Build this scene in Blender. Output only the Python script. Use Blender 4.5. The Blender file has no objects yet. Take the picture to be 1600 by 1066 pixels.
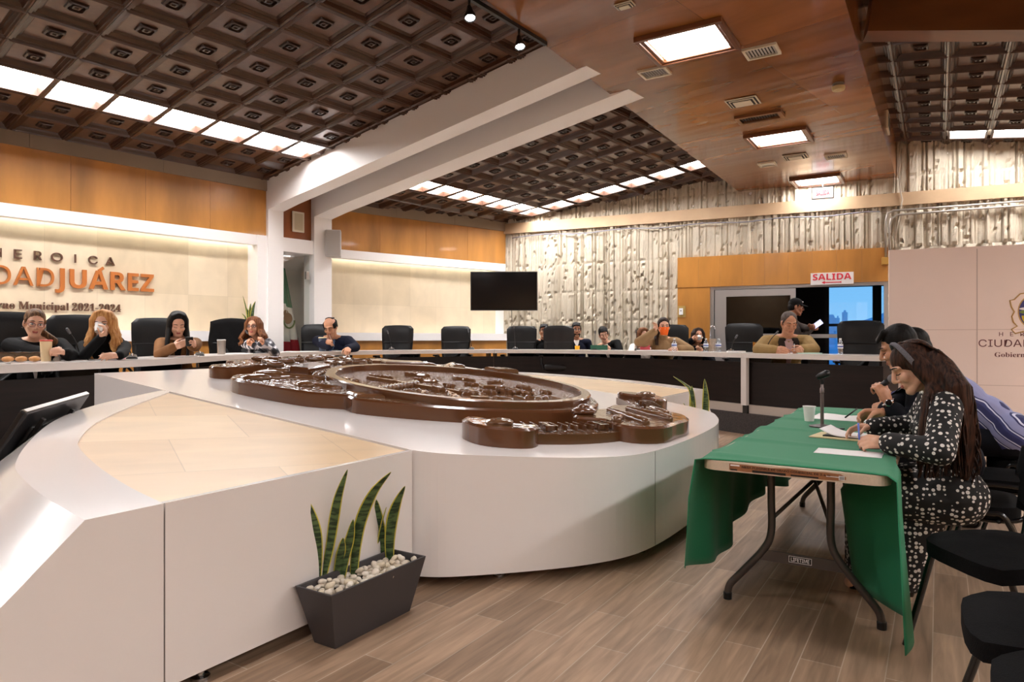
import bpy, bmesh, math, random, os
import numpy as np
from mathutils import Vector, Matrix

random.seed(7)
rng = np.random.default_rng(7)
SC = bpy.context.scene
COL = SC.collection

# ------------------------------------------------------------------ camera, exposure, sky
FPX, CX, YH, CAMH = 1066.67, 800.0, 530.0, 1.28
cam_d = bpy.data.cameras.new('camera')
cam_d.lens = 24.0
cam_d.sensor_width = 36.0
cam_d.shift_y = -3.0 / 1600.0
cam_d.clip_end = 2000
cam = bpy.data.objects.new('camera', cam_d)
COL.objects.link(cam)
cam.location = (0, 0, CAMH)
cam.rotation_euler = (math.pi / 2, 0, 0)
SC.camera = cam
SC.view_settings.view_transform = 'Standard'
SC.view_settings.look = 'None'
SC.view_settings.gamma = 1.0
SC.view_settings.use_curve_mapping = False
SC.view_settings.exposure = 1.08
PANEL = 19.0        # radiance of the ceiling light panels
SOFFIT_PANEL = 19.0

world = bpy.data.worlds.new('dusk_sky')
SC.world = world
world.use_nodes = True
_n = world.node_tree.nodes
_l = world.node_tree.links
_n.clear()
_tc = _n.new('ShaderNodeTexCoord')
_sep = _n.new('ShaderNodeSeparateXYZ')
_rmp = _n.new('ShaderNodeValToRGB')
_rmp.color_ramp.elements[0].position = 0.0
_rmp.color_ramp.elements[0].color = (0.19, 0.45, 0.72, 1)
_rmp.color_ramp.elements[1].position = 0.25
_rmp.color_ramp.elements[1].color = (0.085, 0.34, 0.72, 1)
_bg = _n.new('ShaderNodeBackground')
_bg.inputs['Strength'].default_value = 0.72
_wo = _n.new('ShaderNodeOutputWorld')
_l.new(_tc.outputs['Generated'], _sep.inputs[0])
_l.new(_sep.outputs['Z'], _rmp.inputs[0])
_l.new(_rmp.outputs[0], _bg.inputs[0])
_l.new(_bg.outputs[0], _wo.inputs[0])


# ------------------------------------------------------------------ surveying helpers
SA, CA = 0.5299, 0.8480          # the room axis is 32 degrees right of the view


def px(x, y, d):
    """point seen at pixel x, y at distance d along the view"""
    return Vector(((x - CX) * d / FPX, d, CAMH - (y - YH) * d / FPX))


def pz(x, y, z):
    """point seen at pixel x, y at height z"""
    return px(x, y, (CAMH - z) * FPX / (y - YH))


def uv(u, v, z=0.0):
    """room axes: u along the planks, v to the right of it"""
    return Vector((SA * u + CA * v, CA * u - SA * v, z))


def to_uv(p):
    return SA * p.x + CA * p.y, CA * p.x - SA * p.y


def hd(deg):
    """unit vector with heading deg (0 = away from the camera, 90 = right)"""
    a = math.radians(deg)
    return Vector((math.sin(a), math.cos(a), 0))


# ------------------------------------------------------------------ materials
def lin(c):
    c = c / 255.0
    return c / 12.92 if c <= 0.04045 else ((c + 0.055) / 1.055) ** 2.4


def rgb(r, g, b):
    return (lin(r), lin(g), lin(b), 1.0)


def new_mat(name):
    m = bpy.data.materials.new(name)
    m.use_nodes = True
    nt = m.node_tree
    return m, nt, nt.nodes, nt.links, nt.nodes['Principled BSDF']


def mat(name, col, rough=0.5, metal=0.0, spec=0.5, coat=0.0, noise=None, bump=None, sheen=0.0, sss=0.0):
    """noise = (scale, amount, (sx, sy, sz), detail); bump = (scale, strength, (sx, sy, sz))"""
    m, nt, N, L, b = new_mat(name)
    b.inputs['Base Color'].default_value = col
    b.inputs['Roughness'].default_value = rough
    b.inputs['Metallic'].default_value = metal
    b.inputs['Specular IOR Level'].default_value = spec
    b.inputs['Coat Weight'].default_value = coat
    b.inputs['Coat Roughness'].default_value = 0.06
    b.inputs['Sheen Weight'].default_value = sheen
    if sss:
        b.inputs['Subsurface Weight'].default_value = sss
        b.inputs['Subsurface Radius'].default_value = (0.012, 0.005, 0.003)
    tc = N.new('ShaderNodeTexCoord')
    if noise:
        mp = N.new('ShaderNodeMapping')
        mp.inputs['Scale'].default_value = noise[2] if len(noise) > 2 else (1, 1, 1)
        t = N.new('ShaderNodeTexNoise')
        t.inputs['Scale'].default_value = noise[0]
        t.inputs['Detail'].default_value = 5
        L.new(tc.outputs['Object'], mp.inputs[0])
        L.new(mp.outputs[0], t.inputs['Vector'])
        r = N.new('ShaderNodeValToRGB')
        a = noise[1]
        r.color_ramp.elements[0].position = 0.3
        r.color_ramp.elements[1].position = 0.7
        r.color_ramp.elements[0].color = tuple(c * (1 - a) for c in col[:3]) + (1,)
        r.color_ramp.elements[1].color = tuple(min(1, c * (1 + a)) for c in col[:3]) + (1,)
        L.new(t.outputs[0], r.inputs[0])
        L.new(r.outputs[0], b.inputs['Base Color'])
    if bump:
        mp2 = N.new('ShaderNodeMapping')
        mp2.inputs['Scale'].default_value = bump[2] if len(bump) > 2 else (1, 1, 1)
        t2 = N.new('ShaderNodeTexNoise')
        t2.inputs['Scale'].default_value = bump[0]
        t2.inputs['Detail'].default_value = 3
        bp = N.new('ShaderNodeBump')
        bp.inputs['Strength'].default_value = bump[1]
        bp.inputs['Distance'].default_value = 0.01
        L.new(tc.outputs['Object'], mp2.inputs[0])
        L.new(mp2.outputs[0], t2.inputs['Vector'])
        L.new(t2.outputs[0], bp.inputs['Height'])
        L.new(bp.outputs[0], b.inputs['Normal'])
    return m


def emit_mat(name, col, strength):
    m, nt, N, L, b = new_mat(name)
    b.inputs['Base Color'].default_value = (0.8, 0.8, 0.8, 1)
    b.inputs['Emission Color'].default_value = col
    b.inputs['Emission Strength'].default_value = strength
    return m


def brick_mat(name, c1, c2, mortar, bw, bh, ms, offset=0.5, rough=0.5, grain=None, spec=0.5, coat=0.0, bump=0.0, freq=2):
    """uses the UV layer, in metres; grain = (scale x, scale y, amount)"""
    m, nt, N, L, b = new_mat(name)
    b.inputs['Roughness'].default_value = rough
    b.inputs['Specular IOR Level'].default_value = spec
    b.inputs['Coat Weight'].default_value = coat
    tc = N.new('ShaderNodeTexCoord')
    br = N.new('ShaderNodeTexBrick')
    br.offset = offset
    br.offset_frequency = freq
    br.inputs['Scale'].default_value = 1.0
    br.inputs['Brick Width'].default_value = bw
    br.inputs['Row Height'].default_value = bh
    br.inputs['Mortar Size'].default_value = ms
    br.inputs['Mortar Smooth'].default_value = 0.1
    br.inputs['Color1'].default_value = c1
    br.inputs['Color2'].default_value = c2
    br.inputs['Mortar'].default_value = mortar
    L.new(tc.outputs['UV'], br.inputs['Vector'])
    out = br.outputs['Color']
    if grain:
        mp = N.new('ShaderNodeMapping')
        mp.inputs['Scale'].default_value = (grain[0], grain[1], 1)
        t = N.new('ShaderNodeTexNoise')
        t.inputs['Scale'].default_value = 1.0
        t.inputs['Detail'].default_value = 6
        t.inputs['Distortion'].default_value = 0.6
        L.new(tc.outputs['UV'], mp.inputs[0])
        L.new(mp.outputs[0], t.inputs['Vector'])
        r = N.new('ShaderNodeValToRGB')
        r.color_ramp.elements[0].position = 0.3
        r.color_ramp.elements[1].position = 0.72
        g = grain[2]
        r.color_ramp.elements[0].color = (1 - g, 1 - g, 1 - g, 1)
        r.color_ramp.elements[1].color = (1 + g * .5, 1 + g * .5, 1 + g * .5, 1)
        L.new(t.outputs[0], r.inputs[0])
        mx = N.new('ShaderNodeMix')
        mx.data_type = 'RGBA'
        mx.blend_type = 'MULTIPLY'
        mx.inputs['Factor'].default_value = 1.0
        L.new(out, mx.inputs['A'])
        L.new(r.outputs[0], mx.inputs['B'])
        out = mx.outputs['Result']
        if bump:
            bp = N.new('ShaderNodeBump')
            bp.inputs['Strength'].default_value = bump
            bp.inputs['Distance'].default_value = 0.004
            L.new(t.outputs[0], bp.inputs['Height'])
            L.new(bp.outputs[0], b.inputs['Normal'])
    L.new(out, b.inputs['Base Color'])
    return m


def glass_mat(name, col=(1, 1, 1, 1), clear=0.9, rough=0.02):
    m, nt, N, L, b = new_mat(name)
    out = N['Material Output']
    gl = N.new('ShaderNodeBsdfGlossy')
    gl.inputs['Roughness'].default_value = rough
    tr = N.new('ShaderNodeBsdfTransparent')
    tr.inputs['Color'].default_value = col
    mx = N.new('ShaderNodeMixShader')
    mx.inputs[0].default_value = 1 - clear
    L.new(tr.outputs[0], mx.inputs[1])
    L.new(gl.outputs[0], mx.inputs[2])
    L.new(mx.outputs[0], out.inputs['Surface'])
    return m


# ------------------------------------------------------------------ mesh helpers
class MB:
    """collects shapes with material slots, links them as ONE mesh object"""

    def __init__(self):
        self.v, self.f, self.m, self.n = [], [], [], 0

    def add(self, verts, faces, mi=0):
        verts = np.asarray(verts, float).reshape(-1, 3)
        self.v.append(verts)
        for f in faces:
            self.f.append([i + self.n for i in f])
            self.m.append(mi)
        self.n += len(verts)

    def box(self, c, ex, ey, ez, sx, sy, sz, mi=0):
        c, ex, ey, ez = Vector(c), Vector(ex), Vector(ey), Vector(ez)
        vs = [c + ex * (a * sx / 2) + ey * (b * sy / 2) + ez * (d * sz / 2)
              for d in (-1, 1) for a, b in ((-1, -1), (1, -1), (1, 1), (-1, 1))]
        self.add(vs, [(3, 2, 1, 0), (4, 5, 6, 7), (0, 1, 5, 4), (1, 2, 6, 5), (2, 3, 7, 6), (3, 0, 4, 7)], mi)

    def abox(self, x0, x1, y0, y1, z0, z1, mi=0):
        self.box(((x0 + x1) / 2, (y0 + y1) / 2, (z0 + z1) / 2), (1, 0, 0), (0, 1, 0), (0, 0, 1), x1 - x0, y1 - y0, z1 - z0, mi)

    def bbox(self, x0, x1, y0, y1, z0, z1, r=0.01, mi=0, seg=2):
        """box with rounded edges"""
        bm = bmesh.new()
        bmesh.ops.create_cube(bm, size=1)
        for v in bm.verts:
            v.co = Vector(((x0 + x1) / 2 + v.co.x * (x1 - x0), (y0 + y1) / 2 + v.co.y * (y1 - y0), (z0 + z1) / 2 + v.co.z * (z1 - z0)))
        bmesh.ops.bevel(bm, geom=bm.edges[:], offset=r, segments=seg, affect='EDGES', profile=0.5)
        self.from_bm(bm, mi)

    def from_bm(self, bm, mi=0, mtx=None):
        bm.verts.ensure_lookup_table()
        vs = [(mtx @ v.co) if mtx else v.co for v in bm.verts]
        self.add([tuple(v) for v in vs], [[v.index for v in f.verts] for f in bm.faces], mi)
        bm.free()

    def prism(self, pts, z0, z1, mi=0, mi_side=None, cap=True):
        """pts = [(x, y)] counter-clockwise; z0, z1 numbers or functions of (x, y)"""
        if mi_side is None:
            mi_side = mi
        f0 = z0 if callable(z0) else (lambda x, y: z0)
        f1 = z1 if callable(z1) else (lambda x, y: z1)
        n = len(pts)
        vs = [(x, y, f0(x, y)) for x, y in pts] + [(x, y, f1(x, y)) for x, y in pts]
        self.add(vs, [(i, (i + 1) % n, n + (i + 1) % n, n + i) for i in range(n)], mi_side)
        if cap:
            self.add(vs, [list(range(n, 2 * n))], mi)
            self.add(vs, [list(range(n - 1, -1, -1))], mi_side)

    def tube(self, pts, r, seg=8, mi=0, caps=True):
        """swept tube through pts; r number or list"""
        pts = [Vector(p) for p in pts]
        n = len(pts)
        rr = r if isinstance(r, (list, tuple)) else [r] * n
        rings = []
        t0 = (pts[1] - pts[0]).normalized()
        a = Vector((0, 0, 1)) if abs(t0.z) < 0.9 else Vector((1, 0, 0))
        nx = t0.cross(a).normalized()
        for i in range(n):
            t = (pts[min(i + 1, n - 1)] - pts[max(i - 1, 0)])
            if t.length < 1e-9:
                t = t0
            t = t.normalized()
            nx = (nx - t * nx.dot(t))
            if nx.length < 1e-6:
                nx = t.orthogonal()
            nx.normalize()
            ny = t.cross(nx)
            for k in range(seg):
                th = 2 * math.pi * k / seg
                rings.append(pts[i] + nx * (math.cos(th) * rr[i]) + ny * (math.sin(th) * rr[i]))
        fs = []
        for i in range(n - 1):
            for k in range(seg):
                k2 = (k + 1) % seg
                fs.append((i * seg + k, i * seg + k2, (i + 1) * seg + k2, (i + 1) * seg + k))
        if caps:
            fs.append(list(range(seg - 1, -1, -1)))
            fs.append([(n - 1) * seg + k for k in range(seg)])
        self.add([tuple(p) for p in rings], fs, mi)

    def lathe(self, prof, c=(0, 0, 0), seg=24, mi=0, axis=None):
        """prof = [(radius, height)] from bottom to top, about a vertical axis (or the matrix axis) at c"""
        vs, fs = [], []
        n = len(prof)
        for r, h in prof:
            for k in range(seg):
                th = 2 * math.pi * k / seg
                p = Vector((r * math.cos(th), r * math.sin(th), h))
                if axis is not None:
                    p = axis @ p
                vs.append((p.x + c[0], p.y + c[1], p.z + c[2]))
        for i in range(n - 1):
            for k in range(seg):
                k2 = (k + 1) % seg
                fs.append((i * seg + k, i * seg + k2, (i + 1) * seg + k2, (i + 1) * seg + k))
        if prof[0][0] > 1e-6:
            fs.append(list(range(seg - 1, -1, -1)))
        if prof[-1][0] > 1e-6:
            fs.append([(n - 1) * seg + k for k in range(seg)])
        self.add(vs, fs, mi)

    def cap(self, a, b, ra, rb, seg=12, rings=4, mi=0):
        """tapered capsule"""
        v, f = capsule(a, b, ra, rb, seg, rings)
        self.add(v, f, mi)

    def ell(self, c, r, R=None, seg=16, rings=10, mi=0):
        v, f = ellipsoid(c, r, R, seg, rings)
        self.add(v, f, mi)

    def sheet(self, grid, mi=0, thick=0.0, closed_v=False):
        """grid[i][j] of points; thick > 0 gives it a back side"""
        ni, nj = len(grid), len(grid[0])
        vs = [tuple(p) for row in grid for p in row]
        fs = [(i * nj + j, i * nj + j + 1, (i + 1) * nj + j + 1, (i + 1) * nj + j) for i in range(ni - 1) for j in range(nj - 1)]
        self.add(vs, fs, mi)

    def mesh(self, name, mats, smooth=False):
        me = bpy.data.meshes.new(name)
        v = np.concatenate(self.v) if self.v else np.zeros((0, 3))
        me.from_pydata(v.tolist(), [], self.f)
        if not isinstance(mats, (list, tuple)):
            mats = [mats]
        for m in mats:
            me.materials.append(m)
        if len(mats) > 1:
            me.polygons.foreach_set('material_index', self.m)
        if smooth is True:
            me.polygons.foreach_set('use_smooth', [True] * len(me.polygons))
        elif smooth:
            me.set_sharp_from_angle(angle=math.radians(smooth)) if hasattr(me, 'set_sharp_from_angle') else None
            me.polygons.foreach_set('use_smooth', [True] * len(me.polygons))
        me.update()
        return me

    def build(self, name, mats, parent=None, smooth=False, bevel=0.0, recalc=True, loc=None):
        me = self.mesh(name, mats, smooth)
        if recalc:
            bm = bmesh.new()
            bm.from_mesh(me)
            bmesh.ops.recalc_face_normals(bm, faces=bm.faces)
            bm.to_mesh(me)
            bm.free()
        o = bpy.data.objects.new(name, me)
        COL.objects.link(o)
        if parent is not None:
            o.parent = parent
        if loc is not None:
            o.location = loc
        if bevel:
            b = o.modifiers.new('bevel', 'BEVEL')
            b.width = bevel
            b.segments = 2
            b.limit_method = 'ANGLE'
            b.angle_limit = math.radians(40)
        return o


def capsule(a, b, ra, rb, seg=12, rings=4):
    a, b = np.array(a, float), np.array(b, float)
    d = b - a
    ln = np.linalg.norm(d)
    d = d / ln if ln > 1e-9 else np.array([0, 0, 1.0])
    h = np.array([0, 0, 1.0]) if abs(d[2]) < 0.9 else np.array([1.0, 0, 0])
    x = np.cross(d, h)
    x /= np.linalg.norm(x)
    y = np.cross(d, x)
    vs = [a - d * ra]
    prof = []
    for i in range(1, rings + 1):
        t = math.pi / 2 * i / rings
        prof.append((a - d * ra * math.cos(t), ra * math.sin(t)))
    for i in range(0, rings):
        t = math.pi / 2 * i / rings
        prof.append((b + d * rb * math.sin(t), rb * math.cos(t)))
    th = np.arange(seg) * 2 * math.pi / seg
    for c, r in prof:
        for t in th:
            vs.append(c + x * math.cos(t) * r + y * math.sin(t) * r)
    vs.append(b + d * rb)
    n = len(prof)
    fs = []
    for k in range(seg):
        k2 = (k + 1) % seg
        fs.append((0, 1 + k2, 1 + k))
        fs.append((1 + n * seg, 1 + (n - 1) * seg + k, 1 + (n - 1) * seg + k2))
        for i in range(n - 1):
            fs.append((1 + i * seg + k, 1 + i * seg + k2, 1 + (i + 1) * seg + k2, 1 + (i + 1) * seg + k))
    return np.array(vs), fs


def ellipsoid(c, r, R=None, seg=16, rings=10):
    c = np.array(c, float)
    vs = [(0, 0, -1)]
    for i in range(1, rings):
        t = -math.pi / 2 + math.pi * i / rings
        for k in range(seg):
            p = 2 * math.pi * k / seg
            vs.append((math.cos(t) * math.cos(p), math.cos(t) * math.sin(p), math.sin(t)))
    vs.append((0, 0, 1))
    vs = np.array(vs) * np.array(r, float)
    if R is not None:
        vs = vs @ np.array(R.to_3x3()).T
    vs = vs + c
    n = rings - 1
    fs = []
    for k in range(seg):
        k2 = (k + 1) % seg
        fs.append((0, 1 + k2, 1 + k))
        fs.append((1 + n * seg, 1 + (n - 1) * seg + k, 1 + (n - 1) * seg + k2))
        for i in range(n - 1):
            fs.append((1 + i * seg + k, 1 + i * seg + k2, 1 + (i + 1) * seg + k2, 1 + (i + 1) * seg + k))
    return vs, fs


def remesh(mb, name, voxel, smooth_n, material, parent=None, factor=0.5, extra=None):
    """fuses everything in mb into ONE continuous skin"""
    me = mb.mesh(name + '_raw', material)
    o = bpy.data.objects.new(name + '_raw', me)
    COL.objects.link(o)
    r = o.modifiers.new('r', 'REMESH')
    r.mode = 'VOXEL'
    r.voxel_size = voxel
    r.use_smooth_shade = True
    if smooth_n:
        s = o.modifiers.new('s', 'SMOOTH')
        s.factor = factor
        s.iterations = smooth_n
    dg = bpy.context.evaluated_depsgraph_get()
    me2 = bpy.data.meshes.new_from_object(o.evaluated_get(dg))
    me2.name = name
    bpy.data.objects.remove(o)
    bpy.data.meshes.remove(me)
    me2.materials.clear()
    for m in (material if isinstance(material, (list, tuple)) else [material]):
        me2.materials.append(m)
    me2.polygons.foreach_set('use_smooth', [True] * len(me2.polygons))
    ob = bpy.data.objects.new(name, me2)
    COL.objects.link(ob)
    if parent is not None:
        ob.parent = parent
    return ob


def plane_uv(o, origin, e1, e2):
    me = o.data
    lay = me.uv_layers.get('UVMap') or me.uv_layers.new(name='UVMap')
    n = len(me.vertices)
    co = np.empty(n * 3)
    me.vertices.foreach_get('co', co)
    co = co.reshape(-1, 3) - np.array(origin)
    uu = co @ np.array(e1)
    vv = co @ np.array(e2)
    li = np.empty(len(me.loops), int)
    me.loops.foreach_get('vertex_index', li)
    lay.data.foreach_set('uv', np.stack([uu[li], vv[li]], 1).ravel())
    return o


def tag(o, label, cat, group=None, kind=None):
    o['label'] = label
    o['category'] = cat
    if group:
        o['group'] = group
    if kind:
        o['kind'] = kind
    return o


def thing(name, label, cat, loc=(0, 0, 0), rotz=0.0, group=None):
    o = bpy.data.objects.new(name, None)
    o.empty_display_size = 0.05
    COL.objects.link(o)
    o.location = loc
    o.rotation_euler = (0, 0, rotz)
    tag(o, label, cat, group)
    return o


def struct(o):
    o['kind'] = 'structure'
    return o


def dup(root, loc, rotz=None, label=None, group=None, mtx=None):
    """a copy of a thing with copies of its parts and sub-parts"""
    def cp(o, parent):
        c = o.copy()
        COL.objects.link(c)
        if parent is not None:
            c.parent = parent
        for ch in o.children:
            cp(ch, c)
        return c
    r = cp(root, None)
    if mtx is not None:
        r.matrix_world = mtx
    else:
        r.location = loc
        if rotz is not None:
            r.rotation_euler = (0, 0, rotz)
    if label:
        r['label'] = label
    if group:
        r['group'] = group
    return r


_fd = bpy.utils.system_resource('DATAFILES', path='fonts') or ''


def _font(fn):
    try:
        return bpy.data.fonts.load(os.path.join(_fd, fn))
    except Exception:
        return None


SANS, SERIF = _font('Inter.woff2'), _font('NotoSansMath-Regular.woff2')


def serif(s):
    """bold serif letters of the maths alphabet"""
    o = ''
    for c in s:
        if 'A' <= c <= 'Z':
            o += chr(0x1D400 + ord(c) - 65)
        elif 'a' <= c <= 'z':
            o += chr(0x1D41A + ord(c) - 97)
        elif '0' <= c <= '9':
            o += chr(0x1D7CE + ord(c) - 48)
        else:
            o += c
    return o if SERIF else s


def sansb(s):
    """bold letters without serifs"""
    o = ''
    for c in s:
        if 'A' <= c <= 'Z':
            o += chr(0x1D5D4 + ord(c) - 65)
        else:
            o += c
    return o if SERIF else s


def text_mesh(body, font=None, extrude=0.0, offset=0.0, spacing=1.0):
    c = bpy.data.curves.new('txt', 'FONT')
    c.body = body
    if font:
        c.font = font
    c.extrude = extrude
    c.offset = offset
    c.space_character = spacing
    c.resolution_u = 4
    o = bpy.data.objects.new('txt', c)
    COL.objects.link(o)
    dg = bpy.context.evaluated_depsgraph_get()
    me = bpy.data.meshes.new_from_object(o.evaluated_get(dg))
    bpy.data.objects.remove(o)
    bpy.data.curves.remove(c)
    return me


def place_text(name, body, org, right, up, w, h, depth, material, parent=None, font=None, offset=0.0, spacing=1.0, loc0=None):
    """lettering fitted to w x h with its lower left corner at org"""
    me = text_mesh(body, font, 0.5, offset, spacing)
    n = len(me.vertices)
    co = np.empty(n * 3)
    me.vertices.foreach_get('co', co)
    co = co.reshape(-1, 3)
    lo, hi = co.min(0), co.max(0)
    s = np.array([w / (hi[0] - lo[0]) if w else h / (hi[1] - lo[1]), h / (hi[1] - lo[1]), depth / max(1e-6, hi[2] - lo[2])])
    co = (co - lo) * s
    right, up = Vector(right).normalized(), Vector(up).normalized()
    nrm = right.cross(up)
    Mx = np.array([right, up, nrm])
    co = co @ Mx + np.array(org)
    if loc0 is not None:
        co = co - np.array(loc0)
    me.vertices.foreach_set('co', co.ravel())
    me.materials.clear()
    me.materials.append(material)
    me.name = name
    me.update()
    o = bpy.data.objects.new(name, me)
    COL.objects.link(o)
    if parent is not None:
        o.parent = parent
    return o


def spline(pts, n=12, closed=False):
    """Catmull-Rom through pts"""
    P = [np.array(p, float) for p in pts]
    out = []
    m = len(P)
    for i in range(m if closed else m - 1):
        p0 = P[(i - 1) % m] if (closed or i > 0) else P[0]
        p1, p2 = P[i], P[(i + 1) % m]
        p3 = P[(i + 2) % m] if (closed or i + 2 < m) else P[-1]
        for k in range(n):
            t = k / n
            out.append(0.5 * ((2 * p1) + (-p0 + p2) * t + (2 * p0 - 5 * p1 + 4 * p2 - p3) * t * t + (-p0 + 3 * p1 - 3 * p2 + p3) * t ** 3))
    if not closed:
        out.append(P[-1])
    return out


def attach(o, root):
    """parents o, whose mesh is in world coordinates, to root"""
    o.parent = root
    o.matrix_parent_inverse = (Matrix.Translation(root.location) @ root.rotation_euler.to_matrix().to_4x4()).inverted()
    return o


# ------------------------------------------------------------------ materials of the room
m_white = mat('white_paint', rgb(246, 242, 240), 0.45)
m_gloss = mat('white_lacquer', rgb(240, 234, 231), 0.16, coat=0.3, noise=(1.3, 0.02), bump=(2.0, 0.02))
m_wood_gold = mat('golden_plywood', rgb(182, 124, 58), 0.34, coat=0.2, noise=(1.6, 0.28, (1.6, 1.6, 0.4)))
m_wood_dark = mat('dark_walnut', rgb(70, 42, 26), 0.32, coat=0.25, noise=(5, 0.25, (1, 1, 1)))
m_wood_panel = mat('walnut_field', rgb(98, 67, 48), 0.36, coat=0.2, noise=(14, 0.14, (1, 1, 1)))
m_wood_rosette = mat('carved_rosette', rgb(50, 31, 22), 0.35, coat=0.2)
m_wood_beam = mat('brown_beam_wood', rgb(112, 70, 38), 0.32, coat=0.3, noise=(1.0, 0.3, (0.5, 3, 3)))
m_black = mat('black_plastic', rgb(20, 19, 20), 0.4)
m_black_gloss = mat('black_screen', rgb(9, 9, 11), 0.12)
m_leather = mat('black_leather', rgb(15, 14, 15), 0.45, spec=.35, bump=(60, 0.08))
m_leather2 = mat('worn_black_leather', rgb(24, 19, 18), 0.45, spec=.35, bump=(60, 0.08))
m_alu = mat('aluminium', rgb(186, 182, 180), 0.35, metal=0.7)
m_chrome = mat('chrome', rgb(200, 200, 205), 0.15, metal=1.0)
m_offwhite = mat('cream_plastic', rgb(225, 216, 196), 0.45)
m_conc = mat('ribbed_concrete', rgb(194, 183, 164), 0.85, noise=(2.5, 0.1), bump=(40, 0.35))
m_grey_strip = mat('grey_plaster', rgb(150, 132, 112), 0.7, noise=(2, 0.06))
m_beam_tan = mat('tan_concrete_beam', rgb(190, 160, 126), 0.6, noise=(3, 0.08))
m_carpet = mat('charcoal_carpet', rgb(66, 60, 58), 0.95, noise=(60, 0.3), bump=(300, 0.4))
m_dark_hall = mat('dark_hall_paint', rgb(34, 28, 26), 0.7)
m_red = mat('red_paint', rgb(200, 40, 50), 0.4)
m_diff = emit_mat('light_diffuser', (1.0, 0.98, 0.975, 1), PANEL)
m_diff2 = emit_mat('soffit_diffuser', (1.0, 0.98, 0.975, 1), SOFFIT_PANEL)
m_cove = emit_mat('cove_tube', (0.96, 1.0, 0.92, 1), 6.0)
m_led = emit_mat('led_face', (0.95, 0.98, 1.0, 1), 30.0)
m_floor = brick_mat('wood_look_planks', rgb(180, 150, 124), rgb(146, 119, 96), rgb(194, 174, 154), 0.9, 0.15, 0.0022,
                    offset=0.37, rough=0.42, grain=(2.4, 30, 0.34), spec=0.4, bump=0.15, freq=2)
m_stone = brick_mat('travertine_wall', rgb(228, 210, 182), rgb(214, 195, 165), rgb(204, 186, 158), 0.62, 0.9, 0.002,
                    offset=0.0, rough=0.5, grain=(3, 2, 0.1), spec=0.4)
m_inlay = brick_mat('travertine_inlay', rgb(234, 205, 166), rgb(222, 190, 150), rgb(205, 176, 140), 0.75, 0.62, 0.0025,
                    offset=0.5, rough=0.3, grain=(1.6, 5, 0.1), spec=0.5, coat=0.1)


def veneer_mat():
    m, nt, N, L, b = new_mat('soffit_veneer')
    b.inputs['Roughness'].default_value = 0.27
    b.inputs['Coat Weight'].default_value = 0.35
    b.inputs['Coat Roughness'].default_value = 0.1
    tc = N.new('ShaderNodeTexCoord')
    br = N.new('ShaderNodeTexBrick')
    br.offset = 0.0
    for k, v in (('Scale', 1.0), ('Brick Width', 1.22), ('Row Height', 2.44), ('Mortar Size', 0.0012)):
        br.inputs[k].default_value = v
    br.inputs['Color1'].default_value = rgb(160, 102, 54)
    br.inputs['Color2'].default_value = rgb(130, 82, 43)
    br.inputs['Mortar'].default_value = rgb(70, 40, 22)
    L.new(tc.outputs['UV'], br.inputs[0])
    mp = N.new('ShaderNodeMapping')
    mp.inputs['Scale'].default_value = (1.6, 0.55, 1)
    t = N.new('ShaderNodeTexNoise')
    t.inputs['Scale'].default_value = 1.5
    t.inputs['Detail'].default_value = 6
    t.inputs['Distortion'].default_value = 0.5
    L.new(tc.outputs['UV'], mp.inputs[0])
    L.new(mp.outputs[0], t.inputs['Vector'])
    r = N.new('ShaderNodeValToRGB')
    r.color_ramp.elements[0].position = 0.3
    r.color_ramp.elements[1].position = 0.7
    r.color_ramp.elements[0].color = (0.68, 0.64, 0.6, 1)
    r.color_ramp.elements[1].color = (1.2, 1.15, 1.1, 1)
    L.new(t.outputs[0], r.inputs[0])
    mx = N.new('ShaderNodeMix')
    mx.data_type = 'RGBA'
    mx.blend_type = 'MULTIPLY'
    mx.inputs['Factor'].default_value = 1
    L.new(br.outputs[0], mx.inputs['A'])
    L.new(r.outputs[0], mx.inputs['B'])
    L.new(mx.outputs['Result'], b.inputs['Base Color'])
    mp2 = N.new('ShaderNodeMapping')
    mp2.inputs['Scale'].default_value = (3.0, 0.5, 1)
    t2 = N.new('ShaderNodeTexNoise')
    t2.inputs['Scale'].default_value = 1.3
    t2.inputs['Detail'].default_value = 1
    L.new(tc.outputs['UV'], mp2.inputs[0])
    L.new(mp2.outputs[0], t2.inputs['Vector'])
    bp = N.new('ShaderNodeBump')
    bp.inputs['Strength'].default_value = 0.5
    bp.inputs['Distance'].default_value = 0.03
    L.new(t2.outputs[0], bp.inputs['Height'])
    L.new(bp.outputs[0], b.inputs['Normal'])
    return m


m_veneer = veneer_mat()

# ------------------------------------------------------------------ frames of the walls
E1, N1 = Vector((0.640, 0.768, 0)), Vector((0.768, -0.640, 0))     # left wall: along, into the room


def W1(s, d, z=0.0):
    return Vector((0.768 * (d - 10.07) + 0.64 * s, -0.64 * (d - 10.07) + 0.768 * s, z))


def s_at(x, d=0.0):
    """station along the left wall of the thing seen at pixel column x"""
    a, q = (x - CX) / FPX, d - 10.07
    return (a * -0.64 * q - 0.768 * q) / (0.64 - 0.768 * a)


P2 = Vector((-3.34, 12.5, 0))
CORNER = Vector((-0.14, 15.1, 0))
E2 = (CORNER - P2).normalized()
N2 = Vector((E2.y, -E2.x, 0))
EF = Vector((0.906, -0.424, 0)).normalized()                       # far wall, heading right
NF = Vector((-0.424, -0.906, 0)).normalized()                      # into the room


def WF(t, d=0.0, z=0.0):
    p = CORNER + EF * t + NF * d
    return Vector((p.x, p.y, z))


def W2(t, d=0.0, z=0.0):
    p = P2 + E2 * t + N2 * d
    return Vector((p.x, p.y, z))


UP = Vector((0, 0, 1))
DAIS = 0.28
DESK = 1.09


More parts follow.
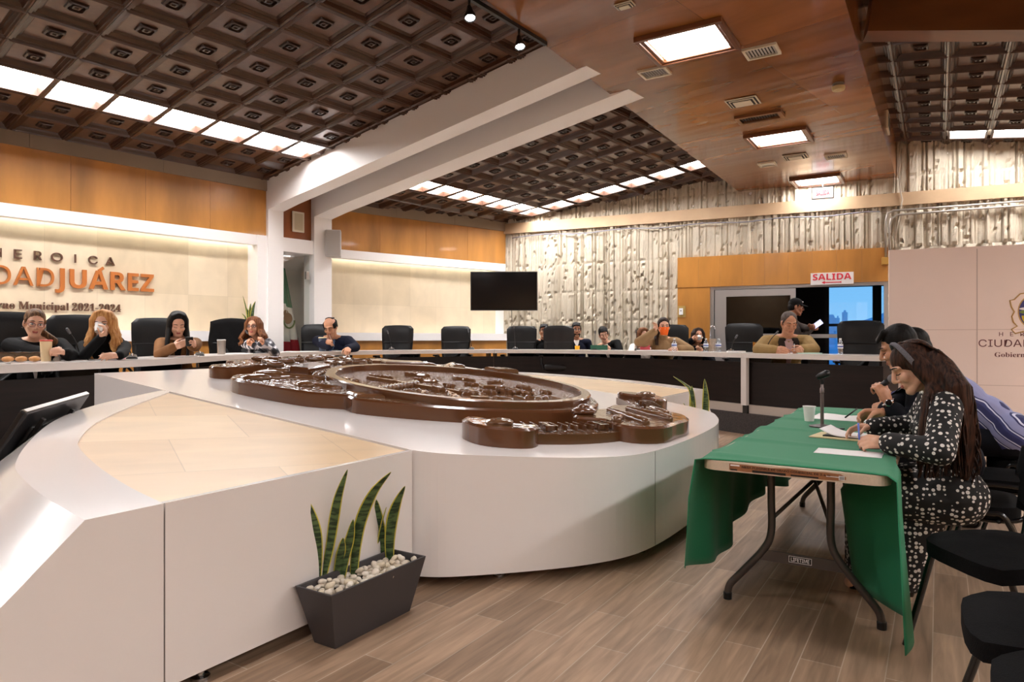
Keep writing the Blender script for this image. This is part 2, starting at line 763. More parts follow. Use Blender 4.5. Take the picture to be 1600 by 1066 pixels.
def slab(name, frame, a0, a1, d0, d1, z0, z1, m, ex, ey, parent=None, st=True, bevel=0.0):
    b = MB()
    c = (frame(a0, d0, z0) + frame(a1, d1, z1)) / 2
    b.box(c, ex, ey, UP, abs(a1 - a0), abs(d1 - d0), abs(z1 - z0))
    o = b.build(name, m, bevel=bevel)
    if parent is not None:
        attach(o, parent)
    elif st:
        struct(o)
    return o


# ------------------------------------------------------------------ floor
b = MB()
b.add([(-14, -8, 0), (16, -8, 0), (16, 20, 0), (-14, 20, 0)], [(0, 1, 2, 3)])
fl = struct(b.build('floor', m_floor))
plane_uv(fl, (0.36, 0.05, 0), uv(1, 0), uv(0, 1))

# curve of the council desk (front edge of its worktop), from the left wing to the right end
DESK_CTRL = [(-4.55, 2.2), (-4.15, 3.6), (-3.75, 5.0), (-3.42, 6.1), (-3.34, 7.1), (-3.36, 8.3), (-3.1, 9.75), (-2.5, 10.85), (-1.7, 11.6),
             (-0.75, 12.1), (0.23, 12.2), (1.2, 11.75), (2.04, 10.9), (2.62, 10.05), (3.1, 9.2), (3.55, 8.55), (3.95, 8.02), (4.18, 7.72)]
DPATH = [Vector((p[0], p[1], 0)) for p in spline(DESK_CTRL, 10)]
_len = [0.0]
for i in range(1, len(DPATH)):
    _len.append(_len[-1] + (DPATH[i] - DPATH[i - 1]).length)


def dpt(s, off=0.0):
    """point on the desk curve at arc length s, off metres outward"""
    s = max(0.0, min(_len[-1] - 1e-6, s))
    i = max(k for k in range(len(_len) - 1) if _len[k] <= s)
    t = (s - _len[i]) / (_len[i + 1] - _len[i])
    p = DPATH[i].lerp(DPATH[i + 1], t)
    a, c = max(0, i - 2), min(len(DPATH) - 1, i + 3)
    tg = (DPATH[c] - DPATH[a]).normalized()
    nrm = Vector((-tg.y, tg.x, 0))
    return p + nrm * off, tg, nrm


def s_desk(x, off=0.0):
    """arc length where the desk is seen at pixel column x"""
    best, bs = 1e9, 0
    for k in range(0, 1600):
        s = _len[-1] * k / 1600
        p = dpt(s, off)[0]
        if p.y > 1.5:
            e = abs(p.x / p.y * FPX + CX - x)
            if e < best:
                best, bs = e, s
    return bs


# raised dais behind the desk
b = MB()
N = 60
inner = [dpt(_len[-1] * k / N, 0.02)[0] for k in range(N + 1)]
outer = []
for k in range(N + 1):
    q, tg, nrm = dpt(_len[-1] * k / N, 0.02)
    outer.append(q + nrm * 7.0)
outer[-1] = inner[-1] + Vector((0.42, 0.91, 0)) * 6.0
outer[-2] = inner[-1] + Vector((0.36, 0.93, 0)) * 6.0
vs = [(p.x, p.y, DAIS) for p in inner] + [(p.x, p.y, DAIS) for p in outer] + [(p.x, p.y, 0.0) for p in inner] + [(p.x, p.y, 0.0) for p in outer]
n1 = N + 1
fs = [(i, n1 + i, n1 + i + 1, i + 1) for i in range(N)] + [(i, i + 1, 2 * n1 + i + 1, 2 * n1 + i) for i in range(N)]
fs += [(N, n1 + N, 3 * n1 + N, 2 * n1 + N)]
b.add(vs, fs)
dais = struct(b.build('floor_dais', m_carpet))

# ------------------------------------------------------------------ left wall, first bay (the lettered niche)
Z_LEDGE0, Z_LEDGE1 = 1.25, 1.40
Z_NICHE = 2.78
Z_WOOD0, Z_WOOD1 = 2.94, 3.66
Z_CEIL = 3.88
S_L, S_C1, S_C1b, S_C2, S_C2b = -6.0, 5.907, 6.18, 6.76, 7.116
ND = -0.28       # depth of the niche


def wall_bay(frame, ex, ey, a0, a1, side):
    o = slab('wall_%s_niche' % side, frame, a0, a1, ND - 0.1, ND, 0, 3.2, m_stone, ex, ey)
    plane_uv(o, frame(a0, ND, 0.15), ex, UP)
    slab('trim_%s_soffit' % side, frame, a0, a1, -0.14, 0.0, Z_NICHE, Z_WOOD0, m_white, ex, ey)
    slab('trim_%s_soffit_lid' % side, frame, a0, a1, ND, -0.05, Z_WOOD0, Z_WOOD0 + .03, m_white, ex, ey)
    slab('trim_%s_ledge' % side, frame, a0, a1, ND, 0.06, Z_LEDGE0, Z_LEDGE1, m_white, ex, ey)
    slab('wall_%s_dado' % side, frame, a0, a1, ND, 0.02, 0, Z_LEDGE0, m_wood_gold, ex, ey)
    # plywood frieze with narrow joints
    n = max(1, round((a1 - a0) / 0.92))
    bb = MB()
    for k in range(n):
        x0, x1 = a0 + (a1 - a0) * k / n + 0.002, a0 + (a1 - a0) * (k + 1) / n - 0.002
        bb.box((frame(x0, -0.06, Z_WOOD0) + frame(x1, 0.0, Z_WOOD1)) / 2, ex, ey, UP, x1 - x0, 0.06, Z_WOOD1 - Z_WOOD0)
    struct(bb.build('trim_%s_frieze' % side, m_wood_gold))
    bb = MB()
    n = max(1, round((a1 - a0) / 1.6))
    for k in range(n):
        x0, x1 = a0 + (a1 - a0) * k / n + 0.002, a0 + (a1 - a0) * (k + 1) / n - 0.002
        bb.box((frame(x0, -0.06, Z_WOOD1) + frame(x1, 0.03, Z_CEIL + 0.1)) / 2, ex, ey, UP, x1 - x0, 0.09, Z_CEIL + 0.1 - Z_WOOD1)
    struct(bb.build('trim_%s_cornice' % side, m_grey_strip))
    slab('wall_%s_back' % side, frame, a0, a1, ND - 0.3, ND - 0.12, 0, 5.5, m_white, ex, ey)


wall_bay(W1, E1, N1, S_L - 1.0, S_C1, 'left')
wall_bay(W2, E2, N2, 0.0, (CORNER - P2).length, 'back')


def cove_light(frame, ex, ey, a0, a1, label):
    c = frame((a0 + a1) / 2, ND + 0.07, Z_NICHE + 0.085)
    t = thing('cove_light', label, 'light', c, 0, 'cove lights over the stone niches')
    bb = MB()
    bb.box(c + UP * 0.028, ex, ey, UP, a1 - a0, 0.05, 0.032)
    attach(bb.build('housing', m_white), t)
    bb = MB()
    bb.tube([frame(a0 + 0.02, ND + 0.07, Z_NICHE + 0.082), frame(a1 - 0.02, ND + 0.07, Z_NICHE + 0.082)], 0.012, 8)
    attach(bb.build('tube', m_cove, smooth=True), t)


cove_light(W1, E1, N1, -1.0, S_C1 - 0.15, 'long white cove light under the soffit above the lettered stone wall')
cove_light(W2, E2, N2, 0.1, 4.0, 'white cove light under the soffit above the stone wall beside the television')

# return pilaster and the two columns with their roof beams
slab('wall_left_return', W1, S_C1 - 0.16, S_C1 + 0.02, ND, 0.02, 0, Z_WOOD0, m_white, E1, N1)
for nm, s0, s1 in (('trim_column_first', S_C1, S_C1b), ('trim_column_second', S_C2, S_C2b)):
    slab(nm, W1, s0, s1, -0.24, 0.06, 0, 3.5, m_white, E1, N1)


def roof_beam(nm, s0, s1):
    bb = MB()
    d0, d1 = -0.6, 7.6
    zb = lambda d: 3.36 + 0.12 * max(d, 0.28)
    zt = lambda d: Z_CEIL + 0.11 * d + 0.12
    pts = [(0.06, 3.36), (0.5, 3.43), (d1, 3.36 + 0.12 * d1), (d1, zt(d1)), (d0, zt(d0)), (d0, 3.36)]
    va = [W1(s0, d, z) for d, z in pts]
    vb = [W1(s1, d, z) for d, z in pts]
    n = len(pts)
    bb.add([tuple(p) for p in va + vb], [list(range(n)), list(range(2 * n - 1, n - 1, -1))] + [(i, n + i, n + (i + 1) % n, (i + 1) % n) for i in range(n)])
    struct(bb.build(nm, m_white))


roof_beam('trim_beam_first', S_C1, S_C1b)
roof_beam('trim_beam_second', S_C2, S_C2b)

# alcove between the columns: plaster, header, brown panel, glass door
slab('wall_alcove_back', W1, S_C1b - 0.3, S_C2b + 0.3, -0.75, -0.62, 0, 4.7, mat('alcove_plaster', rgb(206, 196, 184), 0.7), E1, N1)
slab('wall_alcove_side', W1, S_C2b - 0.04, S_C2b, -0.62, -0.02, 0, 2.72, mat('alcove_side_plaster', rgb(196, 190, 180), 0.7), E1, N1)
slab('trim_alcove_header', W1, S_C1b, S_C2, -0.6, 0.03, 2.72, 2.95, m_white, E1, N1)
slab('wall_alcove_panel', W1, S_C1b, S_C2, -0.3, -0.03, 2.95, 4.05, mat('red_brown_panel', rgb(140, 76, 34), 0.35, coat=0.2, noise=(2, 0.15)), E1, N1)
# added unseen wall that blocks stray light between second column and second bay
slab('wall_leak_block', W1, S_C2b - 0.2, S_C2b + 0.7, -1.1, -0.95, 0, 5.4, m_white, E1, N1)

# ------------------------------------------------------------------ far wall of ribbed concrete with the door opening
T_END = 12.5
DOOR0, DOOR1 = 3.78, 7.42
Z_HEAD0, Z_HEAD1 = 2.29, 2.88


def ribbed(name, t0, t1, z0, z1, cell=0.021, seed=1):
    r = np.random.default_rng(seed)
    nt, nz = max(2, int((t1 - t0) / cell)), max(2, int((z1 - z0) / 0.05))
    hgt = np.zeros((nt + 1, nz + 1))
    i = 0
    while i <= nt:
        w = int(r.choice([1, 2, 3, 4], p=[.25, .35, .25, .15]))
        j = 0
        hb = r.choice([0.0, 0.014, 0.03, 0.046], p=[.28, .25, .25, .22])
        while j <= nz:
            ln = r.integers(8, 34)
            hgt[i:i + w, j:j + ln] = hb + r.choice([0, -.014, .010], p=[.64, .22, .14]) + r.normal(0, 0.002)
            if r.random() < .18:
                hb = r.choice([0.0, 0.014, 0.03, 0.046])
            j += ln
        i += w
        if r.random() < .45:
            hgt[i:i + 1, :] = -0.016
            i += 1
    # cast blocks: horizontal joints every 0.62 m
    zz = np.linspace(z0, z1, nz + 1)
    for zj in np.arange(0.4, 6, 0.62):
        k = np.argmin(abs(zz - zj))
        if abs(zz[k] - zj) < 0.03:
            hgt[:, k] = hgt[:, k] * 0.5
    hgt += r.normal(0, 0.0025, hgt.shape)
    # chipped pits
    for _ in range(int((t1 - t0) * (z1 - z0) * 34)):
        a, c = r.integers(0, nt + 1), r.integers(0, nz + 1)
        hgt[a:a + r.integers(1, 4), c:c + 1] -= 0.035
    tt = np.linspace(t0, t1, nt + 1)
    vs = np.zeros((nt + 1, nz + 1, 3))
    base = np.array(CORNER)
    vs[:] = base + tt[:, None, None] * np.array(EF) + (hgt[:, :, None] - 0.02) * np.array(NF)
    vs[:, :, 2] = zz[None, :]
    bb = MB()
    k = np.arange((nt + 1) * (nz + 1)).reshape(nt + 1, nz + 1)
    fs = np.stack([k[:-1, :-1], k[1:, :-1], k[1:, 1:], k[:-1, 1:]], -1).reshape(-1, 4)
    bb.add(vs.reshape(-1, 3), fs.tolist())
    return struct(bb.build(name, m_conc, recalc=False))


ribbed('wall_far_left', -0.05, DOOR0, 0.0, 3.62, seed=2)
ribbed('wall_far_over', DOOR0, T_END, Z_HEAD1, 3.62, seed=3)
ribbed('wall_far_upper', -0.05, T_END, 3.80, 5.3, seed=4)
ribbed('wall_far_right', DOOR1, T_END, 0.0, Z_HEAD1, 0.04, seed=5)
slab('trim_far_beam', WF, -0.1, T_END, -0.12, 0.05, 3.60, 3.82, m_beam_tan, EF, NF)
slab('wall_far_core_left', WF, -0.3, DOOR0, -0.3, -0.06, 0, 5.4, m_white, EF, NF)
slab('wall_far_core_right', WF, DOOR1, T_END, -0.3, -0.06, 0, 5.4, m_white, EF, NF)
slab('wall_far_core_over', WF, DOOR0, DOOR1, -0.3, -0.06, Z_HEAD0, 5.4, m_white, EF, NF)
bb = MB()
for k in range(9):
    a0, a1 = DOOR0 + (DOOR1 - DOOR0) * k / 9 + 0.001, DOOR0 + (DOOR1 - DOOR0) * (k + 1) / 9 - 0.001
    bb.box((WF(a0, -0.05, Z_HEAD0) + WF(a1, 0.06, Z_HEAD1)) / 2, EF, NF, UP, a1 - a0, 0.11, Z_HEAD1 - Z_HEAD0)
struct(bb.build('trim_door_header', m_wood_gold))
slab('trim_door_jamb', WF, DOOR0, 4.40, -0.08, 0.05, DAIS, Z_HEAD0, m_wood_gold, EF, NF)

# ------------------------------------------------------------------ sliding glass door and the hallway behind it
door = struct(MB().build('door_sliding', m_alu))


def door_bar(nm, t0, t1, z0, z1, d0=-0.05, d1=0.02, m=m_alu):
    o = slab(nm, WF, t0, t1, d0, d1, z0, z1, m, EF, NF, st=False)
    o.parent = door
    return o


door_bar('frame_head', 4.40, 7.42, 2.23, 2.29)
door_bar('frame_post', 4.40, 4.47, DAIS, 2.23)
door_bar('frame_post', 7.36, 7.42, DAIS, 2.23)
door_bar('leaf_stile', 4.49, 4.70, DAIS, 2.22, 0.0, 0.04)
door_bar('leaf_stile', 5.84, 5.93, DAIS, 2.22, 0.0, 0.04)
door_bar('leaf_rail', 4.70, 5.84, 2.09, 2.22, 0.0, 0.04)
door_bar('leaf_rail', 4.70, 5.84, 1.27, 1.38, 0.0, 0.04)
door_bar('leaf_rail', 4.70, 5.84, DAIS, DAIS + 0.16, 0.0, 0.04)
door_bar('fixed_rail', 5.93, 7.36, 1.30, 1.37, -0.045, -0.01)
m_glass = glass_mat('door_glass', (0.96, 0.98, 1, 1), 0.93)
m_glass_dark = glass_mat('darkened_glass', (0.22, 0.23, 0.26, 1), 0.93)  # glass darkened to stand for the dark hall behind this leaf
door_bar('leaf_pane', 4.70, 5.84, DAIS + 0.16, 2.09, 0.015, 0.02, m_glass_dark)

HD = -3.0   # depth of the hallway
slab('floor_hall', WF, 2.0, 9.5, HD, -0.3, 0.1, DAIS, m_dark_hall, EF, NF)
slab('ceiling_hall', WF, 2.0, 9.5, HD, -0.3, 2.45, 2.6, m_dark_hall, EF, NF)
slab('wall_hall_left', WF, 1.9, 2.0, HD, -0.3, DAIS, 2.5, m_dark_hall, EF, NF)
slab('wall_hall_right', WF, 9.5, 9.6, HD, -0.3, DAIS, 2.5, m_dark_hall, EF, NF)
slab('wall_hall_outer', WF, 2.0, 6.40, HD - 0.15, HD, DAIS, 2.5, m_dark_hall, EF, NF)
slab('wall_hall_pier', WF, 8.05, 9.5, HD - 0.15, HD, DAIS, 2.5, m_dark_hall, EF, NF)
win = struct(MB().build('window_hall', m_black))
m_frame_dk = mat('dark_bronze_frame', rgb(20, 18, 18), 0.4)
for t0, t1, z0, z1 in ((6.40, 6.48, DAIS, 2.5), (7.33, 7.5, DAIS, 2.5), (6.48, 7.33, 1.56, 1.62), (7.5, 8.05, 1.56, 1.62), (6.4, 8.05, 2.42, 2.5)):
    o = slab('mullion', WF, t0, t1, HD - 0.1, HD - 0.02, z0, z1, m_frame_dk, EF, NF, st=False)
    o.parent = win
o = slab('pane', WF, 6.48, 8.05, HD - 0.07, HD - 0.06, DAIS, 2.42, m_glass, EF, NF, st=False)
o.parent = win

# ------------------------------------------------------------------ the town outside, far below the hill line
hill = MB()
r = np.random.default_rng(5)
pts = []
for k in range(61):
    a = math.radians(-5 + k * 1.0)
    R = 900
    pts.append((math.sin(a) * R, math.cos(a) * R, 26 + 9 * math.sin(k * .4) + 6 * math.sin(k * .9 + 1)))
vs = [(x, y, z) for x, y, z in pts] + [(x * .5, y * .5, -30) for x, y, z in pts]
hill.add(vs, [(i, i + 1, 61 + i + 1, 61 + i) for i in range(60)])
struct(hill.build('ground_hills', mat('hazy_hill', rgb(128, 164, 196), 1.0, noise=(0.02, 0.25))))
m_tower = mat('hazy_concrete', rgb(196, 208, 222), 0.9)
for k, (x, y, w, D) in enumerate(((1288, 492, 20, 700), (1300, 497, 14, 720), (1309, 497, 4, 640), (1320, 488, 6, 680), (1278, 500, 16, 600))):
    p = px(x, y, D)
    bb = MB()
    hw = w * D / FPX / 2
    bb.abox(-hw, hw, -hw, hw, -30, p.z)
    bb.abox(-hw * .4, hw * .4, -hw * .4, hw * .4, p.z, p.z + 2)
    o = bb.build('distant_tower', m_tower, loc=(p.x, p.y, 0))
    tag(o, ['wide pale hazy tower block on the skyline through the glass door', 'lower pale block right of the wide tower on the skyline',
            'thin pale tower farthest left of the slim pair on the skyline', 'tall slim pale tower beside the dark window post',
            'low pale block at the left edge of the skyline window'][k], 'building', 'towers on the skyline')

# ------------------------------------------------------------------ coffered ceilings
PROF = [(0.497, 0.0, 0), (0.497, 0.055, 0), (0.462, 0.066, 0), (0.445, 0.05, 0), (0.42, 0.056, 0), (0.395, 0.022, 0), (0.37, 0.03, 0), (0.345, 0.008, 0),
        (0.335, 0.012, 1), (0.135, 0.012, 1), (0.132, 0.034, 2), (0.105, 0.04, 2), (0.095, 0.016, 2), (0.062, 0.016, 2), (0.055, 0.034, 2), (0.03, 0.036, 2), (0.02, 0.022, 2)]


def coffers(name, org, ex, ey, nrm, cells, Tx, Ty):
    """cells = [(i, j)]; org = centre of cell (0, 0); nrm points down into the room"""
    org, ex, ey, nrm = (np.array(a, float) for a in (org, ex, ey, nrm))
    loops, mats = [], []
    for h, dz, mi in PROF:
        c = 0.3 if mi == 2 else 0.012
        k = h * (1 - c)
        loops.append([(h, -k, dz), (h, k, dz), (k, h, dz), (-k, h, dz), (-h, k, dz), (-h, -k, dz), (-k, -h, dz), (k, -h, dz)])
        mats.append(mi)
    L0 = np.array(loops)
    nl = len(PROF)
    fs0, mi0 = [], []
    for a in range(nl - 1):
        for k in range(8):
            fs0.append((a * 8 + k, a * 8 + (k + 1) % 8, (a + 1) * 8 + (k + 1) % 8, (a + 1) * 8 + k))
            mi0.append(mats[a + 1] if a + 1 < nl else 0)
    bb = MB()
    for i, j in cells:
        P = org + (L0[:, :, 0:1] + i) * Tx * ex + (L0[:, :, 1:2] + j) * Ty * ey + L0[:, :, 2:3] * nrm
        base = bb.n
        bb.v.append(P.reshape(-1, 3))
        bb.n += nl * 8
        for f in fs0:
            bb.f.append([q + base for q in f])
        bb.m += mi0
        bb.f.append([base + (nl - 1) * 8 + k for k in range(8)])
        bb.m.append(2)
        # backing between the mouldings
        q = [org + ((i + a) * Tx) * ex + ((j + c) * Ty) * ey + nrm * 0.004 for a, c in ((-.5, -.5), (.5, -.5), (.5, .5), (-.5, .5))]
        bb.add(q, [(0, 1, 2, 3)], 0)
    return struct(bb.build(name, [m_wood_dark, m_wood_panel, m_wood_rosette], recalc=False))


def ceil_light(p, ex, ey, nrm, wx, wy, label, group, m=None, fr=0.03):
    """flush square light panel: frame and glowing diffuser"""
    p, ex, ey, nrm = Vector(p), Vector(ex), Vector(ey), Vector(nrm)
    t = thing('ceiling_light', label, 'light', p, 0, group)
    bb = MB()
    for a, c, la, lc in ((1, 0, fr, wy + 2 * fr), (-1, 0, fr, wy + 2 * fr), (0, 1, wx, fr), (0, -1, wx, fr)):
        bb.box(p + ex * (a * (wx + fr) / 2) + ey * (c * (wy + fr) / 2) - nrm * 0.005, ex, ey, nrm, la, lc, 0.13)
    attach(bb.build('frame', m_wood_dark), t)
    bb = MB()
    bb.box(p - nrm * 0.045, ex, ey, nrm, wx, wy, 0.01)
    attach(bb.build('diffuser', m or m_diff), t)
    return t


SL = 0.11
EX1, EY1 = E1.copy(), (N1 + UP * SL).normalized()                  # along the wall, up the slope
NR1 = EX1.cross(EY1)
if NR1.z > 0:
    NR1 = -NR1


def C1(s, d):
    return W1(s, d, Z_CEIL + SL * d)


def inside_soffit(p):
    return to_uv(p)[1] > -2.7


T1 = 0.583
lights1 = {(-k, 0) for k in range(0, 21)}
cells = []
for i in range(-21, 1):
    for j in range(-2, 11):
        if (i, j) in lights1:
            continue
        p = C1(5.67 + i * T1, 1.5 + j * T1)
        if not inside_soffit(p):
            cells.append((i, j))
coffers('ceiling_left', C1(5.67, 1.5), EX1, EY1, NR1, cells, T1, T1 * math.sqrt(1 + SL * SL))
names1 = ['last', 'second', 'third', 'fourth', 'fifth', 'sixth', 'seventh']
for k in range(0, 21):
    if k == 0:
        lab = 'square ceiling light panel right beside the first white beam'
    elif k < 7:
        lab = 'square ceiling light panel over the lettered wall, %s from the white beam' % names1[k]
    else:  # row continued unseen and lengthened to brighten surfaces facing the camera
        lab = 'unseen square ceiling light panel continuing the row over the lettered wall'
    ceil_light(C1(5.67 - k * T1, 1.5), EX1, EY1, NR1, 0.52, 0.52, lab, 'light panels over the lettered wall')

T2s, T2d = 0.53, 0.61
lights2 = {(k, 0) for k in range(0, 7)} | {(6, j) for j in range(1, 8)}
cells = []
for i in range(-4, 11):
    for j in range(-2, 11):
        if (i, j) in lights2:
            continue
        p = C1(8.18 + i * T2s, 1.22 + j * T2d)
        if not inside_soffit(p) and (p - CORNER).dot(NF) > -0.5:
            cells.append((i, j))
coffers('ceiling_back', C1(8.18, 1.22), EX1, EY1, NR1, cells, T2s, T2d)
ordn = ['first', 'second', 'third', 'fourth', 'fifth', 'sixth', 'seventh']
for k in range(7):
    lab = ('square ceiling light panel at the back corner where the two rows meet' if k == 6 else
           'square ceiling light panel above the television wall, %s from the white beams' % ordn[k])
    ceil_light(C1(8.18 + k * T2s, 1.22), EX1, EY1, NR1, 0.44, 0.5, lab, 'light panels above the television wall')
for j in range(1, 8):
    lab = 'square ceiling light panel along the ribbed wall, %s from the back corner' % ordn[j - 1]
    ceil_light(C1(8.18 + 6 * T2s, 1.22 + j * T2d), EX1, EY1, NR1, 0.44, 0.5, lab, 'light panels along the ribbed wall')
slab('ceiling_left_deck', lambda a, d, z: W1(a, d, z), -7, 15, -1, 9, 5.6, 5.7, m_wood_dark, E1, N1)

# ------------------------------------------------------------------ boxed wooden soffit down the middle of the room
Z_SOF = 4.1
V0, V1 = -3.13, -0.72
bb = MB()
a0, a1 = -7.0, 15.3
corners = [uv(a0, V0), uv(a0, V1), uv(a1, V1 + 0.1), uv(a1, V0 - 0.12)]
bb.prism([(p.x, p.y) for p in corners], Z_SOF, 5.2)
sof = struct(bb.build('ceiling_soffit', m_veneer))
plane_uv(sof, (0, 0, 0), uv(0.95, 0.2) + UP * 0.3, uv(-0.2, 0.95) + UP * 0.7)


def sof_light(u, v, lab, wx=0.52, wy=0.62):
    p = uv(u, v, Z_SOF)
    ex, ey, nrm = uv(1, 0), uv(0, 1), Vector((0, 0, -1))
    t = thing('recessed_light', lab, 'light', p, 0, 'framed lights along the wooden soffit')
    bb = MB()
    for fr, off, hh in ((0.045, 0.075, 0.05), (0.035, 0.035, 0.035)):
        w_, h_ = wx + 2 * off, wy + 2 * off
        for a, c, la, lc in ((1, 0, fr, h_ + fr), (-1, 0, fr, h_ + fr), (0, 1, w_ - fr, fr), (0, -1, w_ - fr, fr)):
            bb.box(p + ex * (a * w_ / 2) + ey * (c * h_ / 2) + nrm * hh / 2, ex, ey, nrm, la, lc, hh)
    attach(bb.build('frame', mat('soffit_frame_wood', rgb(112, 66, 38), 0.3, coat=0.3), bevel=0.006), t)
    bb = MB()
    bb.box(p + nrm * 0.006, ex, ey, nrm, wx, wy, 0.01)
    attach(bb.build('diffuser', m_diff2), t)


for x, y, lab in ((1075, 65, 'large framed square light in the wooden soffit nearest the camera'), (1217, 214, 'framed square light in the middle of the wooden soffit'),
                  (1277, 281, 'framed square light at the far end of the wooden soffit above the exit sign')):
    u_, v_ = to_uv(pz(x, y, Z_SOF))
    sof_light(u_, v_, lab)
    if x == 1075:
        for k in (1, 2, 3, 4):  # unseen lamps added overhead to brighten surfaces facing the camera
            sof_light(u_ - 3.05 * k, v_, 'unseen framed square light added along the wooden soffit overhead')

# ------------------------------------------------------------------ right-hand coffered ceiling with its wooden beams
SR = -0.13
EXR, EYR = uv(1, 0), (uv(0, 1) + UP * SR).normalized()
NRR = EXR.cross(EYR)
if NRR.z > 0:
    NRR = -NRR


def CR(u, v):
    return uv(u, v, 4.76 + SR * (v + 0.72))


TU, TV = 0.56, 0.58
lightsR = {(0, j) for j in range(0, 8)} | {(i, 7) for i in range(-34, 0)}
cells = [(i, j) for i in range(-35, 3) for j in range(-2, 9) if (i, j) not in lightsR and (CR(13.15 + i * TU, 0.4 + j * TV) - CORNER).dot(NF) > -0.5]
coffers('ceiling_right', CR(13.15, 0.4), EXR, EYR, NRR, cells, TU, TV)
for j in range(0, 8):
    lab = ('square ceiling light panel on the right ceiling nearest the wooden soffit' if j == 0 else
           'square ceiling light panel on the right ceiling cut by the picture edge' if j == 1 else 'square ceiling light panel on the right ceiling by the ribbed wall, out of the picture')
    ceil_light(CR(13.15, 0.4 + j * TV), EXR, EYR, NRR, 0.47, 0.48, lab, 'light panels on the right ceiling')
for i in range(-34, 0):  # unseen lamp row added to brighten the platform's right-facing sides
    ceil_light(CR(13.15 + i * TU, 0.4 + 7 * TV), EXR, EYR, NRR, 0.47, 0.48, 'unseen square ceiling light panel added in a row along the right wall', 'added light panels along the right wall')
struct(slab('ceiling_right_deck', lambda a, d, z: uv(a, d, z), -7, 16, -0.8, 5.5, 5.6, 5.7, m_wood_dark, uv(1, 0), uv(0, 1)))


def wood_beam(nm, p0, p1, wid, h):
    p0, p1 = Vector(p0), Vector(p1)
    d = p1 - p0
    ex = d.normalized()
    ey = Vector((-ex.y, ex.x, 0)).normalized()
    ez = ex.cross(ey)
    bb = MB()
    bb.box((p0 + p1) / 2 + ez * h / 2 + ey * wid / 2, ex, ey, ez, d.length, wid, h)
    struct(bb.build(nm, m_wood_beam))


wood_beam('trim_beam_right', (3.45, 6.62, 4.27), (7.1, 5.45, 3.77), 0.26, 0.7)
wood_beam('trim_beam_near', (2.3, 4.95, 4.24), (6.2, 3.75, 3.7), 0.26, 0.7)

# ------------------------------------------------------------------ the rest of the shell, behind and beside the camera
slab('wall_right', lambda a, d, z: uv(a, d, z), -7, 15.5, 5.5, 5.7, 0, 5.7, m_beam_tan, uv(1, 0), uv(0, 1))
slab('wall_rear', lambda a, d, z: uv(a, d, z), -7.2, -7.0, -13, 5.7, 0, 5.7, m_beam_tan, uv(1, 0), uv(0, 1))


# ------------------------------------------------------------------ white display platform, tilted towards the public
def ztop(x, y):
    return 0.475 - 0.1 * (CA * x - SA * y)


def uvp(pts):
    out = [uv(a, c) for a, c in pts]
    return [(p.x, p.y) for p in out]


def ccw(pts):
    a = sum(pts[i][0] * pts[(i + 1) % len(pts)][1] - pts[(i + 1) % len(pts)][0] * pts[i][1] for i in range(len(pts)))
    return pts if a > 0 else pts[::-1]


def resample(pts, n):
    P = [Vector((p[0], p[1], 0)) for p in pts]
    L = [0]
    for i in range(1, len(P)):
        L.append(L[-1] + (P[i] - P[i - 1]).length)
    out = []
    for k in range(n):
        t = L[-1] * k / (n - 1)
        i = max(j for j in range(len(L) - 1) if L[j] <= t + 1e-9)
        q = P[i].lerp(P[i + 1], (t - L[i]) / max(1e-9, L[i + 1] - L[i]))
        out.append((q.x, q.y))
    return out


def mirror_u(pts, c=4.45):
    return [(2 * c - a, b_) for a, b_ in pts]


def foot(t, x, y):
    bb = MB()
    bb.lathe([(0.035, 0.0), (0.035, 0.012), (0.014, 0.016), (0.014, 0.09)], (x, y, 0), 16)
    attach(bb.build('levelling_foot', m_chrome, smooth=40), t)


GAP = 0.055
right_curve = [(2.72, -2.31), (2.80, -2.15), (3.05, -1.88), (3.34, -1.63), (3.62, -1.48), (3.95, -1.42), (4.45, -1.405), (4.95, -1.42), (5.36, -1.46),
               (5.72, -1.56), (6.02, -1.73), (6.2, -2.1), (6.22, -2.42)]
rc = [tuple(p) for p in spline(right_curve, 6)]
band_uv = [(2.72, -5.45)] + rc + [(6.22, -5.45)]
plat = thing('display_platform', 'white lacquered platform with rounded end carrying the carved coat of arms', 'platform', uv(4.45, -3.4), 0)
bb = MB()
bb.prism(ccw(uvp(band_uv)), GAP, ztop)
attach(bb.build('body', m_gloss, bevel=0.006), plat)
inset = [(2.9, -5.2), (2.9, -2.4), (3.3, -1.9), (4.0, -1.7), (4.9, -1.7), (5.6, -1.9), (6.0, -2.4), (6.0, -5.2)]
bb = MB()
bb.prism(ccw(uvp(inset)), 0.0, GAP)
attach(bb.build('recessed_plinth', m_black), plat)
for a, c in ((3.1, -2.02), (3.9, -1.53), (5.4, -1.58)):
    q = uv(a, c)
    foot(plat, q.x, q.y)
# joints between its panels
m_joint = mat('joint_shadow_gap', rgb(140, 130, 122), 0.6)
for k in (29, 48):
    bb = MB()
    a, c = rc[k]
    q = uv(a, c)
    q2 = uv(*rc[k + 1])
    e = (q2 - q).normalized()
    nn = Vector((e.y, -e.x, 0))
    bb.box((q.x, q.y, (GAP + ztop(q.x, q.y)) / 2), e, nn, UP, 0.003, 0.004, ztop(q.x, q.y) - GAP - 0.01)
    attach(bb.build('panel_joint', m_joint), plat)

